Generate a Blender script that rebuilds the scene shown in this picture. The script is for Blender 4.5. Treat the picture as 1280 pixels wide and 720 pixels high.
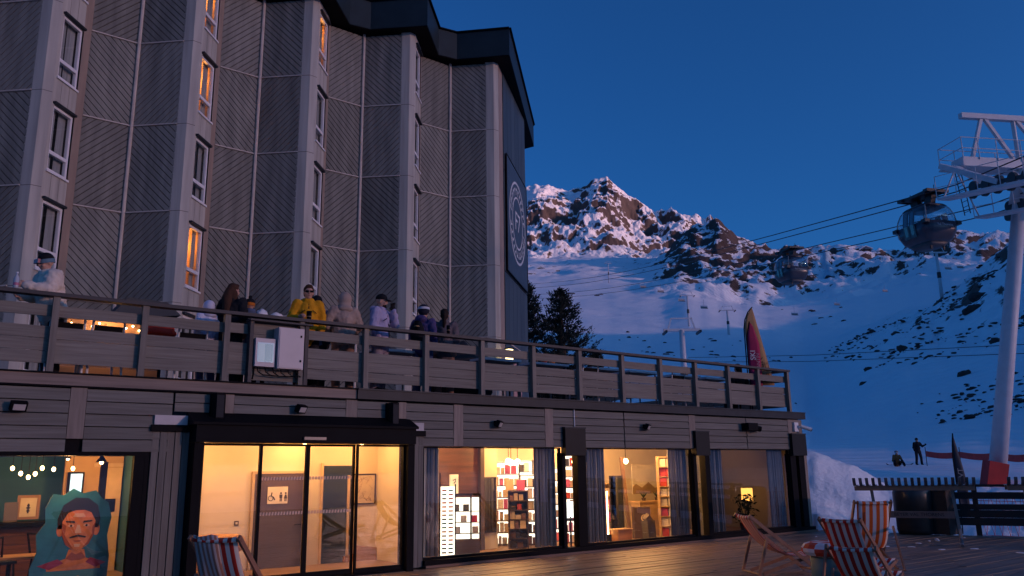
import bpy, bmesh, math, random
import numpy as np
from mathutils import Vector, Matrix, noise

for o in list(bpy.data.objects):
    bpy.data.objects.remove(o)
scene = bpy.context.scene
COL = scene.collection
PI = math.pi
rnd = random.Random(7)

# ------------------------------------------------------------------ camera, sky, sun, exposure
# world frame: +x runs along the terrace facade, +y goes into the building, z up, deck surface at z = 0
CAM = Vector((0.0, -13.0, 1.65))
cam_data = bpy.data.cameras.new('camera')
cam_data.sensor_width = 36.0
cam_data.lens = 28.69
cam_data.clip_start = 0.1
cam_data.clip_end = 40000.0
cam = bpy.data.objects.new('camera', cam_data)
COL.objects.link(cam)
cam.matrix_world = (Matrix.Translation(CAM) @ Matrix.Rotation(math.radians(-37.6), 4, 'Z')
                    @ Matrix.Rotation(math.radians(90 + 12.65), 4, 'X') @ Matrix.Rotation(math.radians(-0.795), 4, 'Z'))
scene.camera = cam

SUN_AZ, SUN_EL = math.radians(151.0), math.radians(5.5)
world = bpy.data.worlds.new('World')
scene.world = world
world.use_nodes = True
wn = world.node_tree
bg = wn.nodes['Background']
sky = wn.nodes.new('ShaderNodeTexSky')
sky.sky_type = 'NISHITA'
sky.sun_disc = False
sky.sun_elevation = SUN_EL
sky.sun_rotation = SUN_AZ
sky.altitude = 2300.0
sky.ozone_density = 6.2
sky.air_density = 1.0
sky.dust_density = 10.0
wn.links.new(sky.outputs[0], bg.inputs[0])
bg.inputs[1].default_value = 0.13
sun_data = bpy.data.lights.new('sun', 'SUN')
sun_data.energy = 2.6
sun_data.angle = math.radians(4.0)
sun_data.color = (1.0, 0.52, 0.46)
sun = bpy.data.objects.new('sun', sun_data)
COL.objects.link(sun)
sd = Vector((math.sin(SUN_AZ) * math.cos(SUN_EL), math.cos(SUN_AZ) * math.cos(SUN_EL), math.sin(SUN_EL)))
sun.rotation_euler = sd.to_track_quat('Z', 'Y').to_euler()
scene.view_settings.view_transform = 'Standard'
scene.view_settings.look = 'None'
scene.view_settings.exposure = 0.66
scene.view_settings.gamma = 1.0
scene.view_settings.use_curve_mapping = False
scene.cycles.use_denoising = True
scene.cycles.max_bounces = 8
scene.cycles.transparent_max_bounces = 24
scene.cycles.sample_clamp_indirect = 6.0

# ------------------------------------------------------------------ materials
MATS = {}
def _inp(b, n, v):
    b.inputs[n].default_value = v
def mat(name, col, rough=0.7, metal=0.0, var=0.12, scale=(3, 3, 3), col2=None, bump=0.0, bscale=None, rand=0.0, emit=None, estr=0.0, detail=5.0, spec=0.4, sharp=None):
    """world-space noise mixes col and col2; rand adds a per-object tone"""
    if name in MATS:
        return MATS[name]
    m = bpy.data.materials.new(name)
    m.use_nodes = True
    nt = m.node_tree
    b = nt.nodes['Principled BSDF']
    _inp(b, 'Roughness', rough); _inp(b, 'Metallic', metal); _inp(b, 'Specular IOR Level', spec)
    c1 = (*col, 1.0)
    c2 = (*col2, 1.0) if col2 else tuple(max(0.0, x * (1 - 2 * var)) for x in col) + (1.0,)
    geo = nt.nodes.new('ShaderNodeNewGeometry')
    mp = nt.nodes.new('ShaderNodeMapping')
    mp.inputs['Scale'].default_value = scale
    nt.links.new(geo.outputs['Position'], mp.inputs[0])
    nz = nt.nodes.new('ShaderNodeTexNoise')
    nz.inputs['Scale'].default_value = 1.0
    nz.inputs['Detail'].default_value = detail
    nt.links.new(mp.outputs[0], nz.inputs['Vector'])
    ramp = nt.nodes.new('ShaderNodeValToRGB')
    lo, hi = sharp if sharp else (0.3, 0.7)
    ramp.color_ramp.elements[0].position = lo
    ramp.color_ramp.elements[1].position = hi
    ramp.color_ramp.elements[0].color = c2
    ramp.color_ramp.elements[1].color = c1
    nt.links.new(nz.outputs[0], ramp.inputs[0])
    out = ramp.outputs[0]
    if rand:
        oi = nt.nodes.new('ShaderNodeObjectInfo')
        mr = nt.nodes.new('ShaderNodeMapRange')
        mr.inputs[3].default_value = 1 - rand; mr.inputs[4].default_value = 1 + rand
        nt.links.new(oi.outputs['Random'], mr.inputs[0])
        mx = nt.nodes.new('ShaderNodeVectorMath'); mx.operation = 'SCALE'
        nt.links.new(out, mx.inputs[0]); nt.links.new(mr.outputs[0], mx.inputs['Scale'])
        out = mx.outputs[0]
    nt.links.new(out, b.inputs['Base Color'])
    if bump:
        bp = nt.nodes.new('ShaderNodeBump')
        bp.inputs['Strength'].default_value = bump
        bp.inputs['Distance'].default_value = 0.02
        if bscale:
            n2 = nt.nodes.new('ShaderNodeTexNoise'); n2.inputs['Scale'].default_value = bscale; n2.inputs['Detail'].default_value = 6
            nt.links.new(geo.outputs['Position'], n2.inputs['Vector'])
            nt.links.new(n2.outputs[0], bp.inputs['Height'])
        else:
            nt.links.new(nz.outputs[0], bp.inputs['Height'])
        nt.links.new(bp.outputs[0], b.inputs['Normal'])
    if emit:
        _inp(b, 'Emission Color', (*emit, 1)); _inp(b, 'Emission Strength', estr)
    MATS[name] = m
    return m

def glass_mat(name, tint=(0.92, 0.95, 0.95), rough=0.0, ior=1.5):
    m = bpy.data.materials.new(name); m.use_nodes = True
    nt = m.node_tree; nt.nodes.clear()
    o = nt.nodes.new('ShaderNodeOutputMaterial'); mix = nt.nodes.new('ShaderNodeMixShader')
    tr = nt.nodes.new('ShaderNodeBsdfTransparent'); tr.inputs[0].default_value = (*tint, 1)
    gl = nt.nodes.new('ShaderNodeBsdfGlossy'); gl.inputs['Roughness'].default_value = rough
    # Schlick reflectance, the same from both faces of the pane
    lw = nt.nodes.new('ShaderNodeLayerWeight'); lw.inputs[0].default_value = 0.5
    pw = nt.nodes.new('ShaderNodeMath'); pw.operation = 'POWER'; pw.inputs[1].default_value = 4.0
    fr = nt.nodes.new('ShaderNodeMath'); fr.operation = 'MULTIPLY_ADD'; fr.inputs[1].default_value = 0.88; fr.inputs[2].default_value = 0.12
    nt.links.new(lw.outputs['Facing'], pw.inputs[0]); nt.links.new(pw.outputs[0], fr.inputs[0])
    nt.links.new(fr.outputs[0], mix.inputs[0]); nt.links.new(tr.outputs[0], mix.inputs[1]); nt.links.new(gl.outputs[0], mix.inputs[2])
    nt.links.new(mix.outputs[0], o.inputs[0])
    MATS[name] = m
    return m

def emit_mat(name, col, strength):
    m = bpy.data.materials.new(name); m.use_nodes = True
    b = m.node_tree.nodes['Principled BSDF']
    _inp(b, 'Base Color', (*[min(0.8, c) for c in col], 1)); _inp(b, 'Emission Color', (*col, 1)); _inp(b, 'Emission Strength', strength)
    MATS[name] = m
    return m

def snow_rock_mat(name, lo, hi, rock=(0.045, 0.032, 0.028), rock2=(0.12, 0.085, 0.07), nscale=0.05, mixn=0.35, bump=0.6, bdist=1.0, patch=None, tracks=0.0):
    """snow where the surface lies flat, bare rock where it is steep, broken up by noise"""
    m = bpy.data.materials.new(name); m.use_nodes = True
    nt = m.node_tree; b = nt.nodes['Principled BSDF']
    _inp(b, 'Roughness', 0.75); _inp(b, 'Specular IOR Level', 0.2)
    geo = nt.nodes.new('ShaderNodeNewGeometry')
    sep = nt.nodes.new('ShaderNodeSeparateXYZ'); nt.links.new(geo.outputs['Normal'], sep.inputs[0])
    n1 = nt.nodes.new('ShaderNodeTexNoise'); n1.inputs['Scale'].default_value = nscale; n1.inputs['Detail'].default_value = 9; n1.inputs['Roughness'].default_value = 0.65
    nt.links.new(geo.outputs['Position'], n1.inputs['Vector'])
    ma = nt.nodes.new('ShaderNodeMath'); ma.operation = 'MULTIPLY_ADD'; ma.inputs[1].default_value = mixn
    sub = nt.nodes.new('ShaderNodeMath'); sub.operation = 'SUBTRACT'; sub.inputs[1].default_value = 0.5
    nt.links.new(n1.outputs[0], sub.inputs[0]); nt.links.new(sub.outputs[0], ma.inputs[0]); nt.links.new(sep.outputs[2], ma.inputs[2])
    last = ma.outputs[0]
    if patch:
        at = nt.nodes.new('ShaderNodeAttribute'); at.attribute_name = 'rock'
        m2 = nt.nodes.new('ShaderNodeMath'); m2.operation = 'MULTIPLY_ADD'; m2.inputs[1].default_value = -patch
        nt.links.new(at.outputs['Fac'], m2.inputs[0]); nt.links.new(last, m2.inputs[2]); last = m2.outputs[0]
    ramp = nt.nodes.new('ShaderNodeValToRGB')
    ramp.color_ramp.elements[0].position = lo; ramp.color_ramp.elements[1].position = hi
    ramp.color_ramp.elements[0].color = (0, 0, 0, 1); ramp.color_ramp.elements[1].color = (1, 1, 1, 1)
    nt.links.new(last, ramp.inputs[0])
    rr = nt.nodes.new('ShaderNodeValToRGB'); rr.color_ramp.elements[0].color = (*rock, 1); rr.color_ramp.elements[1].color = (*rock2, 1)
    n2 = nt.nodes.new('ShaderNodeTexNoise'); n2.inputs['Scale'].default_value = nscale * 3; n2.inputs['Detail'].default_value = 6
    nt.links.new(geo.outputs['Position'], n2.inputs['Vector']); nt.links.new(n2.outputs[0], rr.inputs[0])
    sn = nt.nodes.new('ShaderNodeValToRGB'); sn.color_ramp.elements[0].color = (0.82, 0.85, 0.89, 1); sn.color_ramp.elements[1].color = (0.91, 0.92, 0.93, 1)
    nt.links.new(n2.outputs[0], sn.inputs[0])
    mx = nt.nodes.new('ShaderNodeMix'); mx.data_type = 'RGBA'
    nt.links.new(ramp.outputs[0], mx.inputs[0]); nt.links.new(rr.outputs[0], mx.inputs[6]); nt.links.new(sn.outputs[0], mx.inputs[7])
    nt.links.new(mx.outputs[2], b.inputs['Base Color'])
    bp = nt.nodes.new('ShaderNodeBump'); bp.inputs['Strength'].default_value = bump; bp.inputs['Distance'].default_value = bdist
    nt.links.new(n1.outputs[0], bp.inputs['Height'])
    if tracks:
        n3 = nt.nodes.new('ShaderNodeTexNoise'); n3.inputs['Scale'].default_value = 2.6; n3.inputs['Detail'].default_value = 8; n3.inputs['Roughness'].default_value = 0.7
        nt.links.new(geo.outputs['Position'], n3.inputs['Vector'])
        b3 = nt.nodes.new('ShaderNodeBump'); b3.inputs['Strength'].default_value = 0.7; b3.inputs['Distance'].default_value = 0.12
        nt.links.new(n3.outputs[0], b3.inputs['Height']); nt.links.new(bp.outputs[0], b3.inputs['Normal']); bp = b3
        # wind ripples and ski tracks pressed into the snow
        wv = nt.nodes.new('ShaderNodeTexWave'); wv.inputs['Scale'].default_value = 0.12; wv.inputs['Distortion'].default_value = 9.0; wv.inputs['Detail'].default_value = 4.0; wv.inputs['Detail Scale'].default_value = 0.6
        nt.links.new(geo.outputs['Position'], wv.inputs['Vector'])
        b2 = nt.nodes.new('ShaderNodeBump'); b2.inputs['Strength'].default_value = tracks; b2.inputs['Distance'].default_value = 0.35
        nt.links.new(wv.outputs['Fac'], b2.inputs['Height']); nt.links.new(bp.outputs[0], b2.inputs['Normal']); bp = b2
    nt.links.new(bp.outputs[0], b.inputs['Normal'])
    MATS[name] = m
    return m

# ------------------------------------------------------------------ mesh helpers
class MB:
    def __init__(s):
        s.v = []; s.f = []; s.m = []
    def add(s, vs, fs, mi=0):
        n = len(s.v); s.v += [tuple(v) for v in vs]
        s.f += [tuple(i + n for i in f) for f in fs]; s.m += [mi] * len(fs)
        return s
    def box(s, x0, x1, y0, y1, z0, z1, mi=0):
        v = [(x0, y0, z0), (x1, y0, z0), (x1, y1, z0), (x0, y1, z0), (x0, y0, z1), (x1, y0, z1), (x1, y1, z1), (x0, y1, z1)]
        return s.add(v, [(0, 3, 2, 1), (4, 5, 6, 7), (0, 1, 5, 4), (1, 2, 6, 5), (2, 3, 7, 6), (3, 0, 4, 7)], mi)
    def bar(s, p, q, w, h, up=(0, 0, 1), mi=0):
        """a rectangular bar from p to q, w across, h along up"""
        p, q = Vector(p), Vector(q); d = (q - p).normalized(); u = Vector(up)
        a = d.cross(u)
        if a.length < 1e-4: a = d.cross(Vector((1, 0, 0)))
        a.normalize(); b = a.cross(d).normalized()
        vs = []
        for c in (p, q):
            for i, j in ((-1, -1), (1, -1), (1, 1), (-1, 1)):
                vs.append(c + a * (w / 2 * i) + b * (h / 2 * j))
        return s.add(vs, [(0, 1, 2, 3), (7, 6, 5, 4), (0, 4, 5, 1), (1, 5, 6, 2), (2, 6, 7, 3), (3, 7, 4, 0)], mi)
    def tube(s, pts, r, seg=8, mi=0, cap=True):
        pts = [Vector(p) for p in pts]; n = len(pts)
        rs = r if isinstance(r, (list, tuple)) else [r] * n
        ref = None; vs = []
        for i, p in enumerate(pts):
            d = (pts[min(i + 1, n - 1)] - pts[max(i - 1, 0)]).normalized()
            if ref is None:
                ref = d.cross(Vector((0, 0, 1)))
                if ref.length < 1e-3: ref = d.cross(Vector((1, 0, 0)))
            a = (ref - d * ref.dot(d)).normalized(); ref = a; b = d.cross(a)
            for k in range(seg):
                t = 2 * PI * k / seg
                vs.append(p + (a * math.cos(t) + b * math.sin(t)) * rs[i])
        fs = []
        for i in range(n - 1):
            for k in range(seg):
                k2 = (k + 1) % seg
                fs.append((i * seg + k, i * seg + k2, (i + 1) * seg + k2, (i + 1) * seg + k))
        if cap:
            fs.append(tuple(range(seg))[::-1]); fs.append(tuple((n - 1) * seg + k for k in range(seg)))
        return s.add(vs, fs, mi)
    def lathe(s, prof, c=(0, 0, 0), seg=16, mi=0):
        vs = []; fs = []
        for r, z in prof:
            for k in range(seg):
                t = 2 * PI * k / seg
                vs.append((c[0] + r * math.cos(t), c[1] + r * math.sin(t), c[2] + z))
        for i in range(len(prof) - 1):
            for k in range(seg):
                k2 = (k + 1) % seg
                fs.append((i * seg + k, i * seg + k2, (i + 1) * seg + k2, (i + 1) * seg + k))
        fs.append(tuple(range(seg))[::-1]); fs.append(tuple((len(prof) - 1) * seg + k for k in range(seg)))
        return s.add(vs, fs, mi)
    def prism(s, poly, fn, d0, d1, mi=0):
        """2D polygon mapped to 3D by fn(a, b, depth), between two depths"""
        n = len(poly)
        vs = [fn(a, b, d0) for a, b in poly] + [fn(a, b, d1) for a, b in poly]
        fs = [tuple(range(n)), tuple(range(2 * n - 1, n - 1, -1))] + [(i, i + n, (i + 1) % n + n, (i + 1) % n) for i in range(n)]
        return s.add(vs, fs, mi)
    def ell(s, c, r, rot=None, seg=12, rings=8, mi=0):
        vs = []; fs = []; c = Vector(c)
        r = r if isinstance(r, (list, tuple)) else (r, r, r)
        for i in range(rings + 1):
            ph = PI * i / rings
            for k in range(seg):
                t = 2 * PI * k / seg
                v = Vector((r[0] * math.sin(ph) * math.cos(t), r[1] * math.sin(ph) * math.sin(t), r[2] * math.cos(ph)))
                vs.append(c + (rot @ v if rot else v))
        for i in range(rings):
            for k in range(seg):
                k2 = (k + 1) % seg
                fs.append((i * seg + k, (i + 1) * seg + k, (i + 1) * seg + k2, i * seg + k2))
        return s.add(vs, fs, mi)
    def mesh(s, name, mats, smooth=False):
        me = bpy.data.meshes.new(name)
        me.from_pydata(s.v, [], s.f)
        ml = mats if isinstance(mats, (list, tuple)) else [mats]
        for m in ml: me.materials.append(m)
        if len(ml) > 1: me.polygons.foreach_set('material_index', s.m)
        bm = bmesh.new(); bm.from_mesh(me)
        bmesh.ops.recalc_face_normals(bm, faces=bm.faces); bm.to_mesh(me); bm.free()
        if smooth: me.polygons.foreach_set('use_smooth', [True] * len(me.polygons))
        return me
    def build(s, name, mats, parent=None, smooth=False):
        return link(bpy.data.objects.new(name, s.mesh(name, mats, smooth)), parent)

def link(o, parent=None):
    COL.objects.link(o)
    if parent is not None: o.parent = parent
    return o
def tag(o, label=None, cat=None, group=None, kind=None):
    if label: o['label'] = label
    if cat: o['category'] = cat
    if group: o['group'] = group
    if kind: o['kind'] = kind
    return o
def thing(name, label, cat, loc=(0, 0, 0), rz=0.0, group=None):
    o = bpy.data.objects.new(name, None)
    o.empty_display_size = 0.2
    link(o); o.location = loc; o.rotation_euler = (0, 0, rz)
    return tag(o, label, cat, group)
def copy_tree(o, parent=None):
    c = o.copy(); COL.objects.link(c)
    if parent is not None: c.parent = parent
    for ch in [x for x in o.children]:
        copy_tree(ch, c)
    return c
_UNIT = {}
def piece(name, m, parent, x0, x1, y0, y1, z0, z1):
    """one box-shaped piece; pieces of one material share their mesh"""
    if m.name not in _UNIT:
        _UNIT[m.name] = MB().box(-.5, .5, -.5, .5, -.5, .5).mesh('piece_' + m.name, m)
    o = link(bpy.data.objects.new(name, _UNIT[m.name]), parent)
    o.location = ((x0 + x1) / 2, (y0 + y1) / 2, (z0 + z1) / 2)
    o.scale = (x1 - x0, y1 - y0, z1 - z0)
    return o
def text_obj(name, body, size, m, mw, parent=None, extrude=0.002, align='CENTER', font_shear=0.0):
    cu = bpy.data.curves.new(name, 'FONT')
    cu.body = body; cu.size = size; cu.extrude = extrude; cu.align_x = align; cu.align_y = 'CENTER'; cu.shear = font_shear
    tmp = bpy.data.objects.new(name, cu); COL.objects.link(tmp)
    dg = bpy.context.evaluated_depsgraph_get(); dg.update()
    me = bpy.data.meshes.new_from_object(tmp.evaluated_get(dg))
    bpy.data.objects.remove(tmp)
    me.materials.clear(); me.materials.append(m)
    o = link(bpy.data.objects.new(name, me), parent)
    o.matrix_local = mw
    return o
def frame_mat(origin, xa, ya):
    xa = Vector(xa).normalized(); ya = Vector(ya); za = xa.cross(ya).normalized(); ya = za.cross(xa)
    M = Matrix((xa, ya, za)).transposed().to_4x4(); M.translation = Vector(origin)
    return M

cladding = mat('grey_cladding', (0.165, 0.158, 0.14), 0.75, scale=(1.2, 1.2, 26), col2=(0.115, 0.104, 0.092), bump=0.25, rand=0.14)
cladding_v = mat('grey_cladding_upright', (0.165, 0.158, 0.142), 0.75, scale=(26, 26, 1.2), col2=(0.115, 0.104, 0.094), bump=0.25, rand=0.14)
post_wood = mat('brown_grey_post', (0.25, 0.205, 0.175), 0.7, scale=(20, 20, 2), col2=(0.17, 0.14, 0.12), rand=0.1)
beam_wood = mat('brown_beam', (0.24, 0.18, 0.15), 0.65, scale=(1.0, 20, 20), col2=(0.14, 0.108, 0.092))
black_metal = mat('black_metal', (0.006, 0.006, 0.008), 0.6, metal=0.0, var=0.1, spec=0.06)
dark_metal = mat('dark_teal_metal', (0.022, 0.028, 0.036), 0.5, metal=0.0, var=0.2, spec=0.2)
white_paint = mat('white_paint', (0.72, 0.71, 0.72), 0.4, var=0.05)
glass = glass_mat('clear_glass')

# ------------------------------------------------------------------ terrain
SLOPE_AZ = [0.5762, 0.6557, 0.6856, 0.7154, 0.7451, 0.7795, 0.8136, 0.8426, 0.8713, 0.8902, 0.9136, 0.9367, 0.964, 0.9997, 1.0345, 1.0766, 1.1092, 1.1369, 1.1638, 1.1937, 1.2224, 1.2637, 1.3335]
SLOPE_R = [18, 26, 30, 34, 40, 48, 62, 100, 160, 250, 320, 400, 650, 900, 1150, 1350]
SLOPE_Z = [
   [-0.4, 0.7, 2.6, 2.6, 1.0, 1.2, 1.68, 8.3, 20.0, 40.2, 56.7, 77.3, 143.8, 216.1, 293.5, 354.1] ,
   [-0.4, 0.7, 2.6, 2.6, 1.0, 1.2, 1.68, 8.2, 19.9, 40.0, 56.5, 77.1, 143.5, 215.7, 293.1, 353.7] ,
   [-0.4, 0.7, 2.6, 2.6, 1.0, 1.2, 1.68, 8.1, 19.8, 39.9, 56.4, 76.9, 143.2, 215.2, 294.9, 357.2] ,
   [-0.4, 0.7, 2.6, 2.6, 1.0, 1.2, 1.68, 8.1, 19.7, 39.7, 56.2, 76.7, 142.7, 214.6, 294.0, 356.1] ,
   [-0.4, 0.7, 2.6, 2.6, 1.0, 1.2, 1.68, 7.6, 18.8, 38.8, 55.3, 75.9, 142.1, 216.5, 295.2, 354.7] ,
   [-0.4, 0.7, 2.6, 2.6, 1.0, 1.2, 1.68, 7.2, 18.2, 37.8, 54.3, 74.6, 141.3, 215.2, 293.5, 352.6] ,
   [-0.4, 0.7, 2.6, 2.6, 1.0, 1.2, 1.68, 6.9, 17.5, 36.5, 53.2, 73.7, 140.3, 212.8, 289.1, 347.4] ,
   [-0.4, 0.7, 2.6, 2.6, 1.0, 1.2, 1.68, 6.9, 16.9, 36.0, 52.5, 72.8, 138.6, 212.2, 287.1, 342.3] ,
   [-0.4, 0.7, 2.6, 2.6, 1.0, 1.2, 1.68, 6.6, 16.7, 35.5, 52.4, 74.2, 140.8, 220.6, 317.7, 350.6] ,
   [-0.4, 0.7, 2.6, 2.6, 1.0, 1.2, 1.68, 6.6, 16.4, 35.0, 51.5, 73.0, 137.4, 220.3, 330.1, 356.9] ,
   [-0.4, 0.69, 2.59, 2.59, 1.0, 1.2, 1.68, 6.4, 16.2, 34.3, 50.8, 71.2, 133.8, 215.9, 340.6, 363.8] ,
   [-0.4, 0.67, 2.54, 2.54, 1.0, 1.2, 1.68, 6.3, 15.6, 33.5, 49.5, 69.5, 130.2, 209.8, 321.6, 351.5] ,
   [-0.4, 0.64, 2.48, 2.48, 1.0, 1.2, 1.68, 6.0, 15.0, 32.5, 47.7, 67.6, 128.3, 212.1, 294.3, 330.6] ,
   [-0.4, 0.6, 2.4, 2.4, 1.0, 1.2, 1.68, 5.1, 12.2, 30.1, 45.5, 65.9, 127.0, 222.1, 277.7, 312.7] ,
   [-0.4, 0.38, 1.9, 1.9, 1.0, 1.2, 1.68, 5.5, 14.6, 31.9, 46.6, 66.3, 128.1, 221.2, 273.4, 307.8] ,
   [-0.4, 0.02, 1.1, 1.1, 1.0, 1.2, 1.68, 6.0, 17.4, 37.3, 50.2, 67.5, 130.8, 215.0, 262.3, 295.0] ,
   [-0.4, -0.21, 0.6, 0.75, 1.0, 1.2, 1.68, 6.8, 19.2, 40.9, 52.5, 68.8, 133.2, 206.2, 257.7, 289.8] ,
   [-0.4, -0.25, 0.4, 0.75, 1.0, 1.2, 1.68, 7.4, 20.7, 44.1, 54.2, 70.6, 134.6, 212.7, 253.5, 285.1] ,
   [-0.4, -0.25, 0.4, 0.75, 1.0, 1.2, 1.68, 7.9, 22.2, 48.6, 57.0, 72.2, 137.6, 221.3, 259.6, 280.4] ,
   [-0.4, -0.25, 0.4, 0.75, 1.0, 1.2, 1.68, 8.6, 24.1, 53.6, 60.3, 73.6, 138.9, 213.0, 254.5, 274.9] ,
   [-0.4, -0.25, 0.4, 0.75, 1.0, 1.2, 1.68, 9.3, 25.9, 58.5, 63.7, 75.8, 136.1, 206.4, 249.4, 269.3] ,
   [-0.4, -0.25, 0.4, 0.75, 1.0, 1.2, 1.68, 10.3, 29.1, 63.9, 68.4, 78.5, 137.3, 204.6, 241.7, 261.0] ,
   [-0.4, -0.25, 0.4, 0.75, 1.0, 1.2, 1.68, 11.2, 30.6, 67.7, 72.2, 80.3, 134.6, 192.8, 227.8, 245.9] ,
]
PEAK_AZ = [0.4879, 0.5762, 0.6159, 0.6557, 0.6706, 0.6905, 0.7154, 0.7302, 0.75, 0.7648, 0.7795, 0.7893, 0.8039, 0.8233, 0.8426, 0.857, 0.8684, 0.8807, 0.8902, 0.8996, 0.9061, 0.9136, 0.9367, 0.964, 1.0084, 1.0848]
PEAK_Z = [742.5, 772.7, 793.1, 802.3, 811.6, 818.0, 811.0, 802.2, 812.4, 828.0, 840.8, 826.9, 799.8, 767.1, 744.2, 746.3, 734.4, 724.6, 725.0, 703.9, 719.0, 688.9, 625.4, 577.9, 540.6, 488.6]
BASE_Z = [338.9, 341.1, 341.1, 340.6, 340.3, 339.8, 338.9, 338.2, 337.3, 336.5, 335.6, 335.0, 334.0, 332.5, 331.0, 329.8, 328.7, 327.6, 326.6, 325.7, 325.0, 324.2, 321.6, 318.4, 312.6, 301.1]
def interp_keys(xs, ys, x):
    return np.interp(x, xs, ys)
def fbm(x, y, sc, octv=6, seed=0.0, ridged=False):
    p = Vector((x * sc + seed, y * sc - seed, seed * 0.37))
    if ridged:
        return noise.ridged_multi_fractal(p, 0.95, 2.05, octv, 1.0, 2.0)
    return noise.fractal(p, 0.9, 2.1, octv)
def smooth01(t):
    t = max(0.0, min(1.0, t)); return t * t * (3 - 2 * t)
def polar_grid(name, azs, rs, zf, m, attr=None):
    na, nr = len(azs), len(rs)
    vs = []; at = []
    for a in azs:
        sa, ca = math.sin(a), math.cos(a)
        for r in rs:
            x, y = CAM.x + r * sa, CAM.y + r * ca
            z, k = zf(a, r, x, y)
            vs.append((x, y, z)); at.append(k)
    fs = [(i * nr + j, i * nr + j + 1, (i + 1) * nr + j + 1, (i + 1) * nr + j) for i in range(na - 1) for j in range(nr - 1)]
    me = bpy.data.meshes.new(name); me.from_pydata(vs, [], fs); me.materials.append(m)
    me.polygons.foreach_set('use_smooth', [True] * len(fs))
    if attr:
        la = me.attributes.new(attr, 'FLOAT', 'POINT'); la.data.foreach_set('value', at)
    o = link(bpy.data.objects.new(name, me))
    return tag(o, kind='structure')

SZ = np.array(SLOPE_Z); SR = np.log(np.array(SLOPE_R, float)); SA = np.array(SLOPE_AZ)
def slope_base(a, r):
    lr = math.log(r)
    i = int(np.clip(np.searchsorted(SA, a) - 1, 0, len(SA) - 2))
    t = smooth01((a - SA[i]) / (SA[i + 1] - SA[i])) * 0.5 + 0.5 * max(0.0, min(1.0, (a - SA[i]) / (SA[i + 1] - SA[i])))
    j = int(np.clip(np.searchsorted(SR, lr) - 1, 0, len(SR) - 2))
    s = max(0.0, min(1.0, (lr - SR[j]) / (SR[j + 1] - SR[j])))
    # in radius the surface is interpolated linearly in metres
    rr0, rr1 = math.exp(SR[j]), math.exp(SR[j + 1]); s = max(0.0, min(1.0, (r - rr0) / (rr1 - rr0)))
    z0 = SZ[i, j] * (1 - t) + SZ[i + 1, j] * t
    z1 = SZ[i, j + 1] * (1 - t) + SZ[i + 1, j + 1] * t
    return z0 * (1 - s) + z1 * s
AZ_HILL = 0.985      # the rocky knoll to the right of the piste starts about here
def slope_z(a, r, x, y):
    z = slope_base(a, r)
    rock = 0.0
    # rocky knoll
    kn = smooth01((a - AZ_HILL) / 0.14) * smooth01((r - 95) / 90) * (1 - smooth01((r - 330) / 120))
    rock = max(rock, 0.61 * kn)
    # dark crag and the cliffs of the middle ridge
    crag = smooth01((r - 520) / 220) * smooth01((a - 0.80) / 0.06)
    crag *= 1.0 - 0.16 * smooth01((a - 0.99) / 0.05)
    rock = max(rock, 0.74 * crag)
    # scattered rock below the peak
    rock = max(rock, 0.60 * smooth01((r - 640) / 350))
    if r > 40:
        amp = min(1.0, (r - 40) / 200)
        z += fbm(x, y, 0.02, 5, 3.1) * 1.0 * amp + fbm(x, y, 0.006, 3, 1.1) * 2.5 * min(1.0, max(0.0, (r - 120) / 400))
        z += kn * (fbm(x, y, 0.055, 6, 9.3) * 2.2 + abs(fbm(x, y, 0.16, 4, 4.4)) * 1.3)
        z += crag * ((fbm(x, y, 0.011, 7, 6.6, True) - 1.0) * 17.0 + (fbm(x, y, 0.035, 5, 2.6, True) - 1.0) * 6.0)
        z += rock * fbm(x, y, 0.03, 6, 1.7) * min(6.0, r * 0.006)
    else:
        bank = smooth01((r - 22) / 6)
        z += bank * (fbm(x, y, 0.45, 5, 2.2) * 0.18 + abs(fbm(x, y, 1.5, 5, 5.0)) * 0.11 - 0.25)
    # the ground stays under the deck and the terrace building
    din = max(min(20.6 - x, 60.0 - y), 0.0)
    if din > 0 and r < 90:
        z = min(z, -0.35) if y < 34 else min(z, -0.35 + (y - 34) * 0.1)
    dd = (x - 20.6) + (y + 2.8) * 0.43
    if y < 1.0 and dd < 1.0 and x < 33: z = min(z, -0.30)
    return z, rock
snow_m = snow_rock_mat('snow_slope', 0.36, 0.42, nscale=0.07, mixn=1.35, bump=0.5, bdist=0.8, patch=0.60, tracks=0.4)
azs = np.concatenate([np.linspace(0.50, 1.42, 380), np.linspace(1.43, 1.75, 30)])
rs = np.concatenate([np.linspace(16, 40, 60), np.geomspace(40.5, 360, 170), np.geomspace(365, 1450, 200)])
polar_grid('snow_slope', azs, rs, slope_z, snow_m, 'rock')

PA, PZ, BZ = map(np.array, (PEAK_AZ, PEAK_Z, BASE_Z))
def peak_z(a, r, x, y):
    top = float(np.interp(a, PA, PZ)) + 20.0 * max(0.0, 1 - abs(a - 0.781) / 0.045); base = float(np.interp(a, PA, BZ))
    t = (r - 1300) / 1000.0
    if t <= 1:
        prof = 0.42 * t + 0.58 * t ** 2.2
        z = base + (top - base) * prof
    else:
        z = top - (r - 2300) * 0.75
    w = max(0.0, min(1.0, t)) ** 0.6 * (1.0 - 0.62 * smooth01((t - 0.80) / 0.16))
    z += w * ((fbm(x, y, 0.0042, 7, 2.3, True) - 1.15) * 78 + fbm(x, y, 0.013, 6, 8.1) * 24)
    z += w * (fbm(x, y, 0.02, 5, 5.5, True) - 1.1) * 14
    return z, 0.0
peak_m = snow_rock_mat('peak_rock_and_snow', 0.50, 0.57, rock=(0.05, 0.038, 0.034), rock2=(0.15, 0.11, 0.095), nscale=0.013, mixn=1.30, bump=0.7, bdist=8.0)
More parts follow.
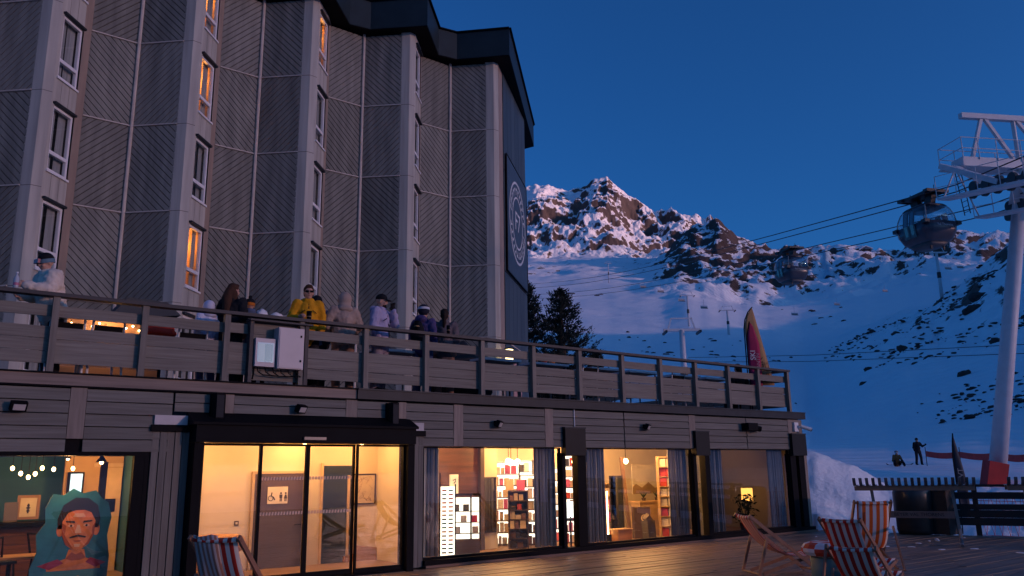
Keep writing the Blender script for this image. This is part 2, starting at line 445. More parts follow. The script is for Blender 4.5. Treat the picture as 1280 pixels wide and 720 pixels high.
polar_grid('mountain', np.linspace(0.44, 1.10, 620), np.concatenate([np.linspace(1300, 2330, 300), np.linspace(2340, 2700, 16)]), peak_z, peak_m)

far_m = mat('valley_snow', (0.78, 0.8, 0.84), 0.8, var=0.05, scale=(0.01, 0.01, 0.01))
gm = MB()
N = 48
gm.add([(0, 0, -0.9)] + [(26000 * math.cos(2 * PI * k / N), 26000 * math.sin(2 * PI * k / N), -0.9) for k in range(N)], [(0, 1 + k, 1 + (k + 1) % N) for k in range(N)])
tag(gm.build('ground', far_m), kind='structure')
# unseen range added to hold most of the low sun off building and slopes
def range_z(a, r, x, y):
    t = 1 - abs(r - 18000) / 3000
    return -5 + max(0.0, t) * 18000 * math.tan(math.radians(RANGE_EL)) + max(0.0, t) * fbm(x, y, 0.0006, 4, 7.7) * 25, 0.0
RANGE_EL = 6.45
polar_grid('shading_range', np.linspace(SUN_AZ - 0.9, SUN_AZ + 0.9, 150), np.array([15000, 16000, 17000, 17600, 18000, 18400, 19500, 21000.0]), range_z, far_m)

# ------------------------------------------------------------------ timber deck
deck_m = mat('deck_timber', (0.27, 0.185, 0.13), 0.5, scale=(0.6, 7.2, 1.0), col2=(0.09, 0.064, 0.05), bump=0.25, detail=9)
deck = MB()
def deck_edge(y):
    return 20.75 if y > -2.75 else 20.75 + (-2.75 - y) * 0.43
y = -26.0
while y < -0.03:
    xe = deck_edge(y)
    x = -14.0 + rnd.uniform(-2, 0)
    while x < xe:
        L = rnd.uniform(3.2, 4.2)
        x1 = min(x + L, xe)
        if x1 - x > 0.05:
            dz = rnd.uniform(-0.007, 0.004)
            deck.box(x, x1 - 0.006, y, y + 0.127, -0.04, dz)
        x += L
    y += 0.14
dk = tag(deck.build('deck', deck_m), kind='structure')
sub = MB()
sub.add([(-16, -27, -0.06), (20.7, -27, -0.06), (20.7, -2.75, -0.06), (20.7, 0.5, -0.06), (-16, 0.5, -0.06)], [(0, 1, 2, 3, 4)])
sub.add([(20.7, -2.75, -0.06), (20.7, -27, -0.06), (31.2, -27, -0.06)], [(0, 1, 2)])
sub.build('deck_underlay', black_metal, dk)

# ------------------------------------------------------------------ terrace building (ground floor below the terrace)
tb = thing('terrace_building', 'long single storey grey timber clad building carrying the terrace', 'building')
WX0, WX1 = -3.0, 19.93
# slab, beam and gutter
sl = MB().box(WX0, 19.9, 0.14, 10.0, 2.80, 3.06).build('terrace_slab', mat('terrace_floor', (0.09, 0.07, 0.06), 0.8, scale=(2, 12, 2)), tb)
MB().box(WX0, 6.55, -0.02, 0.13, 2.92, 3.075).build('fascia_beam', beam_wood, tb)
MB().box(WX0, 6.55, -0.045, 0.13, 3.078, 3.10).build('beam_capping', black_metal, tb)
MB().box(WX0, 6.55, -0.03, 0.10, 2.895, 2.917).build('drip_strip', black_metal, tb)
g = MB().box(6.553, 19.97, -0.06, 0.13, 2.915, 3.07)
g.box(6.553, 19.97, -0.075, 0.13, 3.073, 3.10)
g.build('gutter', dark_metal, tb)
# horizontal cladding above the openings
uprights = [(-0.95, -0.75), (2.10, 2.31), (4.28, 4.42), (6.36, 6.57), (7.39, 7.55), (8.58, 8.79), (10.81, 11.02), (15.24, 15.46), (19.20, 19.82)]
seams = [WX0, 0.62, 3.50, 13.07, 17.41]
stops = []
edges = sorted([(a, b) for a, b in uprights] + [(s, s + 0.02) for s in seams])
cp = link(bpy.data.objects.new('cladding', None), tb)
for a, b in uprights:
    z0 = 2.12
    if 3.2 < a < 7.6: z0 = 2.60
    if a < 3.2: z0 = 2.18
    piece('upright', post_wood, cp, a, b, -0.012, 0.05, z0, 2.893)
xs = [WX0 + 0.02]
for i, (a, b) in enumerate(edges):
    x0 = b + 0.006
    x1 = (edges[i + 1][0] if i + 1 < len(edges) else WX1) - 0.006
    if x1 - x0 < 0.1: continue
    zb = 2.115
    if x0 < 3.2: zb = 2.0
    if x0 >= 3.5 and x1 < 7.6: zb = 2.60
    if 3.2 < x0 < 3.6: zb = 2.60
    rows = 5 if zb < 2.2 else 2
    h = (2.89 - zb) / rows
    for r in range(rows):
        # lapped boards: the lower edge stands proud
        z0, z1 = zb + r * h, zb + (r + 1) * h - 0.012
        b_ = piece('board', cladding, cp, x0, x1, -0.004 - rnd.uniform(0, 0.004), 0.03, z0, z1)
        b_.rotation_euler.x = -0.09
MB().box(WX0, 3.22, 0.052, 0.13, 2.0, 2.89).box(3.222, 7.93, 0.052, 0.13, 2.60, 2.89).box(7.932, WX1, 0.052, 0.13, 2.115, 2.89).build('backing_wall', black_metal, tb)
# slatted pillars either side of the doors
def slat_pillar(x0, x1, ztop):
    p = link(bpy.data.objects.new('slatted_pillar', None), tb)
    MB().box(x0, x1, 0.06, 0.30, 0, ztop).build('core', black_metal, p)
    n = max(2, round((x1 - x0) / 0.115)); w = (x1 - x0) / n
    for k in range(n):
        piece('slat', cladding_v, p, x0 + k * w + 0.006, x0 + (k + 1) * w - 0.006, -0.01 - 0.012 * (k % 2), 0.055, 0.02, ztop - 0.11)
    MB().box(x0 - 0.03, x1 + 0.02, -0.05, 0.058, ztop - 0.10, ztop - 0.003).build('capping', black_metal, p)
    MB().box(x0 + 0.01, x1 - 0.02, -0.045, 0.055, ztop, ztop + 0.14).build('white_block', mat('pale_block', (0.5, 0.47, 0.48), 0.6), p)
slat_pillar(3.235, 3.775, 2.40)
slat_pillar(7.60, 7.925, 2.39)

def pane(name, parent, x0, x1, z0, z1, y, m=glass):
    return MB().add([(x0, y, z0), (x1, y, z0), (x1, y, z1), (x0, y, z1)], [(0, 1, 2, 3)]).build(name, m, parent)
def window_frame(parent, x0, x1, z0, z1, y0, y1, w, wb=None, name='frame'):
    wb = wb or w
    b = MB().box(x0, x1, y0, y1, z0, z0 + wb).box(x0, x1, y0, y1, z1 - w, z1)
    b.box(x0, x0 + w, y0, y1, z0 + wb, z1 - w).box(x1 - w, x1, y0, y1, z0 + wb, z1 - w)
    return b.build(name, black_metal, parent)

# bar window on the left
bw = link(bpy.data.objects.new('bar_window', None), tb)
window_frame(bw, WX0, 3.22, 0.02, 2.0, 0.0, 0.14, 0.055, 0.1)
piece('mullion', black_metal, bw, 3.02, 3.165, 0.005, 0.13, 0.12, 1.945)
pane('pane', bw, WX0 + .05, 3.02, 0.12, 1.945, 0.07)
# sliding door portal
dp = link(bpy.data.objects.new('door_portal', None), tb)
hood = MB()
hood.add([(3.72, 0.05, 2.62), (7.62, 0.05, 2.62), (7.62, -0.34, 2.44), (3.72, -0.34, 2.44), (3.72, 0.05, 2.40), (7.62, 0.05, 2.40), (7.62, -0.34, 2.40), (3.72, -0.34, 2.40)],
         [(0, 1, 2, 3), (3, 2, 6, 7), (7, 6, 5, 4), (0, 3, 7, 4), (1, 5, 6, 2), (0, 4, 5, 1)])
hood.build('hood', black_metal, dp)
MB().box(3.785, 7.59, -0.30, 0.06, 2.14, 2.397).build('header', mat('header_black', (0.009, 0.009, 0.011), 0.6, spec=0.05), dp)
MB().box(3.785, 3.925, -0.26, 0.06, 0.0, 2.137).build('jamb', black_metal, dp)
MB().box(7.455, 7.59, -0.26, 0.06, 0.0, 2.137).build('jamb', black_metal, dp)
MB().box(3.93, 7.45, -0.2, 0.06, 0.0, 0.03).build('threshold', black_metal, dp)
MB().box(5.48, 5.86, -0.345, -0.302, 2.19, 2.235).build('door_sensor', mat('sensor_grey', (0.12, 0.12, 0.13), 0.3), dp)
mx = [3.925, 4.86, 5.66, 6.515, 7.455]
film = mat('door_film', (0.55, 0.42, 0.36), 0.6)
for k in range(4):
    d = link(bpy.data.objects.new('door_leaf', None), dp)
    y0 = -0.16 if k in (0, 3) else -0.10
    window_frame(d, mx[k] + (0.002 if k else 0), mx[k + 1], 0.035, 2.13, y0, y0 + 0.05, 0.035, 0.08)
    pane('pane', d, mx[k] + .035, mx[k + 1] - .035, 0.115, 2.095, y0 + 0.025)
    if k in (1, 2):
        for zz in (1.56, 1.02):
            n = 15; w = (mx[k + 1] - mx[k] - 0.07) / n
            fb = MB()
            for q in range(n):
                xa = mx[k] + 0.035 + q * w
                fb.add([(xa + 0.003, y0 + 0.019, zz), (xa + w * 0.68, y0 + 0.019, zz), (xa + w * 0.78, y0 + 0.019, zz + 0.05), (xa + 0.01, y0 + 0.019, zz + 0.05)], [(0, 1, 2, 3)])
            tag(fb.build('film_marks', film, d), kind='stuff')
# shop front
sf = link(bpy.data.objects.new('shop_front', None), tb)
for x0, x1 in ((7.945, 11.24), (11.90, 15.32), (15.91, 19.18)):
    w = link(bpy.data.objects.new('shop_window', None), sf)
    window_frame(w, x0, x1, 0.13, 2.11, 0.03, 0.11, 0.022, 0.04)
    pane('pane', w, x0 + .02, x1 - .02, 0.17, 2.088, 0.07)
for x0, x1, n0, n1 in ((11.243, 11.897, 11.33, 11.66), (15.323, 15.907, 15.42, 15.74), (19.183, 19.90, 19.42, 19.56)):
    p = link(bpy.data.objects.new('window_pillar', None), sf)
    MB().box(x0, n0, -0.015, 0.16, 0.13, 2.0).build('side', black_metal, p)
    MB().box(n1, x1, -0.015, 0.16, 0.13, 2.0).build('side', black_metal, p)
    pane('pane', p, n0, n1, 0.13, 2.0, 0.08)
    MB().box(x0 + 0.03, x1 - 0.06, -0.10, 0.05, 1.95, 2.50).build('light_box', mat('box_black', (0.009, 0.011, 0.014), 0.5, spec=0.15), p)
    MB().box(x0 + 0.02, x1 - 0.05, -0.11, 0.06, 2.502, 2.53).build('light_box_lid', dark_metal, p)
MB().box(19.80, 19.92, -0.02, 0.13, 0.13, 2.113).build('corner_post', post_wood, sf)
MB().box(7.93, 19.98, -0.07, 0.135, 0.045, 0.127).build('sill', black_metal, sf)
MB().box(7.93, 20.0, -0.12, 0.13, 0.002, 0.043).build('base_board', mat('base_timber', (0.2, 0.115, 0.08), 0.6, scale=(1, 18, 18), col2=(0.11, 0.065, 0.05)), sf)
# end wall, back, floors and ceilings of the rooms
plaster = mat('cream_plaster', (0.70, 0.62, 0.48), 0.8, var=0.03)
MB().box(19.905, 19.99, 0.14, 10, 0, 2.795).build('end_wall', cladding, tb)

# ------------------------------------------------------------------ terrace railing
rl = thing('terrace_railing', 'grey timber balustrade with broad boards running along the terrace edge', 'railing')
rail_m = mat('rail_dark', (0.045, 0.04, 0.045), 0.6, scale=(1, 14, 14), col2=(0.03, 0.028, 0.03))
rboard = mat('railing_board', (0.20, 0.185, 0.16), 0.72, scale=(1.3, 10, 34), col2=(0.135, 0.12, 0.105), bump=0.3, rand=0.10)
rpost = mat('railing_post', (0.21, 0.187, 0.16), 0.7, scale=(20, 20, 2), col2=(0.13, 0.115, 0.1), rand=0.1)
posts = [-2.55, -1.1, 0.44, 1.80, 3.0, 4.24, 5.51, 6.71, 7.97, 9.25, 10.54, 11.82, 13.11, 14.36, 15.60, 16.86, 18.09, 19.38]
for x in posts:
    if abs(x - 5.51) < 0.01: continue
    piece('post', rpost, rl, x - 0.045, x + 0.045, -0.028, 0.07, 3.02 if x > 6.6 else 3.102, 4.17)
tr = MB().box(-3.0, 19.45, -0.06, 0.11, 4.172, 4.225)
tr.build('top_rail', rail_m, rl)
for i in range(len(posts) - 1):
    a, b = posts[i] + 0.048, posts[i + 1] - 0.048
    if posts[i] < 4.3 < posts[i + 1]:
        b = 4.60
    if abs(posts[i] - 4.24) < 0.01: b = 4.60
    if abs(posts[i] - 5.51) < 0.01: a = 5.62
    def brd(z0, z1):
        o = piece('board', rboard, rl, a - 0.04, b + 0.04, 0.072, 0.105, z0, z1)
        o.location.z += rnd.uniform(-0.006, 0.006); o.rotation_euler.y = rnd.uniform(-0.002, 0.002)
    brd(3.895, 4.055)
    for r in range(3): brd(3.225 + r * 0.176, 3.225 + (r + 1) * 0.176 - 0.006)
# end return of the railing at the far corner
for yy in (1.3, 2.6, 3.9): piece('post', rpost, rl, 19.30, 19.39, yy, yy + 0.09, 3.06, 4.17)
MB().box(19.28, 19.45, 0.112, 9.0, 4.172, 4.225).build('side_rail', rail_m, rl)
for z0, z1 in ((3.895, 4.055), (3.225, 3.395), (3.40, 3.57), (3.576, 3.746)):
    piece('board', rboard, rl, 19.26, 19.296, 0.13, 9.0, z0, z1)
# the board-backed recess that carries the electrical cabinets
MB().box(4.60, 4.66, -0.05, 0.12, 3.102, 4.10).build('cabinet_post', rail_m, rl)
MB().box(5.545, 5.61, -0.05, 0.12, 3.102, 4.10).build('cabinet_post', rail_m, rl)
piece('post', rpost, rl, 5.46, 5.54, -0.03, 0.07, 3.102, 4.17)
MB().box(4.58, 5.66, -0.10, 0.115, 4.102, 4.13).build('cabinet_roof', rail_m, rl)
for r in range(5): piece('board', rboard, rl, 4.662, 5.455, 0.072, 0.105, 3.15 + r * 0.19, 3.15 + (r + 1) * 0.19 - 0.006)
cab = thing('electrical_cabinet', 'tall pale grey steel electrical cabinet fixed to the terrace railing', 'cabinet', (5.28, -0.03, 3.34))
MB().box(-0.24, 0.20, -0.13, 0.095, 0.0, 0.68).build('case', mat('cabinet_grey', (0.50, 0.46, 0.48), 0.45, var=0.05), cab)
MB().box(-0.225, 0.185, -0.142, -0.131, 0.015, 0.665).build('door', MATS['cabinet_grey'], cab)
for zz in (0.12, 0.53): MB().box(0.13, 0.155, -0.152, -0.143, zz, zz + 0.035).build('lock', black_metal, cab)
met = thing('meter_box', 'small grey meter box with a glazed door beside the steel cabinet', 'cabinet', (4.85, 0.0, 3.36))
MB().box(-0.165, 0.165, -0.10, 0.07, 0.0, 0.46).build('case', MATS['cabinet_grey'], met)
MB().box(-0.12, -0.01, -0.106, -0.1015, 0.09, 0.37).build('meter_panel', mat('meter_cream', (0.62, 0.55, 0.44), 0.5), met)
MB().box(-0.008, 0.12, -0.106, -0.1015, 0.09, 0.37).build('dark_panel', mat('meter_dark', (0.03, 0.05, 0.055), 0.3), met)
pane('pane', met, -0.14, 0.14, 0.07, 0.39, -0.112)
cw = MB()
for k in range(6):
    x0 = -0.1 + k * 0.13
    cw.tube([(x0, -0.02, 0.02), (x0 + 0.02, -0.03, -0.08), (x0 + 0.10, -0.03, -0.125), (0.28, -0.03, -0.14)], 0.009, 5)
cw.tube([(-0.15, -0.03, 0.0), (-0.155, -0.03, -0.12), (-0.17, -0.03, -0.21)], 0.014, 6)
cw.build('cable_bundle', black_metal, met)

# ------------------------------------------------------------------ hotel tower above the terrace
ht = thing('hotel_tower', 'tall pleated hotel block clad in grey chevron panels above the terrace', 'building')
PITCH, AX0, TY = 3.79, -1.62, 11.0
JOINTS = [1.04, 3.74, 6.46, 9.18, 11.90, 14.61, 17.42]
concrete = mat('pale_concrete', (0.46, 0.435, 0.385), 0.8, scale=(4, 4, 0.3), col2=(0.29, 0.275, 0.25), detail=8)
jamb_m = mat('brown_jamb', (0.32, 0.245, 0.20), 0.75, scale=(3, 3, 0.8), col2=(0.24, 0.185, 0.155))
chev = mat('chevron_board', (0.215, 0.212, 0.19), 0.78, scale=(3.5, 3.5, 0.5), col2=(0.125, 0.124, 0.114), bump=0.15, rand=0.16, detail=9)
joint_m = mat('pale_joint', (0.52, 0.46, 0.41), 0.7)
curtain_m = mat('net_curtain', (0.42, 0.42, 0.42), 0.9, scale=(22, 22, 0.5), col2=(0.22, 0.22, 0.23))
lit_m = mat('lit_room', (0.62, 0.40, 0.22), 0.8, var=0.1)
dim_m = mat('dark_room', (0.02, 0.02, 0.024), 0.9)

def clip_rect(poly, w, h):
    def cl(ps, f, inter):
        out = []
        for i in range(len(ps)):
            a, b = ps[i], ps[(i + 1) % len(ps)]
            if f(a): out.append(a)
            if f(a) != f(b): out.append(inter(a, b))
        return out
    def ix(x): return lambda a, b: (x, a[1] + (b[1] - a[1]) * (x - a[0]) / (b[0] - a[0]))
    def iy(y): return lambda a, b: (a[0] + (b[0] - a[0]) * (y - a[1]) / (b[1] - a[1]), y)
    for f, it in ((lambda p: p[0] >= 0, ix(0)), (lambda p: p[0] <= w, ix(w)), (lambda p: p[1] >= 0, iy(0)), (lambda p: p[1] <= h, iy(h))):
        poly = cl(poly, f, it)
        if len(poly) < 3: return []
    return poly
_PM = {}
def chevron_mesh(w, h, sgn):
    key = (round(w, 3), round(h, 3), sgn)
    if key in _PM: return _PM[key]
    mb = MB(); step = 0.215; gap = 0.030
    mb.add([(0, 0.045, 0), (w, 0.045, 0), (w, 0.045, h), (0, 0.045, h)], [(0, 1, 2, 3)], 1)
    c = -w - step
    while c < h + w:
        # strip between the lines z = sgn*x + c and + step
        off = 0 if sgn > 0 else w
        def zl(x, q): return (x if sgn > 0 else w - x) * 1.0 + q
        p = [(-1, zl(-1, c)), (w + 1, zl(w + 1, c)), (w + 1, zl(w + 1, c + step - gap)), (-1, zl(-1, c + step - gap))]
        q = clip_rect(p, w, h)
        if len(q) >= 3: mb.prism(q, lambda a, b, d: (a, d, b), 0.0, 0.044)
        c += step
    _PM[key] = mb.mesh('chevron_panel', [chev, mat('groove_backing', (0.07, 0.062, 0.058), 0.9)])  # darker backing visible between the boards
    return _PM[key]
def placed(name, me, parent, p, q, z):
    """put a panel mesh (local x along, z up, front at -y) on the wall line p-q"""
    o = link(bpy.data.objects.new(name, me), parent)
    o.location = (p[0], p[1], z); o.rotation_euler = (0, 0, math.atan2(q[1] - p[1], q[0] - p[0]))
    return o
def wall_strip(mb, pts, z0, z1, mi=0):
    for (a, b) in zip(pts, pts[1:]):
        mb.add([(a[0], a[1], z0), (b[0], b[1], z0), (b[0], b[1], z1), (a[0], a[1], z1)], [(0, 1, 2, 3)], mi)
LIT = {(2, 3), (2, 5), (2, 6), (3, 6)}
WIN_MESH = {}
def hotel_window(bay, row, C, D, zj):
    """window in the slanting wall C-D; zj is the joint above it"""
    ang = math.atan2(D[1] - C[1], D[0] - C[0]); L = math.hypot(D[0] - C[0], D[1] - C[1])
    w = link(bpy.data.objects.new('window', None), ht)
    w.location = (C[0], C[1], 0); w.rotation_euler = (0, 0, ang)
    x0, x1 = 0.12, L - 0.03
    z1, z0 = zj - 0.30, zj - 2.18
    zt = z0 + (z1 - z0) * 0.29
    fr = MB(); t = 0.075
    fr.box(x0, x0 + t, 0.03, 0.12, z0, z1).box(x1 - t, x1, 0.03, 0.12, z0, z1)
    for a, b in ((z0, z0 + t), (zt - 0.05, zt + 0.05), (z1 - t, z1)): fr.box(x0 + t, x1 - t, 0.03, 0.12, a, b)
    fr.build('frame', white_paint, w)
    MB().box(x0 - 0.04, x1 + 0.02, -0.05, 0.03, z0 - 0.06, z0 - 0.003).build('sill', white_paint, w)
    MB().box(x0 - 0.05, x1 + 0.02, -0.09, 0.028, z1 + 0.01, z1 + 0.07).build('head_trim', dark_metal, w)
    MB().add([(x0 + t, 0.07, z0 + t), (x1 - t, 0.07, z0 + t), (x1 - t, 0.07, zt - .05), (x0 + t, 0.07, zt - .05)], [(0, 1, 2, 3)]).build('pane', glass, w)
    MB().add([(x0 + t, 0.07, zt + .05), (x1 - t, 0.07, zt + .05), (x1 - t, 0.07, z1 - t), (x0 + t, 0.07, z1 - t)], [(0, 1, 2, 3)]).build('pane', glass, w)
    lit = (bay, row) in LIT
    rm = MB()
    rm.add([(x0, 0.13, z0), (x1, 0.13, z0), (x1, 0.13, z1), (x0, 0.13, z1), (x0, 0.75, z0), (x1, 0.75, z0), (x1, 0.75, z1), (x0, 0.75, z1)],
           [(4, 5, 6, 7), (0, 4, 7, 3), (1, 2, 6, 5), (3, 7, 6, 2), (0, 1, 5, 4)])
    rm.build('room', lit_m if lit else dim_m, w)
    if lit:
        l = bpy.data.lights.new('room_lamp', 'POINT'); l.energy = 16.0; l.color = (1.0, 0.42, 0.10); l.shadow_soft_size = 0.06
        lo = link(bpy.data.objects.new('room_lamp', l), w); lo.location = ((x0 + x1) / 2 + 0.1, 0.55, z1 - 0.45)
        MB().ell(((x0 + x1) / 2 + 0.1, 0.66, z1 - 0.45), (0.07, 0.05, 0.09), seg=10, rings=8).build('bedside_lamp', emit_mat('room_bulb', (1.0, 0.5, 0.15), 3.0) if 'room_bulb' not in MATS else MATS['room_bulb'], w)
    # drawn-back curtain with folds
    rr = random.Random(bay * 31 + row)
    for side in ((0, 1) if (lit or rr.random() < 0.6) else (1,)):
        cb = MB(); n = 10; wd = (x1 - x0) * rr.uniform(0.22, 0.42)
        for k in range(n):
            def cx(q): return (x0 + 0.05 + wd * q / n) if side == 0 else (x1 - 0.05 - wd * q / n)
            ya, yb = 0.20 + 0.03 * (k % 2), 0.20 + 0.03 * ((k + 1) % 2)
            cb.add([(cx(k), ya, z0 + .04), (cx(k + 1), yb, z0 + .04), (cx(k + 1), yb, z1), (cx(k), ya, z1)], [(0, 1, 2, 3)])
        cb.build('curtain', curtain_m, w)

nb = 6
for bay in range(nb):
    ax = AX0 + PITCH * bay
    A, B, Cc, D, E_, F, A2 = (ax, TY), (ax + 0.22, TY - 0.20), (ax + 0.47, TY - 0.17), (ax + 1.17, TY + 0.60), (ax + 1.42, TY + 0.98), (ax + 2.75, TY + 0.99), (ax + PITCH, TY)
    pil = MB(); wall_strip(pil, [(A[0] - 0.02, A[1] + 0.03), A, B, Cc, (Cc[0] + 0.09, Cc[1] + 0.10)], 3.06, 17.6)
    po = pil.build('pilaster', concrete, ht)
    for zj in JOINTS[1:6]:
        pj = MB(); wall_strip(pj, [(A[0], A[1] - 0.003), (B[0], B[1] - 0.004), (Cc[0], Cc[1] - 0.004)], zj - 0.008, zj + 0.008); pj.build('groove', mat('groove_dark', (0.12, 0.10, 0.10), 0.8), po)
    if bay == nb - 1: break
    # the slanting wall between the windows, with joint lines
    sp = MB(); u = ((D[0] - Cc[0]), (D[1] - Cc[1]))
    L = math.hypot(*u); ux = (u[0] / L, u[1] / L)
    for r in range(1, 7):
        zj = JOINTS[r]; lo = JOINTS[r - 1]
        z1, z0 = zj - 0.30, zj - 2.18
        top = zj + (JOINTS[r + 1] - 2.18 - zj if r < 6 else 0.2)
        sp = MB()
        wall_strip(sp, [(Cc[0] + 0.09, Cc[1] + 0.10), D], z1, top)
        if r > 1: hotel_window(bay, r, Cc, D, zj)
        for q in (0.33, 0.66):
            p = (Cc[0] + u[0] * q, Cc[1] + u[1] * q)
            wall_strip(sp, [(p[0] + .003, p[1] - .003), (p[0] + ux[0] * .012 + .003, p[1] + ux[1] * .012 - .003)], z1, top, 1)
        sp.build('spandrel', [concrete, MATS['groove_dark']], ht)
    jb = MB(); wall_strip(jb, [(D[0] - 0.03, D[1] + 0.3), D, E_, (E_[0], E_[1] + 0.05)], 3.06, 17.6)
    jb.build('jamb', jamb_m, ht)
    for r in range(6):
        z0, z1 = JOINTS[r], JOINTS[r + 1]
        if z1 < 4: continue
        s = 1 if (r % 2) else -1
        zz0 = max(z0, 3.06)
        wl = F[0] - E_[0]; wr = math.hypot(A2[0] - F[0], A2[1] - F[1])
        placed('chevron_panel', chevron_mesh(wl, z1 - z0 - 0.03, s), ht, E_, F, z0 + 0.015)
        placed('chevron_panel', chevron_mesh(wr, z1 - z0 - 0.03, -s), ht, F, A2, z0 + 0.015)
        tr_ = MB(); wall = [E_, F, A2]
        for (a, b) in zip(wall, wall[1:]):
            d = Vector((b[0] - a[0], b[1] - a[1], 0)).normalized(); nrm = Vector((d.y, -d.x, 0)) * 0.02
            tr_.bar((a[0] + nrm.x, a[1] + nrm.y, z1), (b[0] + nrm.x, b[1] + nrm.y, z1), 0.05, 0.035)
        if r < 5: tr_.build('joint_strip', joint_m, ht)
    vb = MB().tube([(F[0] - 0.01, F[1] - 0.03, 3.06), (F[0] - 0.01, F[1] - 0.03, 17.55)], 0.055, 8)
    vb.build('corner_strip', joint_m, ht)
# slanting end wall with the banner
axl = AX0 + PITCH * (nb - 1)
C5 = (axl + 0.47, TY - 0.17); EW = (21.95, 14.45)
uu = Vector((EW[0] - C5[0], EW[1] - C5[1], 0)); LW = uu.length; uu.normalize(); nn = Vector((uu.y, -uu.x, 0))
teal = mat('teal_metal_cladding', (0.055, 0.075, 0.085), 0.55, scale=(3, 3, 0.6), col2=(0.04, 0.055, 0.065), rand=0.12)
def endp(a, z, d=0.0):
    return (C5[0] + uu.x * a + nn.x * d, C5[1] + uu.y * a + nn.y * d, z)
eb = MB(); eb.add([endp(0.05, 3.06), endp(0.75, 3.06), endp(0.75, 17.6), endp(0.05, 17.6)], [(0, 1, 2, 3)]); eb.build('jamb', jamb_m, ht)
n = 6
for k in range(n):
    a0, a1 = 0.76 + (LW - 0.76) * k / n, 0.76 + (LW - 0.76) * (k + 1) / n - 0.02
    for z0, z1 in ((3.06, 6.44), (6.47, 9.16), (9.2, 13.3), (13.34, 17.6)):
        mb = MB(); mb.prism([(a0, z0), (a1, z0), (a1, z1), (a0, z1)], lambda a, b, d: endp(a, b, d), 0.0, 0.03)
        mb.build('cladding_sheet', teal, ht)
mb = MB(); mb.add([endp(0.6, 3.0, -0.02), endp(LW, 3.0, -0.02), endp(LW, 17.6, -0.02), endp(0.6, 17.6, -0.02)], [(0, 1, 2, 3)])
mb.add([endp(LW, 3.0, 0), (EW[0] - 3, EW[1] + 6, 3.0), (EW[0] - 3, EW[1] + 6, 17.6), endp(LW, 17.6, 0)], [(0, 1, 2, 3)]); mb.build('end_wall', dark_metal, ht)
mb = MB(); mb.bar(endp(0.7, 6.45, 0.045), endp(LW, 6.45, 0.045), 0.03, 0.04); mb.build('joint_strip', joint_m, ht)
# banner
bn = thing('banner', 'dark blue banner with a white ring emblem hung on the slanting hotel wall', 'banner', (0, 0, 0))
bb = MB(); bb.prism([(0.95, 9.25), (LW - 0.25, 9.25), (LW - 0.25, 14.05), (0.95, 14.05)], lambda a, b, d: endp(a, b, d), 0.06, 0.10)
bb.build('cloth', mat('banner_blue', (0.05, 0.085, 0.12), 0.6), bn)
mb = MB()
for p, q in (((0.95, 9.25), (LW - .25, 9.25)), ((0.95, 14.05), (LW - .25, 14.05)), ((0.95, 9.25), (0.95, 14.05)), ((LW - .25, 9.25), (LW - .25, 14.05))):
    mb.bar(endp(*p, 0.09), endp(*q, 0.09), 0.05, 0.05)
mb.build('frame', black_metal, bn)
wm = mat('banner_white', (0.62, 0.64, 0.66), 0.7)
ca, cz = (0.95 + LW - 0.25) / 2, 11.75
ring = MB()
def ringpts(r0, r1, n=48):
    for k in range(n):
        t0, t1 = 2 * PI * k / n, 2 * PI * (k + 1) / n
        ring.add([endp(ca + r * math.cos(t), cz + r * math.sin(t) * 1.03, 0.108) for r, t in ((r0, t0), (r1, t0), (r1, t1), (r0, t1))], [(0, 1, 2, 3)])
ringpts(1.62, 1.72); ringpts(1.02, 1.10)
ring.build('emblem_ring', wm, bn)
tk = MB()
for k in range(26):
    t = 2 * PI * k / 26
    if abs(math.sin(t)) < 0.22: continue
    cx_, cy_ = ca + 1.36 * math.cos(t), cz + 1.36 * math.sin(t)
    w_, h_ = (0.10, 0.15)
    tk.add([endp(cx_ + (a * math.cos(t - PI / 2) - b * math.sin(t - PI / 2)), cz + (cy_ - cz) + (a * math.sin(t - PI / 2) + b * math.cos(t - PI / 2)), 0.108) for a, b in ((-w_, -h_), (-w_ * .35, -h_), (-w_ * .3, h_ * .2), (w_, h_ * .4), (w_, h_), (-w_, h_))], [(0, 1, 2, 3, 4, 5)])
tag(tk.build('ring_lettering', wm, bn), kind='stuff')
text_obj('emblem_letters', 'F7', 1.15, wm, frame_mat(endp(ca, cz, 0.106), uu, (0, 0, 1)), bn)
pp = MB(); pp.prism([(2.1, 3.5), (3.75, 3.5), (3.75, 5.55), (2.1, 5.95)], lambda a, b, d: endp(a, b, d), 0.035, 0.05)
tag(pp.build('wall_poster', mat('salmon_poster', (0.50, 0.27, 0.22), 0.6)), 'salmon pink poster low on the slanting teal hotel wall', 'poster')
# roof: zigzag eaves
ev = []
for bay in range(-1, nb - 1):
    ax = AX0 + PITCH * bay
    ev += [(ax + 0.50, TY - 0.95), (ax + 1.98, TY + 0.62), (ax + 2.75, TY + 0.50)]
ev += [(axl + 0.42, TY - 1.0), (24.3, 16.6), (23.0, 20.0), (-8, 20.0)]
rf = MB(); rf.prism(ev, lambda a, b, d: (a, b, d), 17.50, 18.62)
roof = rf.build('roof', mat('roof_teal', (0.018, 0.030, 0.038), 0.5, spec=0.2, scale=(2, 2, 2)), ht)
cpz = MB()
for a, b in zip(ev[:-2], ev[1:-1]): cpz.bar((a[0], a[1], 18.64), (b[0], b[1], 18.64), 0.16, 0.05)
cpz.build('roof_edge', black_metal, roof)
rs_ = MB(); rs_.prism([(x, y + 0.03 if i < len(ev) - 3 else y) for i, (x, y) in enumerate(ev)], lambda a, b, d: (a, b, d), 17.47, 17.497)
rs_.build('soffit', black_metal, roof)
MB().box(-6, 17.0, 12.2, 19.5, 3.06, 17.45).build('core_wall', dark_metal, ht)

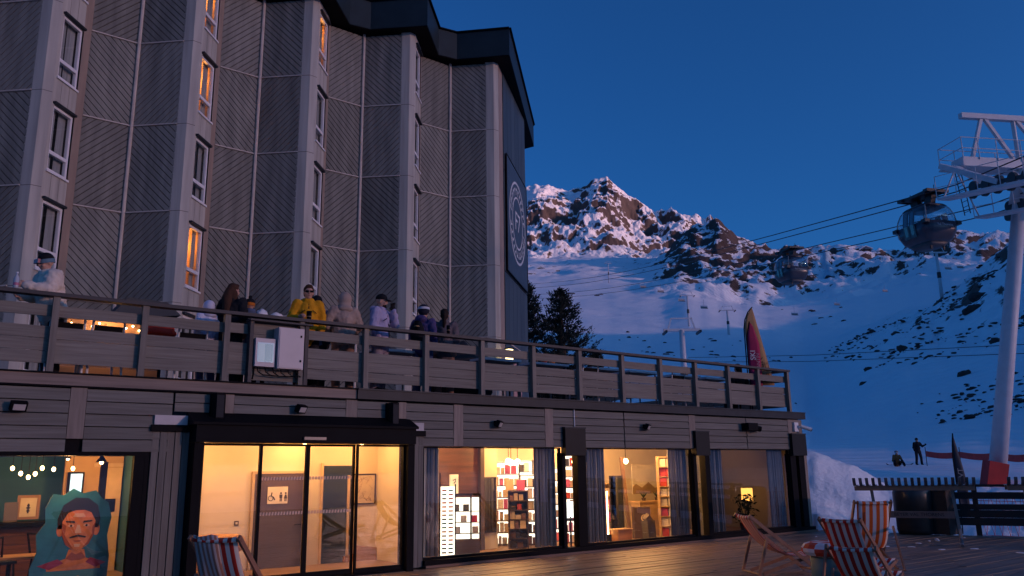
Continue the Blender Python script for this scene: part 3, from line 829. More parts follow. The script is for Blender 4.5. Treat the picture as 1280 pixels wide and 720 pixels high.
# ------------------------------------------------------------------ rooms behind the glass
def lamp(name, parent, loc, power, col=(1.0, 0.47, 0.15), radius=0.08, kind='POINT', size=None):
    l = bpy.data.lights.new(name, kind); l.energy = power * 1.35; l.color = col
    if kind == 'POINT': l.shadow_soft_size = radius
    else:
        l.shape = 'RECTANGLE'; l.size = size[0]; l.size_y = size[1]
    o = link(bpy.data.objects.new(name, l), parent); o.location = loc
    return o
bulb_m = emit_mat('warm_bulb', (1.0, 0.62, 0.25), 14.0)
def downlight(x, y, z, power, label, group='downlights in the ceilings', col=(1.0, 0.47, 0.15)):
    d = thing('downlight', label, 'light', (x, y, z), 0, group)
    MB().lathe([(0.055, 0.0), (0.055, -0.006), (0.04, -0.012)], seg=12).build('rim', white_paint, d)
    MB().lathe([(0.035, -0.013), (0.03, -0.018)], seg=10).build('bulb', bulb_m, d)
    lamp('downlight_glow', d, (0, 0, -0.07), power, col, 0.04)
    return d
tile_floor = mat('warm_floor', (0.32, 0.20, 0.12), 0.5, scale=(2, 2, 2))
orange_wood = mat('orange_wood', (0.42, 0.20, 0.08), 0.5, scale=(1, 1, 12), col2=(0.26, 0.12, 0.05))
brown_door = mat('brown_door', (0.075, 0.048, 0.042), 0.5, scale=(1, 1, 4))
blue_dark = mat('blue_dark', (0.02, 0.035, 0.055), 0.4)
def room(name, x0, x1, y0, y1, z1, wall_m, ceil_m, floor_m):
    r = link(bpy.data.objects.new(name, None), tb)
    MB().box(x0, x1, y1, y1 + 0.08, -0.05, z1).build('back_wall', wall_m, r)
    MB().box(x0 - 0.06, x0, y0, y1, -0.05, z1).build('side_wall', wall_m, r)
    MB().box(x1, x1 + 0.06, y0, y1, -0.05, z1).build('side_wall', wall_m, r)
    MB().box(x0 - .06, x1 + .06, y0, y1 + .08, z1 + 0.003, z1 + 0.06).build('ceiling', ceil_m, r)
    MB().box(x0 - .06, x1 + .06, y0, y1 + .08, -0.06, 0.01).build('floor', floor_m, r)
    return r

# --- lobby behind the sliding doors
lob = room('lobby', 3.86, 7.99, 0.14, 1.85, 2.20, plaster, mat('lobby_ceiling', (0.72, 0.58, 0.40), 0.8, var=0.03), tile_floor)
LY = 1.85
for x, y, w in ((4.35, 1.1, 17), (5.6, 0.9, 17), (6.2, 1.3, 15), (7.3, 1.2, 18)):
    downlight(x, y, 2.198, w, 'small round downlight in the lobby ceiling')
det = thing('smoke_detector', 'small round detector on the lobby ceiling above the doors', 'detector', (4.95, 0.7, 2.198))
MB().lathe([(0.05, 0), (0.05, -0.02), (0.03, -0.035)], seg=12).build('body', mat('detector_brown', (0.25, 0.17, 0.1), 0.6), det)
dr = thing('toilet_door', 'dark brown toilet door inside the lobby with a pictogram plate', 'door', (6.0, LY, 0))
MB().box(-0.5, 0.42, -0.05, -0.004, 0.015, 1.66).build('leaf', brown_door, dr)
fr = MB().box(-0.55, -0.505, -0.06, -0.002, 0.015, 1.71).box(0.425, 0.47, -0.06, -0.002, 0.015, 1.71).box(-0.502, 0.422, -0.06, -0.002, 1.665, 1.71)
fr.build('door_frame', mat('door_frame_cream', (0.6, 0.45, 0.28), 0.6), dr)
hh = MB().bar((0.37, -0.10, 0.75), (0.27, -0.10, 0.75), 0.02, 0.02).bar((0.37, -0.05, 0.75), (0.37, -0.11, 0.75), 0.02, 0.02); hh.build('handle', black_metal, dr)
pl = thing('pictogram_plate', 'cream plate with man and woman pictograms on the toilet door', 'sign', (5.93, LY - 0.052, 1.28))
MB().box(-0.19, 0.19, -0.012, -0.001, -0.15, 0.15).build('plate', mat('plate_cream', (0.75, 0.66, 0.5), 0.5), pl)
def figure(x, skirt):
    f = MB(); fy = -0.0145
    f.prism([(x + 0.018 * math.cos(2 * PI * k / 10), 0.035 + 0.018 * math.sin(2 * PI * k / 10)) for k in range(10)], lambda a, b, d: (a, d, b), fy, fy + 0.002)
    if skirt: f.prism([(x - 0.014, 0.01), (x + 0.014, 0.01), (x + 0.034, -0.06), (x - 0.034, -0.06)], lambda a, b, d: (a, d, b), fy, fy + 0.002)
    else: f.prism([(x - 0.03, 0.01), (x + 0.03, 0.01), (x + 0.026, -0.05), (x - 0.026, -0.05)], lambda a, b, d: (a, d, b), fy, fy + 0.002)
    for sx in (-0.012, 0.012): f.prism([(x + sx - .008, -0.05), (x + sx + .008, -0.05), (x + sx + .008, -0.11), (x + sx - .008, -0.11)], lambda a, b, d: (a, d, b), fy - .0005, fy + 0.0025)
    return f
ink = mat('ink', (0.03, 0.02, 0.02), 0.7)
figure(0.06, False).build('pictogram', ink, pl); figure(0.15, True).build('pictogram', ink, pl)
wh = MB().tube([(-0.11, -0.014, 0.05), (-0.12, -0.014, -0.01), (-0.08, -0.014, -0.03), (-0.05, -0.014, -0.08)], 0.011, 5)
wh.tube([(-0.13 + 0.045 * math.cos(t), -0.014, -0.05 + 0.045 * math.sin(t)) for t in [k * PI / 6 for k in range(13)]], 0.006, 5).build('pictogram', ink, pl)
lk = thing('dark_doorway', 'dark blue glazed doorway in the lobby behind the right sliding leaf', 'door', (7.13, LY, 0))
MB().box(-0.30, 0.30, -0.03, -0.004, 0.015, 1.80).build('leaf', blue_dark, lk)
MB().box(0.20, 0.245, -0.06, -0.032, 0.015, 1.62).build('post', mat('door_edge', (0.7, 0.5, 0.3), 0.5), lk)
MB().box(-0.345, -0.302, -0.04, -0.002, 0.015, 1.85).build('door_frame', MATS['door_edge'], lk)
def picture(name, x, y, z, w, h, label, cat='picture', lines=0, m_paper=(0.72, 0.6, 0.42), seed=1, border=0.022, frame_m=None, group=None):
    p = thing(name, label, cat, (x, y, z), 0, group)
    b = MB().box(-w / 2, w / 2, -0.03, -0.002, -h / 2, -h / 2 + border).box(-w / 2, w / 2, -0.03, -0.002, h / 2 - border, h / 2)
    b.box(-w / 2, -w / 2 + border, -0.03, -0.002, -h / 2 + border, h / 2 - border).box(w / 2 - border, w / 2, -0.03, -0.002, -h / 2 + border, h / 2 - border)
    b.build('frame', frame_m or ink, p)
    MB().box(-w / 2 + border, w / 2 - border, -0.016, -0.003, -h / 2 + border, h / 2 - border).build('print', mat('paper_%d' % int(100 * m_paper[0] + 10 * m_paper[2] * 10), m_paper, 0.7), p)
    rr = random.Random(seed); d = MB()
    for _ in range(lines):
        x0, z0 = rr.uniform(-w * .36, w * .36), rr.uniform(-h * .36, h * .36); pts = [(x0, -0.0175, z0)]
        for q in range(4):
            x0 = max(-w * .4, min(w * .4, x0 + rr.uniform(-.08, .08))); z0 = max(-h * .4, min(h * .4, z0 + rr.uniform(-.08, .08))); pts.append((x0, -0.0175, z0))
        d.tube(pts, 0.003, 3)
    if lines: tag(d.build('drawing', mat('print_ink', (0.35, 0.22, 0.14), 0.7), p), kind='stuff')
    return p
picture('piste_map', 7.70, LY, 1.35, 0.50, 0.58, 'square framed piste map on the lobby wall beside the dark doorway', 'picture', 16, seed=5)
picture('framed_drawing', 4.30, LY, 1.30, 0.26, 0.27, 'small framed drawing on the lobby wall, the upper one', 'picture', 4, seed=6)
picture('framed_drawing', 4.36, LY, 0.99, 0.34, 0.30, 'wider framed drawing hung below the small one in the lobby', 'picture', 7, seed=7)
sw = thing('wall_switch', 'small dark square switch on the lobby wall left of the toilet door', 'switch', (5.22, LY, 0.82))
MB().box(-0.04, 0.04, -0.012, -0.002, -0.04, 0.04).build('plate', brown_door, sw); MB().box(-0.018, 0.018, -0.016, -0.0125, -0.018, 0.018).build('key', plaster, sw)
st = MB()
st.add([(7.30, LY - 0.05, 0.01), (7.985, LY - 0.05, 0.01), (7.985, LY - 0.05, 0.20), (7.55, LY - 0.05, 0.27), (7.52, LY - 0.05, 0.12), (7.30, LY - 0.05, 0.10)], [(0, 1, 2, 3, 4, 5)])
st = MB(); st.prism([(7.28, 0.012), (7.98, 0.012), (7.98, 0.24), (7.56, 0.30), (7.53, 0.16), (7.28, 0.12)], lambda a, b, d: (a, d, b), LY - 0.06, LY - 0.004)
tag(st.build('wall_skirting', orange_wood), 'stepped orange wooden skirting along the lobby wall under the piste map', 'skirting')
ac = thing('armchair', 'peach armchair in the lobby against the cream wall', 'armchair', (4.72, 1.25, 0.012))
peach = mat('peach_fabric', (0.62, 0.36, 0.2), 0.9)
MB().lathe([(0.30, 0.0), (0.34, 0.1), (0.34, 0.36), (0.30, 0.42)], seg=18).build('seat', peach, ac, True)
bk = MB().tube([(0.33 * math.cos(t), 0.33 * math.sin(t), 0.52) for t in [PI * (-0.1 + 1.2 * k / 12) for k in range(13)]], 0.14, 8); bk.build('backrest', peach, ac, True)
pdr = MB().box(7.72, 7.98, 0.2, 0.26, 0.012, 2.195); tag(pdr.build('door_curtain', mat('brown_drape', (0.16, 0.10, 0.075), 0.8, scale=(30, 30, 0.5)), None), 'brown drape at the right edge of the lobby doors', 'curtain')

# --- bar on the left
bar_wall = mat('teal_wall', (0.03, 0.13, 0.15), 0.7, var=0.1)
barm = room('bar_room', -2.9, 3.70, 0.15, 4.2, 2.02, bar_wall, mat('bar_ceiling', (0.16, 0.10, 0.06), 0.8), tile_floor)
red_brick = mat('dark_red_timber', (0.12, 0.045, 0.032), 0.6, scale=(2, 2, 20), col2=(0.06, 0.022, 0.018))
bc = thing('bar_counter', 'dark red timber bar counter with a black top inside the bar', 'counter', (1.2, 3.0, 0.011))
for k in range(6): piece('plank', mat('bar_plank', (0.15, 0.055, 0.04), 0.6, scale=(2, 2, 20), col2=(0.07, 0.026, 0.02), rand=0.2), bc, -3.5, 1.32, -0.02, 0.02, 0.02 + k * 0.14, 0.02 + (k + 1) * 0.14 - 0.008)
MB().box(-3.5, 1.35, -0.12, 0.5, 0.865, 0.92).build('top', black_metal, bc)
MB().box(-3.5, 1.3, 0.025, 0.4, 0.0, 0.86).build('body', red_brick, bc)
ow = MB().box(2.72, 3.68, 3.62, 3.70, 0.012, 2.015); ow.build('partition', mat('ochre_wall', (0.55, 0.34, 0.15), 0.8, var=0.08), barm)
tall = thing('bar_doorway', 'cream door leaf beside a dark post at the back of the bar', 'door', (3.48, 3.61, 0.011))
MB().box(-0.08, 0.18, -0.05, -0.003, 0.0, 1.80).build('leaf', mat('cream_leaf', (0.72, 0.5, 0.28), 0.6), tall)
MB().box(-0.19, -0.083, -0.08, -0.003, 0.0, 1.9).build('post', black_metal, tall)
MB().box(-0.30, 0.19, -0.04, -0.003, 1.815, 1.88).build('lintel', MATS['cream_leaf'], tall)
pls = MB().box(-0.07, 0.10, -0.062, -0.052, 1.02, 1.25); pls.build('notice', black_metal, tall)
picture('framed_print', 2.20, 3.52, 1.16, 0.34, 0.40, 'black and gold framed print standing on the bar counter', 'picture', 0, (0.72, 0.6, 0.42), frame_m=mat('gold_frame', (0.35, 0.18, 0.06), 0.5), border=0.045)
mk = MB(); 
for a, b in (((2.20, 1.22), (2.20, 1.06)), ((2.17, 1.15), (2.23, 1.15)), ((2.18, 1.19), (2.22, 1.19)), ((2.175, 1.10), (2.225, 1.10))): mk.bar((a[0], 3.498, a[1]), (b[0], 3.498, b[1]), 0.004, 0.022, up=(1, 0, 0) if a[0] == b[0] else (0, 0, 1))
tag(mk.build('print_lettering', ink), 'black lettering on the framed print on the bar counter', 'lettering')
mn = thing('menu_board', 'small dark brown menu board standing beside the framed print', 'menu', (1.93, 3.30, 0.932)); MB().bar((0, 0, 0.0), (0, 0.06, 0.32), 0.20, 0.02, up=(0, 1, 0)).build('board', brown_door, mn)
tv = thing('screen', 'tall blue lit screen hung on the ochre wall of the bar', 'screen', (2.90, 3.61, 1.50))
MB().box(-0.13, 0.13, -0.07, -0.003, -0.22, 0.24).build('case', black_metal, tv)
MB().box(-0.09, 0.10, -0.075, -0.0705, -0.19, 0.21).build('display', emit_mat('screen_glow', (0.45, 0.8, 1.0), 0.8), tv)
bt = MB()
for k in range(7):
    x = 0.4 + k * 0.18
    b = thing('bottle', 'dark bottle standing on the back shelf of the bar', 'bottle', (x, 3.42, 0.932), 0, 'bottles on the bar')
    MB().lathe([(0.035, 0), (0.037, 0.16), (0.014, 0.22), (0.014, 0.29)], seg=8).build('body', mat('bottle_glass', (0.05, 0.03, 0.012), 0.15), b, True)
    MB().lathe([(0.016, 0.291), (0.016, 0.31)], seg=8).build('cap', mat('gold_frame', (0.35, 0.18, 0.06)), b)
rr = random.Random(3)
for i, (x, y, z) in enumerate([(1.75, 2.2, 1.80), (1.87, 2.2, 1.72), (1.98, 2.2, 1.66), (2.07, 2.2, 1.71), (2.16, 2.2, 1.80), (2.34, 2.3, 1.78), (1.5, 2.2, 1.64), (1.3, 2.2, 1.76), (2.62, 2.3, 1.79), (0.9, 2.2, 1.7)]):
    b = thing('string_bulb', 'bare warm bulb of the string hung under the bar ceiling', 'bulb', (x, y, z), 0, 'string of bulbs in the bar')
    MB().ell((0, 0, 0), (0.028, 0.028, 0.036), seg=8, rings=6).build('globe', bulb_m, b, True)
    MB().tube([(0, 0, 0.036), (0, 0, 2.015 - z)], 0.006, 5).build('flex', black_metal, b)
    if i % 3 == 1: lamp('bulb_glow', b, (0, -0.06, -0.05), 10.0)
lamp('bar_lamp_glow', thing('bar_pendant', 'warm pendant lamp over the bar counter', 'lamp', (3.1, 2.6, 1.9)), (0, 0, -0.1), 22)
bp_ = [o for o in bpy.data.objects if o.name == 'bar_pendant'][0]
MB().lathe([(0.02, 0.1), (0.09, 0.0), (0.085, 0.0), (0.015, 0.09)], seg=12).build('shade', black_metal, bp_); MB().ell((0, 0, -0.01), 0.03, seg=8, rings=6).build('bulb', bulb_m, bp_)
def cafe_table(x, y, label):
    t = thing('cafe_table', label, 'table', (x, y, 0.012))
    MB().box(-0.45, 0.45, -0.3, 0.3, 0.50, 0.53).build('tabletop', orange_wood, t)
    MB().tube([(0, 0, 0.02), (0, 0, 0.50)], 0.03, 8).build('leg', black_metal, t); MB().lathe([(0.22, 0), (0.22, 0.02)], seg=12).build('base', black_metal, t)
cafe_table(1.75, 1.35, 'low orange wooden table inside the bar window')
def bar_stool(x, y, rz, label, group=None):
    t = thing('bar_chair', label, 'chair', (x, y, 0.012), rz, group)
    MB().box(-0.2, 0.2, -0.2, 0.2, 0.46, 0.50).build('seat', black_metal, t)
    for sx in (-1, 1):
        for sy in (-1, 1): MB().tube([(sx * 0.2, sy * 0.2, 0), (sx * 0.17, sy * 0.17, 0.46)], 0.014, 6).build('leg', black_metal, t)
    MB().tube([(-0.2, 0.19, 0.5), (-0.22, 0.25, 0.80), (0.22, 0.25, 0.80), (0.2, 0.19, 0.5)], 0.016, 6).build('backrest', black_metal, t)
bar_stool(1.52, 0.95, 0.4, 'black metal chair beside the low table in the bar')
bar_stool(2.35, 1.9, 2.0, 'black metal chair in front of the bar counter')
# painted cut-out figure just inside the glass
pc = thing('portrait_cutout', 'painted cut-out board of an orange face with teal surround behind the bar glass', 'painting', (2.44, 0.55, 0.02))
xz = lambda a, b, d: (a, d, b)
teal_p = mat('paint_teal', (0.015, 0.17, 0.21), 0.6, scale=(5, 5, 5), col2=(0.01, 0.10, 0.13)); skin_p = mat('paint_orange', (0.75, 0.22, 0.07), 0.6, var=0.2, scale=(9, 9, 9)); hair_p = mat('paint_black', (0.012, 0.010, 0.014), 0.6); light_p = mat('paint_peach', (0.75, 0.42, 0.24), 0.6)
MB().prism([(-0.50, 0.0), (0.46, 0.0), (0.47, 0.5), (0.42, 0.8), (0.46, 1.05), (0.40, 1.26), (0.30, 1.33), (0.22, 1.44), (0.05, 1.40), (-0.08, 1.47), (-0.2, 1.38), (-0.34, 1.40), (-0.42, 1.2), (-0.40, 1.0), (-0.50, 0.84), (-0.47, 0.6), (-0.54, 0.38)], xz, 0.0, 0.03).build('board', teal_p, pc)
def patch(poly, m, lvl, name): return MB().prism(poly, xz, -0.001 - 0.003 * lvl, -0.0005).build(name, m, pc)
def oval(cx, cz, rx, rz, n=20): return [(cx + rx * math.cos(2 * PI * k / n), cz + rz * math.sin(2 * PI * k / n)) for k in range(n)]
FX, FZ = 0.03, 0.93
patch([(FX - .27, FZ - .02), (FX - .28, FZ + .12), (FX - .22, FZ + .31), (FX - .07, FZ + .41), (FX + .1, FZ + .40), (FX + .23, FZ + .30), (FX + .28, FZ + .1), (FX + .26, FZ - .02)], hair_p, 1, 'painted_hair')
for sx in (-1, 1): patch(oval(FX + sx * 0.235, FZ - 0.04, 0.045, 0.085), skin_p, 1, 'painted_ear')
patch([(FX - .215, FZ + .08), (FX - .15, FZ + .20), (FX - .05, FZ + .235), (FX + .06, FZ + .235), (FX + .15, FZ + .2), (FX + .215, FZ + .08), (FX + .21, FZ - .1), (FX + .15, FZ - .24), (FX + .06, FZ - .31), (FX - .06, FZ - .31), (FX - .15, FZ - .24), (FX - .21, FZ - .1)], skin_p, 2, 'painted_face')
patch([(FX - .1, .62), (FX + .1, .62), (FX + .13, .50), (FX + .33, .42), (FX + .33, .34), (FX - .36, .34), (FX - .36, .42), (FX - .13, .50)], skin_p, 1, 'painted_neck')
for sx in (-1, 1):
    patch([(FX + sx * 0.05, FZ + 0.055), (FX + sx * 0.17, FZ + 0.07), (FX + sx * 0.175, FZ + 0.09), (FX + sx * 0.06, FZ + 0.085)], hair_p, 3, 'painted_brow')
    patch(oval(FX + sx * 0.10, FZ + 0.02, 0.042, 0.018, 10), light_p, 3, 'painted_eye'); patch(oval(FX + sx * 0.10, FZ + 0.02, 0.016, 0.016, 8), hair_p, 4, 'painted_pupil')
patch([(FX - .02, FZ + .03), (FX + .012, FZ + .03), (FX + .045, FZ - .085), (FX - .045, FZ - .085)], light_p, 3, 'painted_nose')
patch([(FX - .11, FZ - .135), (FX, FZ - .105), (FX + .11, FZ - .135), (FX + .1, FZ - .155), (FX, FZ - .135), (FX - .1, FZ - .155)], hair_p, 3, 'painted_moustache')
patch([(FX - .06, FZ - .185), (FX + .06, FZ - .185), (FX + .03, FZ - .205), (FX - .03, FZ - .205)], mat('paint_lip', (0.35, 0.08, 0.05), 0.6), 3, 'painted_mouth')
dk_p = mat('paint_rust', (0.36, 0.075, 0.03), 0.6)
patch([(FX - .215, FZ + .06), (FX - .16, FZ + .02), (FX - .17, FZ - .10), (FX - .10, FZ - .22), (FX - .05, FZ - .30), (FX - .15, FZ - .24), (FX - .21, FZ - .1)], dk_p, 3, 'painted_shade')
patch([(FX + .215, FZ + .06), (FX + .18, FZ + .0), (FX + .185, FZ - .10), (FX + .13, FZ - .21), (FX + .07, FZ - .29), (FX + .15, FZ - .24), (FX + .21, FZ - .1)], dk_p, 3, 'painted_shade')
patch([(FX - .09, FZ + .14), (FX + .08, FZ + .14), (FX + .05, FZ + .19), (FX - .06, FZ + .19)], light_p, 3, 'painted_highlight')
patch([(FX - .045, FZ - .235), (FX + .045, FZ - .235), (FX + .03, FZ - .275), (FX - .03, FZ - .275)], light_p, 3, 'painted_highlight')
patch([(FX - .13, .50), (FX - .06, .585), (FX + .0, .55), (FX + .07, .585), (FX + .13, .50), (FX + .05, .47), (FX - .05, .47)], dk_p, 2, 'painted_shade')
patch([(-.45, .42), (-.20, .50), (-.12, .44), (-.3, .36)], mat('paint_crimson', (0.3, 0.02, 0.06), 0.6), 2, 'painted_stroke')
patch([(.43, .42), (.22, .50), (.16, .44), (.3, .36)], mat('paint_crimson', (0.3, 0.02, 0.06), 0.6), 2, 'painted_stroke')
patch([(-.36, .0), (.33, .0), (.33, .33), (-.36, .33)], mat('paint_shirt', (0.04, 0.2, 0.2), 0.6), 1, 'painted_shirt')
for k in range(4): patch(oval(-0.18 + k * 0.13, 0.14, 0.045, 0.12 - 0.02 * (k % 2)), mat('paint_yellow', (0.7, 0.42, 0.08), 0.6), 2, 'painted_stroke')

ps_ = thing('added_portrait_spot', 'small added spot brightening the painted cut-out', 'light', (2.2, 0.30, 1.94)); MB().lathe([(0.03, 0.05), (0.04, -0.03), (0.03, -0.03)], seg=10).build('housing', black_metal, ps_); MB().ell((0, 0, -0.035), 0.02, seg=8, rings=6).build('bulb', bulb_m, ps_); lamp('portrait_fill', ps_, (0, -0.04, -0.12), 15.0)  # lamp added to brighten the front of the painted board
# --- shop
shop_ceil = mat('shop_ceiling', (0.66, 0.55, 0.36), 0.8, var=0.03)
shop = room('shop_room', 8.06, 19.84, 0.16, 4.6, 2.25, plaster, shop_ceil, tile_floor)
for x, y, w in ((9.0, 1.2, 26), (9.9, 0.62, 34), (11.2, 1.3, 40), (12.0, 2.9, 60), (12.9, 0.62, 26), (13.6, 1.3, 40), (14.2, 0.62, 34), (15.2, 1.2, 40), (16.2, 2.9, 44), (11.4, 3.6, 40), (14.8, 3.8, 44), (18.7, 2.4, 2)):
    downlight(x, y, 2.248, w, 'small round downlight in the shop ceiling')
drape = mat('grey_drape', (0.22, 0.215, 0.22), 0.9, scale=(3, 3, 0.4), col2=(0.15, 0.148, 0.155))
sand = mat('sand_drape', (0.34, 0.25, 0.16), 0.9, scale=(3, 3, 0.4), col2=(0.24, 0.17, 0.11))
def curtain(x0, x1, label, m=drape, y=0.22):
    c = MB(); n = max(8, int((x1 - x0) / 0.035))
    pts = [(x0 + (x1 - x0) * k / n, y + 0.035 * math.sin(k * 1.9) + 0.015 * math.sin(k * 0.7)) for k in range(n + 1)]
    for a, b in zip(pts, pts[1:]): c.add([(a[0], a[1], 0.16), (b[0], b[1], 0.16), (b[0] , b[1], 2.2), (a[0], a[1], 2.2)], [(0, 1, 2, 3)])
    o = tag(c.build('curtain', m, None, True), label, 'curtain', 'drapes in the shop windows')
    md = o.modifiers.new('thick', 'SOLIDIFY'); md.thickness = 0.008
curtain(8.0, 8.42, 'grey drape in the shop window beside the slatted pillar')
curtain(10.68, 11.22, 'broad grey drape in the shop window left of the first black light box')
curtain(11.93, 12.62, 'grey drape in the shop window right of the first black light box')
curtain(14.70, 15.30, 'grey drape gathered left of the middle black light box')
curtain(15.93, 16.6, 'grey drape right of the middle black light box')
curtain(18.5, 19.15, 'grey drape beside the building corner')
# wood panelled wall with the goggles display
pw = MB().box(8.4, 10.50, 1.95, 2.02, 0.012, 2.24)
pw.build('panelled_wall', mat('walnut_wall', (0.13, 0.055, 0.03), 0.45, scale=(1.0, 2, 14), col2=(0.05, 0.022, 0.014)), shop)
piece('dark_pillar', brown_door, shop, 10.51, 10.61, 1.85, 2.05, 0.012, 2.24)
disp_white = emit_mat('display_white', (1.0, 0.85, 0.66), 1.5)
def goggle_stand(x, y):
    t = thing('goggle_stand', 'tall slim display stand of sunglasses with white lit back', 'display', (x, y, 0.012), -0.55)
    MB().box(-0.14, 0.14, -0.02, 0.06, 0.0, 1.35).build('lit_panel', disp_white, t)
    MB().box(-0.17, -0.143, -0.04, 0.08, 0.0, 1.62).build('side', black_metal, t)
    MB().box(0.143, 0.165, -0.04, 0.08, 0.0, 1.40).build('side', black_metal, t)
    rr = random.Random(2); cols = [mat('lens_%d' % k, c, 0.2) for k, c in enumerate([(0.02, 0.02, 0.025), (0.35, 0.04, 0.03), (0.03, 0.2, 0.22), (0.4, 0.15, 0.05)])]
    for r in range(16):
        for c in (-0.07, 0.06):
            MB().box(c - 0.045, c + 0.045, -0.05, -0.021, 0.06 + r * 0.08, 0.09 + r * 0.08).build('sunglasses', rr.choice(cols), t)
goggle_stand(9.30, 1.3)
ds = thing('lit_display_case', 'black framed display case with white lit shelves of goggles', 'display', (9.84, 1.45, 0.012), -0.5)
MB().box(-0.28, 0.28, -0.02, 0.02, 0.30, 1.12).build('lit_back', disp_white, ds)
MB().box(-0.28, 0.28, -0.1, 0.05, 0.0, 0.297).build('plinth', brown_door, ds)
for x in (-0.29, 0.10, 0.285): piece('upright', black_metal, ds, x - 0.012, x + 0.012, -0.14, 0.04, 0.30, 1.16)
MB().box(-0.31, 0.31, -0.16, 0.05, 1.162, 1.20).build('top', black_metal, ds)
for z in (0.40, 0.62, 0.84): piece('shelf', black_metal, ds, -0.275, 0.275, -0.12, -0.022, z, z + 0.012)
for k, (x, z, c) in enumerate([(-0.18, 0.415, (0.3, 0.25, 0.22)), (-0.05, 0.635, (0.45, 0.4, 0.35)), (0.17, 0.635, (0.55, 0.05, 0.12)), (0.0, 0.855, (0.05, 0.05, 0.05)), (0.19, 0.415, (0.4, 0.36, 0.3)), (-0.2, 0.855, (0.06, 0.05, 0.05))]):
    MB().box(x - 0.06, x + 0.06, -0.10, -0.04, z, z + 0.13).build('boxed_goods', mat('goods_%d' % k, c, 0.6), ds)
hd = thing('display_sign', 'small cream sign with a black mark over the goggle display', 'sign', (9.66, 1.62, 1.18)); MB().box(-0.10, 0.10, -0.02, 0.02, 0.0, 0.42).build('panel', mat('sign_cream', (0.75, 0.68, 0.5), 0.5, emit=(1, 0.8, 0.5), estr=0.25), hd)
MB().tube([(-0.04, -0.024, 0.30), (0.03, -0.024, 0.33), (0.02, -0.024, 0.27), (-0.02, -0.024, 0.24)], 0.01, 5).build('mark', ink, hd)
def mirror(x, y, z0, w, h, label):
    t = thing('mirror', label, 'mirror', (x, y, z0))
    b = MB().box(-w / 2, w / 2, -0.03, 0, 0, 0.02).box(-w / 2, w / 2, -0.03, 0, h - .02, h).box(-w / 2, -w / 2 + .02, -0.03, 0, .02, h - .02).box(w / 2 - .02, w / 2, -0.03, 0, .02, h - .02)
    b.build('frame', ink, t); MB().box(-w / 2 + .02, w / 2 - .02, -0.015, 0, .02, h - .02).build('silvering', mat('mirror_face', (0.5, 0.5, 0.5), 0.03, metal=1.0, var=0.01), t)
piece('white_pier', plaster, shop, 10.62, 11.06, 2.0, 2.2, 0.012, 2.24)
mirror(10.84, 1.99, 0.35, 0.33, 1.18, 'narrow tall mirror in a black frame on the cream shop pier')
# shelf units with goods: each unit a thing, its goods parts
def shelf_unit(x, y, w, h, rows, label, palette, seed, glow=False, depth=0.22, dark=True, box=False):
    t = thing('shelf_unit', label, 'shelf', (x, y, 0.012), -0.62)
    m = brown_door if dark else MATS['sand_wood']
    MB().box(-w / 2, w / 2, 0.02, 0.045, 0, h).build('back', disp_white if glow else m, t)
    for sx in (-1, 1): piece('side', m, t, sx * w / 2 - 0.012, sx * w / 2 + 0.012, -depth, 0.018, 0, h)
    rr = random.Random(seed)
    for r in range(rows + 1):
        z = r * (h - 0.03) / rows; piece('shelf', m, t, -w / 2 + 0.013, w / 2 - 0.013, -depth, 0.018, z, z + 0.02)
        if r == rows: break
        hh = (h - 0.03) / rows; xx = -w / 2 + 0.03
        while xx < w / 2 - 0.08:
            ww = rr.uniform(0.07, 0.15) if not box else 0.17; gh = hh * (rr.uniform(0.45, 0.85) if not box else 0.82)
            if xx + ww > w / 2 - 0.015: break
            MB().box(xx, xx + ww, -depth * rr.uniform(0.6, 0.95), -0.02, z + 0.022, z + 0.02 + gh).build('goods', rr.choice(palette), t)
            xx += ww + rr.uniform(0.008, 0.03)
sand_wood = mat('sand_wood', (0.5, 0.33, 0.17), 0.6, scale=(2, 2, 9))
pal_w = [mat('good_white', (0.75, 0.68, 0.58), 0.6), mat('good_cream', (0.7, 0.55, 0.36), 0.6), mat('good_black', (0.03, 0.025, 0.025), 0.6), mat('good_red', (0.5, 0.06, 0.05), 0.6), mat('good_pink', (0.6, 0.12, 0.3), 0.6), mat('good_brown', (0.2, 0.10, 0.06), 0.6)]
shelf_unit(11.75, 2.6, 0.62, 1.85, 7, 'tall brown shelf of bright boxed goods behind the narrow mirror pier', [pal_w[0], pal_w[1], pal_w[0], pal_w[4]], 4, glow=True)  # glowing back put in to brighten this corner
shelf_unit(11.44, 1.75, 0.42, 1.22, 6, 'free standing dark shelf rack of small boxes in the shop', [pal_w[2], pal_w[5], pal_w[1], pal_w[3]], 5)
shelf_unit(12.2, 2.2, 0.55, 1.55, 6, 'white lit shelf of folded goods beyond the dark rack', pal_w, 6, glow=True)
shelf_unit(13.15, 1.9, 0.60, 2.0, 8, 'narrow lit shelf seen through the slit of the first black pillar', pal_w, 8, glow=True)
lcd = thing('till_screen', 'pale lit till screen seen through the slit of the first black pillar', 'screen', (12.42, 1.1, 0.60)); MB().bar((-0.16, 0, 0.2), (0.16, 0, 0.2), 0.02, 0.36, up=(0, -0.2, 1)).build('panel', emit_mat('till_glow', (0.9, 1.0, 0.95), 1.2), lcd); MB().tube([(0, 0.02, -0.588), (0, 0.02, 0.05)], 0.02, 6).build('stand', black_metal, lcd)
bbm = [mat('box_white', (0.75, 0.7, 0.62), 0.6)]
shelf_unit(15.93, 1.45, 0.42, 1.95, 8, 'tall white shelf stacked with white shoe boxes beside the drape', bbm + [pal_w[3]] , 9, dark=False, box=True)
mirror(14.47, 1.75, 0.15, 0.44, 1.36, 'broad leaning mirror in the second shop window')
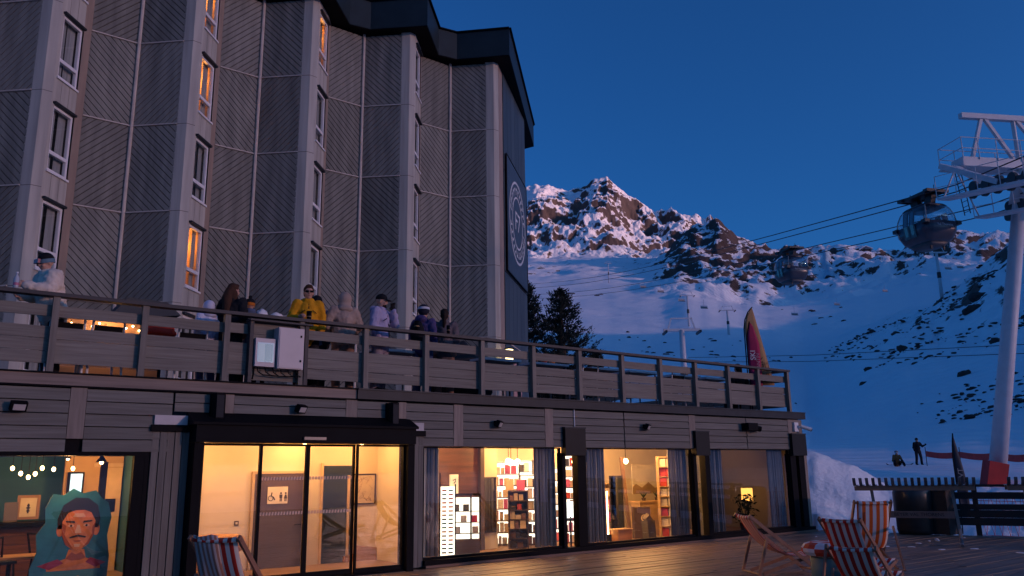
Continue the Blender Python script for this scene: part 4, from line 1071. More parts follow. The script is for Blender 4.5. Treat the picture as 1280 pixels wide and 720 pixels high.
lm = MB().bar((14.84, 1.7, 0.02), (14.80, 1.85, 1.95), 0.10, 0.05, up=(0, 1, 0)); tag(lm.build('leaning_board', mat('board_brown', (0.22, 0.13, 0.08), 0.6)), 'tall narrow brown board leaning beside the shop mirror', 'board')
lw = thing('light_tube', 'upright warm light tube at the edge of the second shop window', 'lamp', (13.92, 1.5, 0.15)); MB().tube([(0, 0, 0.02), (0, 0, 1.0)], 0.016, 6).build('tube', bulb_m, lw); MB().box(-0.05, 0.05, -0.05, 0.05, -0.14, 0.018).build('foot', black_metal, lw)
ps = thing('mountain_poster', 'framed pale poster of a mountain ridge at the back of the shop', 'poster', (16.45, 2.6, 1.02))
MB().box(-0.55, 0.55, -0.02, 0, 0, 0.75).build('print', mat('poster_sky', (0.62, 0.56, 0.44), 0.6), ps)
MB().prism([(-0.55, 0.0), (0.55, 0.0), (0.55, 0.22), (0.3, 0.14), (0.05, 0.30), (-0.2, 0.16), (-0.42, 0.26), (-0.55, 0.18)], lambda a, b, d: (a, d, b), -0.024, -0.0205).build('printed_ridge', mat('poster_hill', (0.3, 0.2, 0.1), 0.6), ps)
for k, x in enumerate((16.0, 16.5)):
    an = thing('potted_plant', 'small dark potted plant on the shop counter under the mountain poster', 'plant', (x, 2.3, 0.86), 0, 'small plants on the shop counter'); MB().lathe([(0.05, 0), (0.06, 0.07)], seg=10).build('pot', brown_door, an)
    lv = MB(); rr = random.Random(k)
    for q in range(9):
        t = q * 0.7; lv.tube([(0, 0, 0.07), (0.06 * math.cos(t), 0.06 * math.sin(t), 0.15), (0.11 * math.cos(t), 0.11 * math.sin(t), 0.22)], [0.012, 0.01, 0.002], 4)
    tag(lv.build('leaves', mat('leaf_dark', (0.02, 0.035, 0.012), 0.7), an), kind='stuff')
ct = thing('shop_counter', 'pale wooden shop counter below the mountain poster', 'counter', (16.2, 2.3, 0.012))
MB().box(-0.55, 0.55, -0.2, 0.2, 0.80, 0.845).build('top', sand_wood, ct); MB().box(-0.52, 0.52, -0.17, 0.17, 0, 0.797).build('body', sand_wood, ct)
bx = thing('dark_carton', 'dark brown carton with a round pale emblem on the shop floor', 'box', (15.12, 1.55, 0.012), -0.55); MB().box(-0.2, 0.2, -0.05, 0.2, 0, 0.74).build('carton', brown_door, bx)
MB().prism(oval(0.05, 0.48, 0.085, 0.085), lambda a, b, d: (a, d, b), -0.056, -0.0515).build('emblem', mat('emblem_cream', (0.7, 0.55, 0.32), 0.6), bx); MB().prism(oval(0.05, 0.48, 0.06, 0.06), lambda a, b, d: (a, d, b), -0.059, -0.0565).build('emblem_centre', brown_door, bx)
b2 = thing('dark_crate', 'small tilted dark crate in front of the emblem carton', 'crate', (14.84, 1.05, 0.012)); MB().bar((0, 0, 0.02), (0.03, 0.06, 0.44), 0.26, 0.2, up=(0, 1, 0)).build('body', mat('crate_grey', (0.06, 0.05, 0.05), 0.6), b2); MB().bar((0, -0.03, 0.445), (0.03, 0.1, 0.475), 0.24, 0.16, up=(0, 1, 0)).build('lid', mat('crate_lid', (0.12, 0.1, 0.1), 0.6), b2)
rb = thing('bench_box', 'reddish wooden bench box below the leaning mirror', 'box', (14.2, 1.35, 0.012)); MB().box(-0.22, 0.24, -0.12, 0.12, 0, 0.26).build('body', orange_wood, rb); MB().box(-0.24, 0.26, -0.14, 0.14, 0.262, 0.285).build('lid', sand_wood, rb)
shelf_unit(13.25, 2.5, 0.55, 1.7, 6, 'lit shelf of folded goods at the left of the second shop window', pal_w, 12, glow=True)
shelf_unit(15.45, 3.1, 0.7, 1.3, 4, 'low shelf of goods at the back under the mountain poster', pal_w, 13, dark=False)
shelf_unit(12.75, 3.4, 0.7, 1.9, 7, 'tall shelf of bright goods at the back of the shop', pal_w, 14, glow=True)
for k, (x, y, c, lab) in enumerate([(11.50, 1.72, (0.62, 0.12, 0.32), 'pink gift bag on top of the free standing dark rack'), (11.30, 1.86, (0.72, 0.5, 0.3), 'cream paper bag on top of the free standing dark rack')]):
    t = thing('gift_bag', lab, 'bag', (x, y, 1.235), -0.6); MB().box(-0.09, 0.09, -0.05, 0.05, 0, 0.22).build('bag', mat('bag_%d' % k, c, 0.6), t); MB().tube([(-0.04, 0, 0.22), (0, 0, 0.29), (0.04, 0, 0.22)], 0.006, 5).build('handle', white_paint, t)
for k, (x, y, z) in enumerate([(11.0, 1.5, 1.86), (11.45, 2.0, 1.84), (11.95, 2.4, 1.86), (12.75, 1.3, 1.84), (13.3, 2.0, 1.84), (15.3, 2.2, 1.86)]):
    t = thing('pendant_lamp', 'small glass pendant lamp hanging over the shop shelves', 'lamp', (x, y, z), 0, 'pendant lamps in the shop'); MB().ell((0, 0, 0), 0.07, seg=12, rings=8).build('globe', bulb_m, t, True); MB().tube([(0, 0, 0.07), (0, 0, 2.245 - z)], 0.007, 5).build('flex', black_metal, t)
# third window: dim lounge with a plant and an amber lamp
pw2 = MB().bar((15.98, 0.18, 1.125), (18.75, 3.2, 1.125), 0.08, 2.22); pw2.build('shop_light_baffle', mat('slate_wall', (0.05, 0.06, 0.075), 0.6), shop)  # diagonal wall added to keep shop light out of the lounge
dk_ = MB().box(18.6, 19.82, 3.2, 3.28, 0.012, 2.05); dk_.build('lounge_wall', mat('slate_wall', (0.05, 0.06, 0.075), 0.6), shop)
al = thing('amber_lamp', 'square amber lamp glowing in the lounge behind the dark plant', 'lamp', (19.05, 1.35, 0.78))
MB().box(-0.13, 0.13, -0.09, 0.09, 0, 0.33).build('shade', emit_mat('amber_shade', (1.0, 0.42, 0.08), 1.6), al); MB().tube([(0, 0, -0.76), (0, 0, 0)], 0.02, 6).build('stand', black_metal, al)
gp = thing('house_plant', 'dense dark leafy house plant in the lounge window', 'plant', (18.12, 0.75, 0.012))
MB().lathe([(0.13, 0), (0.16, 0.25), (0.15, 0.26)], seg=12).build('pot', brown_door, gp)
lv = MB(); rr = random.Random(11)
for q in range(170):
    t = rr.uniform(0, 2 * PI); rad = rr.uniform(0.05, 0.42); z = rr.uniform(0.25, 0.95); s = rr.uniform(0.04, 0.08)
    c = Vector((rad * math.cos(t), rad * math.sin(t) * 0.6, z)); n1 = Vector((rr.uniform(-1, 1), rr.uniform(-1, 1), rr.uniform(-.6, .6))).normalized(); n2 = n1.cross(Vector((rr.uniform(-1, 1), rr.uniform(-1, 1), rr.uniform(-1, 1)))).normalized()
    lv.add([c - n1 * s, c + n2 * s * .45, c + n1 * s, c - n2 * s * .45], [(0, 1, 2, 3)])
tag(lv.build('foliage', mat('leaf_dark'  , (0.02, 0.035, 0.012), 0.7), gp), kind='stuff')
stm = MB()
for q in range(8): t = q * 0.8; stm.tube([(0, 0, 0.25), (0.15 * math.cos(t), 0.1 * math.sin(t), 0.6), (0.3 * math.cos(t), 0.18 * math.sin(t), 0.9)], 0.008, 4)
tag(stm.build('stems', MATS['leaf_dark'], gp), kind='stuff')

# ------------------------------------------------------------------ fittings on the facade
def floodlight(x, z, rz, label):
    t = thing('floodlight', label, 'floodlight', (x, -0.012, z), rz, 'floodlights on the facade')
    MB().box(-0.03, 0.03, -0.05, 0.0, -0.04, 0.04).build('bracket', black_metal, t)
    h = MB(); h.bar((0, -0.06, 0.0), (0, -0.13, -0.035), 0.20, 0.13, up=(0, 0.4, 1)); h.build('housing', black_metal, t)
    l = MB(); l.bar((0, -0.132, -0.037), (0, -0.136, -0.039), 0.15, 0.085, up=(0, 0.4, 1)); l.build('lens', mat('lens_pale', (0.5, 0.47, 0.46), 0.15), t)
    return t
floodlight(1.45, 2.62, 0.2, 'black floodlight on the cladding above the bar window')
floodlight(5.46, 2.72, 0.5, 'black floodlight with a pale lens above the sliding doors')
floodlight(9.52, 2.57, 0.6, 'black floodlight above the shop window with the goggle display')
floodlight(13.68, 2.60, 0.5, 'black floodlight above the shop window with the shoe boxes')
floodlight(17.75, 2.64, 0.4, 'small black floodlight above the lounge window')
for x, z, lab in ((4.14, 2.69, 'black loudspeaker box above the left end of the door hood'), (7.22, 2.66, 'black loudspeaker box above the right end of the door hood')):
    t = thing('loudspeaker', lab, 'loudspeaker', (x, -0.01, z), 0, 'loudspeakers over the doors')
    MB().prism([(-0.10, 0.0), (0.10, 0.0), (0.10, -0.14), (0.06, -0.20), (-0.06, -0.20), (-0.10, -0.14)], lambda a, b, d: (a, b, d), -0.20, 0.20).build('case', black_metal, t)
    MB().box(-0.055, 0.055, -0.208, -0.2005, -0.17, 0.17).build('grille', mat('grille_grey', (0.02, 0.02, 0.024), 0.8), t)
t = thing('wall_projector', 'long black projector lamp fixed high on the cladding near the corner', 'lamp', (17.42, -0.012, 2.66))
MB().box(-0.20, 0.18, -0.22, 0.0, -0.09, 0.09).build('case', black_metal, t); MB().tube([(0.18, -0.14, -0.02), (0.30, -0.20, -0.06)], 0.07, 10).build('snout', black_metal, t)
t = thing('security_camera', 'white security camera on a bracket at the building corner', 'camera', (19.50, -0.013, 2.62))
MB().box(-0.09, 0.09, -0.06, 0.0, -0.04, 0.20).build('junction_box', white_paint, t); MB().box(-0.06, 0.14, -0.08, 0.0, -0.30, -0.10).build('lower_box', white_paint, t)
MB().tube([(0.05, -0.07, 0.08), (0.14, -0.14, 0.06)], 0.025, 6).build('bracket', white_paint, t); MB().tube([(0.10, -0.12, 0.10), (0.30, -0.30, 0.0)], 0.05, 10).build('body', white_paint, t); MB().tube([(0.301, -0.301, -0.001), (0.31, -0.31, -0.005)], 0.04, 10).build('lens', black_metal, t)
cd_ = MB().tube([(11.6, -0.02, 2.9), (11.605, -0.02, 2.55)], 0.012, 6); tag(cd_.build('conduit', white_paint), 'thin white conduit running down to the first black light box', 'conduit')

# ------------------------------------------------------------------ deckchairs
chair_wood = mat('deckchair_wood', (0.30, 0.145, 0.085), 0.5, scale=(6, 6, 6), col2=(0.2, 0.095, 0.06))
cap_wood = mat('deckchair_end', (0.05, 0.035, 0.03), 0.5)
def stripe_mat(name, c1, c2, n, w, axis=0):
    m = bpy.data.materials.new(name); m.use_nodes = True; nt = m.node_tree; b = nt.nodes['Principled BSDF']; _inp(b, 'Roughness', 0.85); _inp(b, 'Specular IOR Level', 0.2)
    tc = nt.nodes.new('ShaderNodeTexCoord'); sp = nt.nodes.new('ShaderNodeSeparateXYZ'); nt.links.new(tc.outputs['Object'], sp.inputs[0])
    ma = nt.nodes.new('ShaderNodeMath'); ma.operation = 'MULTIPLY_ADD'; ma.inputs[1].default_value = n / w; ma.inputs[2].default_value = 100.5
    fr = nt.nodes.new('ShaderNodeMath'); fr.operation = 'FRACT'; gt = nt.nodes.new('ShaderNodeMath'); gt.operation = 'GREATER_THAN'; gt.inputs[1].default_value = 0.5
    nt.links.new(sp.outputs[axis], ma.inputs[0]); nt.links.new(ma.outputs[0], fr.inputs[0]); nt.links.new(fr.outputs[0], gt.inputs[0])
    mx = nt.nodes.new('ShaderNodeMix'); mx.data_type = 'RGBA'; mx.inputs[6].default_value = (*c1, 1); mx.inputs[7].default_value = (*c2, 1)
    nt.links.new(gt.outputs[0], mx.inputs[0]); nt.links.new(mx.outputs[2], b.inputs['Base Color'])
    MATS[name] = m; return m
stripe_red = stripe_mat('red_white_stripe', (0.70, 0.64, 0.56), (0.58, 0.035, 0.02), 5, 0.5)
stripe_orange = stripe_mat('orange_white_stripe', (0.68, 0.66, 0.66), (0.72, 0.12, 0.02), 4.5, 0.5)
def deckchair(label, loc, heading, top=(0.52, 0.95), fabric=stripe_red, scale=1.0, throw=False):
    """local: faces -y; top = (how far back, how high) of the head bar; heading = direction it faces"""
    t = thing('deckchair', label, 'deckchair', loc, math.atan2(heading[0], -heading[1]) , 'striped deckchairs on the deck')
    t.scale = (scale,) * 3
    ty, tz = top; hw = 0.29
    for s in (-1, 1):
        MB().bar((s * hw, ty + 0.03, tz + 0.03), (s * hw, -0.50, 0.02), 0.028, 0.055, up=(0, 0, 1)).build('back_rail', chair_wood, t)
        MB().bar((s * (hw - 0.04), -0.62, 0.36), (s * (hw - 0.04), 0.46, 0.03), 0.028, 0.05).build('seat_rail', chair_wood, t)
        MB().bar((s * (hw + 0.032), ty * 0.62, 0.02 + (tz) * 0.62), (s * (hw + 0.032), 0.56, 0.02), 0.026, 0.045).build('strut', chair_wood, t)
    MB().tube([(-hw - 0.02, ty, tz), (hw + 0.02, ty, tz)], 0.02, 8).build('head_bar', chair_wood, t)
    MB().tube([(-hw + 0.02, -0.60, 0.355), (hw - 0.02, -0.60, 0.355)], 0.019, 8).build('front_bar', chair_wood, t)
    MB().tube([(-hw - 0.05, 0.56, 0.03), (hw + 0.05, 0.56, 0.03)], 0.016, 6).build('rear_bar', chair_wood, t)
    MB().tube([(-hw, -0.44, 0.06), (hw, -0.44, 0.06)], 0.014, 6).build('foot_bar', chair_wood, t)
    f = MB(); n = 22; P0, P1, P2 = Vector((0, ty + 0.005, tz + 0.02)), Vector((0, 0.06 + 0.2 * ty, 0.02)), Vector((0, -0.60, 0.375)); pts = []
    for k in range(-2, n + 1):
        if k < 0: pts.append(Vector((0, ty + 0.022, tz - 0.03 + 0.03 * (k + 2)))); continue
        q = k / n; pts.append(P0 * (1 - q) ** 2 + P1 * (2 * q * (1 - q)) + P2 * q * q)
    w = hw - 0.04; vs = []; NX = 6
    for p in pts:
        for i in range(NX + 1):
            x = -w + 2 * w * i / NX; vs.append((x, p.y, p.z + 0.012 * (abs(x) / w) ** 2))
    f.add(vs, [(a * (NX + 1) + i, a * (NX + 1) + i + 1, (a + 1) * (NX + 1) + i + 1, (a + 1) * (NX + 1) + i) for a in range(len(pts) - 1) for i in range(NX)])
    fo = f.build('sling', fabric, t, True); md = fo.modifiers.new('thick', 'SOLIDIFY'); md.thickness = 0.004
    if throw:
        bl = MB(); vs = []; NB = 9
        for k in range(NB + 1):
            q = k / NB * 0.55; p = P0 * (1 - q) ** 2 + P1 * (2 * q * (1 - q)) + P2 * q * q
            for i in range(5): x = w * (-0.15 + 1.15 * i / 4) + 0.06 * q; vs.append((x, p.y + 0.028 + 0.006 * math.sin(k + i), p.z + 0.02 + 0.012 * math.sin(1.7 * i + k)))
        bl.add(vs, [(a * 5 + i, a * 5 + i + 1, (a + 1) * 5 + i + 1, (a + 1) * 5 + i) for a in range(NB) for i in range(4)])
        bo = bl.build('blanket', stripe_mat('blanket_stripe', (0.30, 0.16, 0.12), (0.5, 0.42, 0.4), 9, 0.5), t, True); md = bo.modifiers.new('thick', 'SOLIDIFY'); md.thickness = 0.012
    return t
deckchair('red striped wooden deckchair standing alone before the lounge window', (11.75, -4.75, 0.005), (0.86, -0.5), (0.62, 0.90), stripe_red, 0.98)
dcb = deckchair('orange striped deckchair standing upright beside the bar table', (13.35, -5.35, 0.005), (0.70, 0.72), (0.34, 1.06), stripe_orange, 1.0)
deckchair('red striped deckchair with dark wooden rails beside the teal drum', (10.95, -6.55, 0.005), (1.0, 0.12), (0.52, 0.95), stripe_red, 0.98)
deckchair('low reclined red striped deckchair in front of the teal drum', (9.75, -7.35, 0.005), (1.0, 0.25), (0.62, 0.74), stripe_red, 0.95)
deckchair('red striped deckchair with a brown blanket before the sliding doors', (3.25, -3.95, 0.005), (0.80, 0.6), (0.46, 1.0), stripe_red, 1.0, True)
tx = text_obj('sling_lettering', 'Good Morning', 0.045, ink, frame_mat((0.14, 0.27, 0.78), (0, 0.35, 0.94), (1, 0, 0)), dcb)
# drum with chequered cushion
dr_ = thing('drum_stool', 'teal drum stool with a red and white chequered cushion between deckchairs', 'stool', (11.35, -5.85, 0.005))
MB().lathe([(0.27, 0), (0.285, 0.04), (0.285, 0.34), (0.27, 0.36)], seg=24).build('drum', mat('teal_drum', (0.10, 0.20, 0.20), 0.5), dr_, True)
cu = MB(); SEG = 20; prof = [(0.05, 0.10), (0.28, 0.10), (0.36, 0.075), (0.40, 0.02), (0.40, -0.03), (0.36, -0.08), (0.27, -0.10)]
vs = []; 
for r, z in prof:
    for k in range(SEG): vs.append((r * math.cos(2 * PI * k / SEG), r * math.sin(2 * PI * k / SEG), 0.465 + z))
fs = []; mi = []
for i in range(len(prof) - 1):
    for k in range(SEG): fs.append((i * SEG + k, i * SEG + (k + 1) % SEG, (i + 1) * SEG + (k + 1) % SEG, (i + 1) * SEG + k)); mi.append(((i + 1) // 2 + k // 2) % 2)
fs.append(tuple(range(SEG))); mi.append(0); cu.v = vs; cu.f = fs; cu.m = mi
cu.build('cushion', [mat('cushion_white', (0.66, 0.64, 0.64), 0.7), mat('cushion_red', (0.55, 0.05, 0.02), 0.7)], dr_)

# ------------------------------------------------------------------ bar tables topped with old skis
steel = mat('table_steel', (0.22, 0.21, 0.21), 0.35, metal=0.6)
ski_m = mat('dark_ski', (0.10, 0.115, 0.14), 0.25, rand=0.45, spec=0.7)
def ski_table(x0, y0, x1, y1, label, board_text):
    d = Vector((x1 - x0, y1 - y0, 0)); L = d.length
    t = thing('ski_table', label, 'table', (x0, y0, 0.004), math.atan2(d.y, d.x), 'high tables made of skis')
    MB().box(0.0, L, 0.005, 0.09, 1.135, 1.225).build('front_beam', mat('table_beam', (0.24, 0.17, 0.13), 0.6, scale=(1, 12, 12)), t)
    MB().box(0.0, L, 0.62, 0.70, 1.135, 1.225).build('rear_beam', MATS['table_beam'], t)
    n = int(L / 0.123)
    for k in range(n + 1):
        x = 0.02 + k * (L - 0.04) / n
        s = MB(); s.tube([(x, 0.78, 1.245), (x, 0.02, 1.245), (x, -0.06, 1.258), (x, -0.13, 1.29), (x, -0.17, 1.335)], [0.001] * 5, 4)
        s = MB(); pts = [(0.80, 1.238), (0.02, 1.238), (-0.08, 1.25), (-0.17, 1.285), (-0.23, 1.34), (-0.26, 1.40)]
        for (a, za), (b, zb) in zip(pts, pts[1:]): s.bar((x, a, za), (x, b, zb), 0.062, 0.014)
        s.build('ski', ski_m, t)
    for lx in (0.32, L - 0.42):
        MB().bar((lx, 0.35, 1.13), (lx + 0.06, 0.35, 0.30), 0.07, 0.06, up=(1, 0, 0)).build('leg', steel, t)
        for s in (-1, 1): MB().tube([(lx + 0.06, 0.35, 0.36), (lx + 0.06 , 0.35 + s * 0.05, 0.16), (lx + 0.06, 0.35 + s * 0.16, 0.06), (lx + 0.06, 0.35 + s * 0.34, 0.035)], 0.034, 8).build('foot', steel, t)
    MB().box(0.4, L - 0.42, 0.30, 0.33, 0.56, 0.70).build('name_board', mat('name_board_wood', (0.16, 0.12, 0.11), 0.6), t)
    if board_text: text_obj('board_lettering', board_text, 0.10, mat('burnt_letter', (0.04, 0.03, 0.03), 0.8), frame_mat((L / 2 + 0.05, 0.298, 0.63), (1, 0, 0), (0, 0, 1)), t)
ski_table(16.95, -3.05, 17.98, -5.10, 'high table topped with dark skis beside the orange deckchair', 'BEYER VAL THORENS')
ski_table(18.15, -5.65, 19.2, -7.75, 'second high ski table standing before the dark deck fence', None)

# ------------------------------------------------------------------ deck fence, covered tub, flags, net
fence_m = mat('fence_dark', (0.022, 0.018, 0.018), 0.7, scale=(2, 2, 14), rand=0.15)
fd = Vector((0.395, -0.919, 0)); F0 = Vector((21.15, -2.85, 0))
fn = thing('deck_fence', 'dark timber fence of broad boards along the outer edge of the deck', 'fence', F0, math.atan2(fd.y, fd.x))
for k in range(12):
    piece('post', fence_m, fn, k * 2.0 - 0.06 + 0.75, k * 2.0 + 0.06 + 0.75, -0.05, 0.05, -0.3, 1.2)
for k in range(11):
    a, b = k * 2.0 - 1.2 + 0.755, k * 2.0 + 0.745
    a = max(a, 0.0) if k == 0 else a
    a, b = (0.0, 0.75) if k == 0 else ((k - 1) * 2.0 + 0.755, k * 2.0 + 0.745)
    for z0, z1 in ((1.125, 1.185), (0.84, 1.0), (0.22, 0.40), (0.405, 0.58), (0.585, 0.72)): piece('board', fence_m, fn, a, b, -0.09, -0.055, z0, z1)
tub = thing('covered_tub', 'dark round tub under a tarpaulin behind the high ski table', 'tub', (20.75, -2.35, 0.004))
MB().lathe([(0.40, 0), (0.43, 0.1), (0.44, 0.95), (0.42, 1.0)], seg=20).build('tub_wall', fence_m, tub, True)
MB().lathe([(0.46, 0.50), (0.455, 1.0), (0.42, 1.10), (0.2, 1.13), (0.02, 1.14)], seg=20).build('tarpaulin', mat('tarpaulin', (0.035, 0.04, 0.045), 0.35), tub, True)
pl2 = thing('dark_planter', 'square dark planter box between the tub and the fence', 'planter', (21.05, -2.9, 0.004)); MB().box(-0.25, 0.25, -0.25, 0.25, 0, 1.02).build('box', fence_m, pl2); MB().box(-0.27, 0.27, -0.27, 0.27, 1.023, 1.06).build('rim', fence_m, pl2)

def gz(x, y):
    dx, dy = x - CAM.x, y - CAM.y
    return slope_z(math.atan2(dx, dy), math.hypot(dx, dy), x, y)[0]
CR = Vector((math.cos(math.radians(37.6)), -math.sin(math.radians(37.6)), 0)); CF = Vector((math.sin(math.radians(37.6)), math.cos(math.radians(37.6)), 0))
def feather_flag(name, label, base, h, w, m, side=1, along=CR, lean=0.06, bend=0.35):
    t = thing(name, label, 'flag', base)
    pole = [Vector((0, 0, 0)), Vector((0, 0, h * 0.5)) + along * (lean * h * 0.5 * side)]
    edge = []
    for k in range(13):
        q = k / 12; z = h * (0.22 + 0.78 * q); x = side * (0.02 + lean * h * q + bend * max(0, q - 0.55) ** 2 * 2.2)
        edge.append((x, z))
    MB().tube([(0, 0, 0)] + [tuple(along * x + Vector((0, 0, z))) for x, z in edge], 0.014, 6).build('pole', black_metal, t)
    f = MB(); vs = []
    for i, (x, z) in enumerate(edge):
        q = i / 12; ww = w * (1 - max(0, q - 0.3) ** 2 * 2.0) if q < 1 else 0
        ww = max(ww, 0.0) * (1.0 if q < 0.95 else 0.2)
        for j in range(5):
            d = j / 4; p = along * (x + side * (ww * d)) + Vector((0, 0, z - 0.10 * d * (1 - q))) + CF * (0.03 * math.sin(3 * d + 4 * q)); vs.append(p)
    f.add(vs, [(a * 5 + j, a * 5 + j + 1, (a + 1) * 5 + j + 1, (a + 1) * 5 + j) for a in range(12) for j in range(4)])
    fo = f.build('cloth', m, t, True); md = fo.modifiers.new('thick', 'SOLIDIFY'); md.thickness = 0.006
    return t
tan_m = mat('flag_tan', (0.42, 0.24, 0.11), 0.8); mag_m = mat('flag_magenta', (0.42, 0.02, 0.09), 0.8)
def sail_flag(label, base, poly, pole, m):
    t = thing('feather_flag', label, 'flag', base, 0, 'flags at the terrace end')
    fn = lambda a, b, d: tuple(CR * a + CF * (d + 0.03 * math.sin(5 * a + 2 * b)) + Vector((0, 0, b)))
    # the cloth is cut into bands so that it can billow
    mb = MB(); zs = np.linspace(min(p[1] for p in poly), max(p[1] for p in poly), 16)
    def span(z):
        xs = []
        for (a, b) in zip(poly, poly[1:] + poly[:1]):
            if (a[1] - z) * (b[1] - z) <= 0 and a[1] != b[1]: xs.append(a[0] + (b[0] - a[0]) * (z - a[1]) / (b[1] - a[1]))
        return (min(xs), max(xs)) if xs else (poly[0][0], poly[0][0])
    vs = []
    for z in zs:
        l, r = span(float(z))
        for q in range(5): vs.append(fn(l + (r - l) * q / 4, float(z), 0))
    mb.add(vs, [(a * 5 + q, a * 5 + q + 1, (a + 1) * 5 + q + 1, (a + 1) * 5 + q) for a in range(len(zs) - 1) for q in range(4)])
    o = mb.build('cloth', m, t, True); md = o.modifiers.new('thick', 'SOLIDIFY'); md.thickness = 0.006
    MB().tube([tuple(CR * a + Vector((0, 0, b))) for a, b in pole], 0.016, 6).build('pole', black_metal, t)
    return t
ft = sail_flag('tall tan feather flag with black lettering at the terrace end', (18.45, 0.70, 3.062), [(0.15, 0.75), (0.10, 2.30), (0.14, 2.55), (0.24, 2.76), (0.36, 2.90), (0.38, 2.84), (0.52, 2.15), (0.80, 0.75)], [(0.10, 0), (0.09, 2.3), (0.13, 2.56), (0.23, 2.78), (0.36, 2.92)], tan_m)
text_obj('flag_lettering', 'NICK', 0.27, ink, frame_mat(Vector((0, 0, 1.2)) + CR * 0.45 - CF * 0.05, (-0.08, 0, 1), -CR), ft)
text_obj('flag_lettering', 'RACE', 0.15, mat('flag_print', (0.2, 0.1, 0.05), 0.8), frame_mat(Vector((0, 0, 1.2)) + CR * 0.63 - CF * 0.05, (-0.12, 0, 1), -CR), ft)
fm = sail_flag('shorter magenta feather flag with white lettering in front of the tan one', (18.40, 0.50, 3.062), [(0.03, 0.7), (0.0, 1.6), (0.03, 2.1), (0.12, 2.46), (0.18, 2.42), (0.33, 1.85), (0.34, 0.7)], [(0.02, 0), (0.0, 1.6), (0.02, 2.1), (0.11, 2.48)], mag_m)
text_obj('flag_lettering', 'SKI', 0.20, white_paint, frame_mat(Vector((0, 0, 1.55)) + CR * 0.13 - CF * 0.05, (0, 0, 1), -CR), fm)
text_obj('flag_lettering', 'ANTIN', 0.13, mat('flag_pale', (0.6, 0.35, 0.4), 0.8), frame_mat(Vector((0, 0, 1.40)) + CR * 0.26 - CF * 0.05, (0, 0, 1), -CR), fm)
fb = feather_flag('feather_flag', 'dark blue feather flag standing in the snow beyond the deck', (22.75, -2.55, -0.1), 2.58, 0.26, mat('flag_navy', (0.018, 0.028, 0.05), 0.7), 1, CR, -0.02, 0.22)
text_obj('flag_lettering', 'VT', 0.20, mat('flag_grey', (0.3, 0.33, 0.36), 0.8), frame_mat(Vector((0, 0, 1.55)) + CR * 0.12 - CF * 0.06, (0, 0, 1), -CR), fb)
# orange-red safety netting
net_m = mat('red_net', (0.75, 0.06, 0.05), 0.8)
def net(pts, z0, z1, label, name='safety_net', band=None):
    t = thing(name, label, 'net', (0, 0, 0))
    g = [Vector((x, y, gz(x, y))) for x, y in pts]
    for p in g: MB().tube([p - Vector((0, 0, .2)), p + Vector((0, 0, z1 + 0.25))], 0.022, 6).build('pole', net_m if band is None else black_metal, t)
    m = MB(); 
    for a, b in zip(g, g[1:]):
        n = 8
        for k in range(n):
            p, q = a.lerp(b, k / n), a.lerp(b, (k + 1) / n); s0, s1 = [0.10 * math.sin(PI * v) for v in (k / n, (k + 1) / n)]
            m.add([p + Vector((0, 0, z0 - s0)), q + Vector((0, 0, z0 - s1)), q + Vector((0, 0, z1 - s1)), p + Vector((0, 0, z1 - s0))], [(0, 1, 2, 3)])
    o = m.build('netting', net_m, t); md = o.modifiers.new('thick', 'SOLIDIFY'); md.thickness = 0.01
net([(53.8, 13.4), (50.5, 9.8), (47.5, 6.4), (44.5, 3.8), (42.0, 1.0), (41, -2.5)], 0.60, 0.95, 'red safety net strung across the snow behind the standing skier', band=1)
mesh_net = MB(); 
t = thing('mesh_fence', 'fine red mesh netting on poles just beyond the dark deck fence', 'net')
g = [Vector((24.0 + k * 0.9, -2.4 - k * 2.0, 0)) for k in range(6)]
for p in g: p.z = gz(p.x, p.y); MB().tube([p, p + Vector((0, 0, 1.35))], 0.025, 6).build('pole', net_m, t)
for a, b in zip(g, g[1:]):
    for k in range(12):
        p = a.lerp(b, k / 12); q = a.lerp(b, (k + 1) / 12)
        mesh_net.tube([p + Vector((0, 0, 0.1)), q + Vector((0, 0, 1.2))], 0.006, 3, cap=False); mesh_net.tube([p + Vector((0, 0, 1.2)), q + Vector((0, 0, 0.1))], 0.006, 3, cap=False)
    for z in (0.1, 0.4, 0.7, 1.0, 1.2): mesh_net.tube([a + Vector((0, 0, z)), b + Vector((0, 0, z))], 0.008, 3, cap=False)
tag(mesh_net.build('netting', net_m, t), kind='stuff')

# ------------------------------------------------------------------ cable lift
lift_white = mat('pylon_white', (0.60, 0.58, 0.60), 0.5, var=0.06)
lift_dark = mat('lift_dark', (0.025, 0.025, 0.03), 0.5)
ROPES = {'a': ((35.10, 1.55, 13.27), (81.59, 88.21, 31.45)), 'b': ((36.06, 1.99, 13.27), (83.56, 90.47, 31.45)), 'c': ((39.17, 1.81, 13.27), (87.77, 93.73, 31.45)), 'd': ((40.86, 2.51, 13.27), (90.13, 96.18, 31.45))}
rope_lab = {'a': 'highest dark haul rope of the gondola lift, carrying the dark cabin', 'b': 'second haul rope running just behind the dark cabin', 'c': 'third haul rope of the gondola lift, on its far track', 'd': 'lowest haul rope of the gondola lift, on its far track'}
for k, (p, q) in ROPES.items():
    p, q = Vector(p), Vector(q); d = (q - p).normalized()
    pts = [p - Vector((d.x, d.y, d.z * 0.3)) * 40, p] + [p.lerp(q, i / 12) - Vector((0, 0, 1.0 * math.sin(PI * i / 12))) for i in range(1, 13)]
    tag(MB().tube(pts, 0.026, 6).build('haul_rope', lift_dark), rope_lab[k], 'cable', 'haul ropes of the gondola lift')
py = thing('lift_pylon', 'tall white leaning lift pylon with catwalks and sheaves above the deck', 'pylon', (37.4, 2.7, 0))
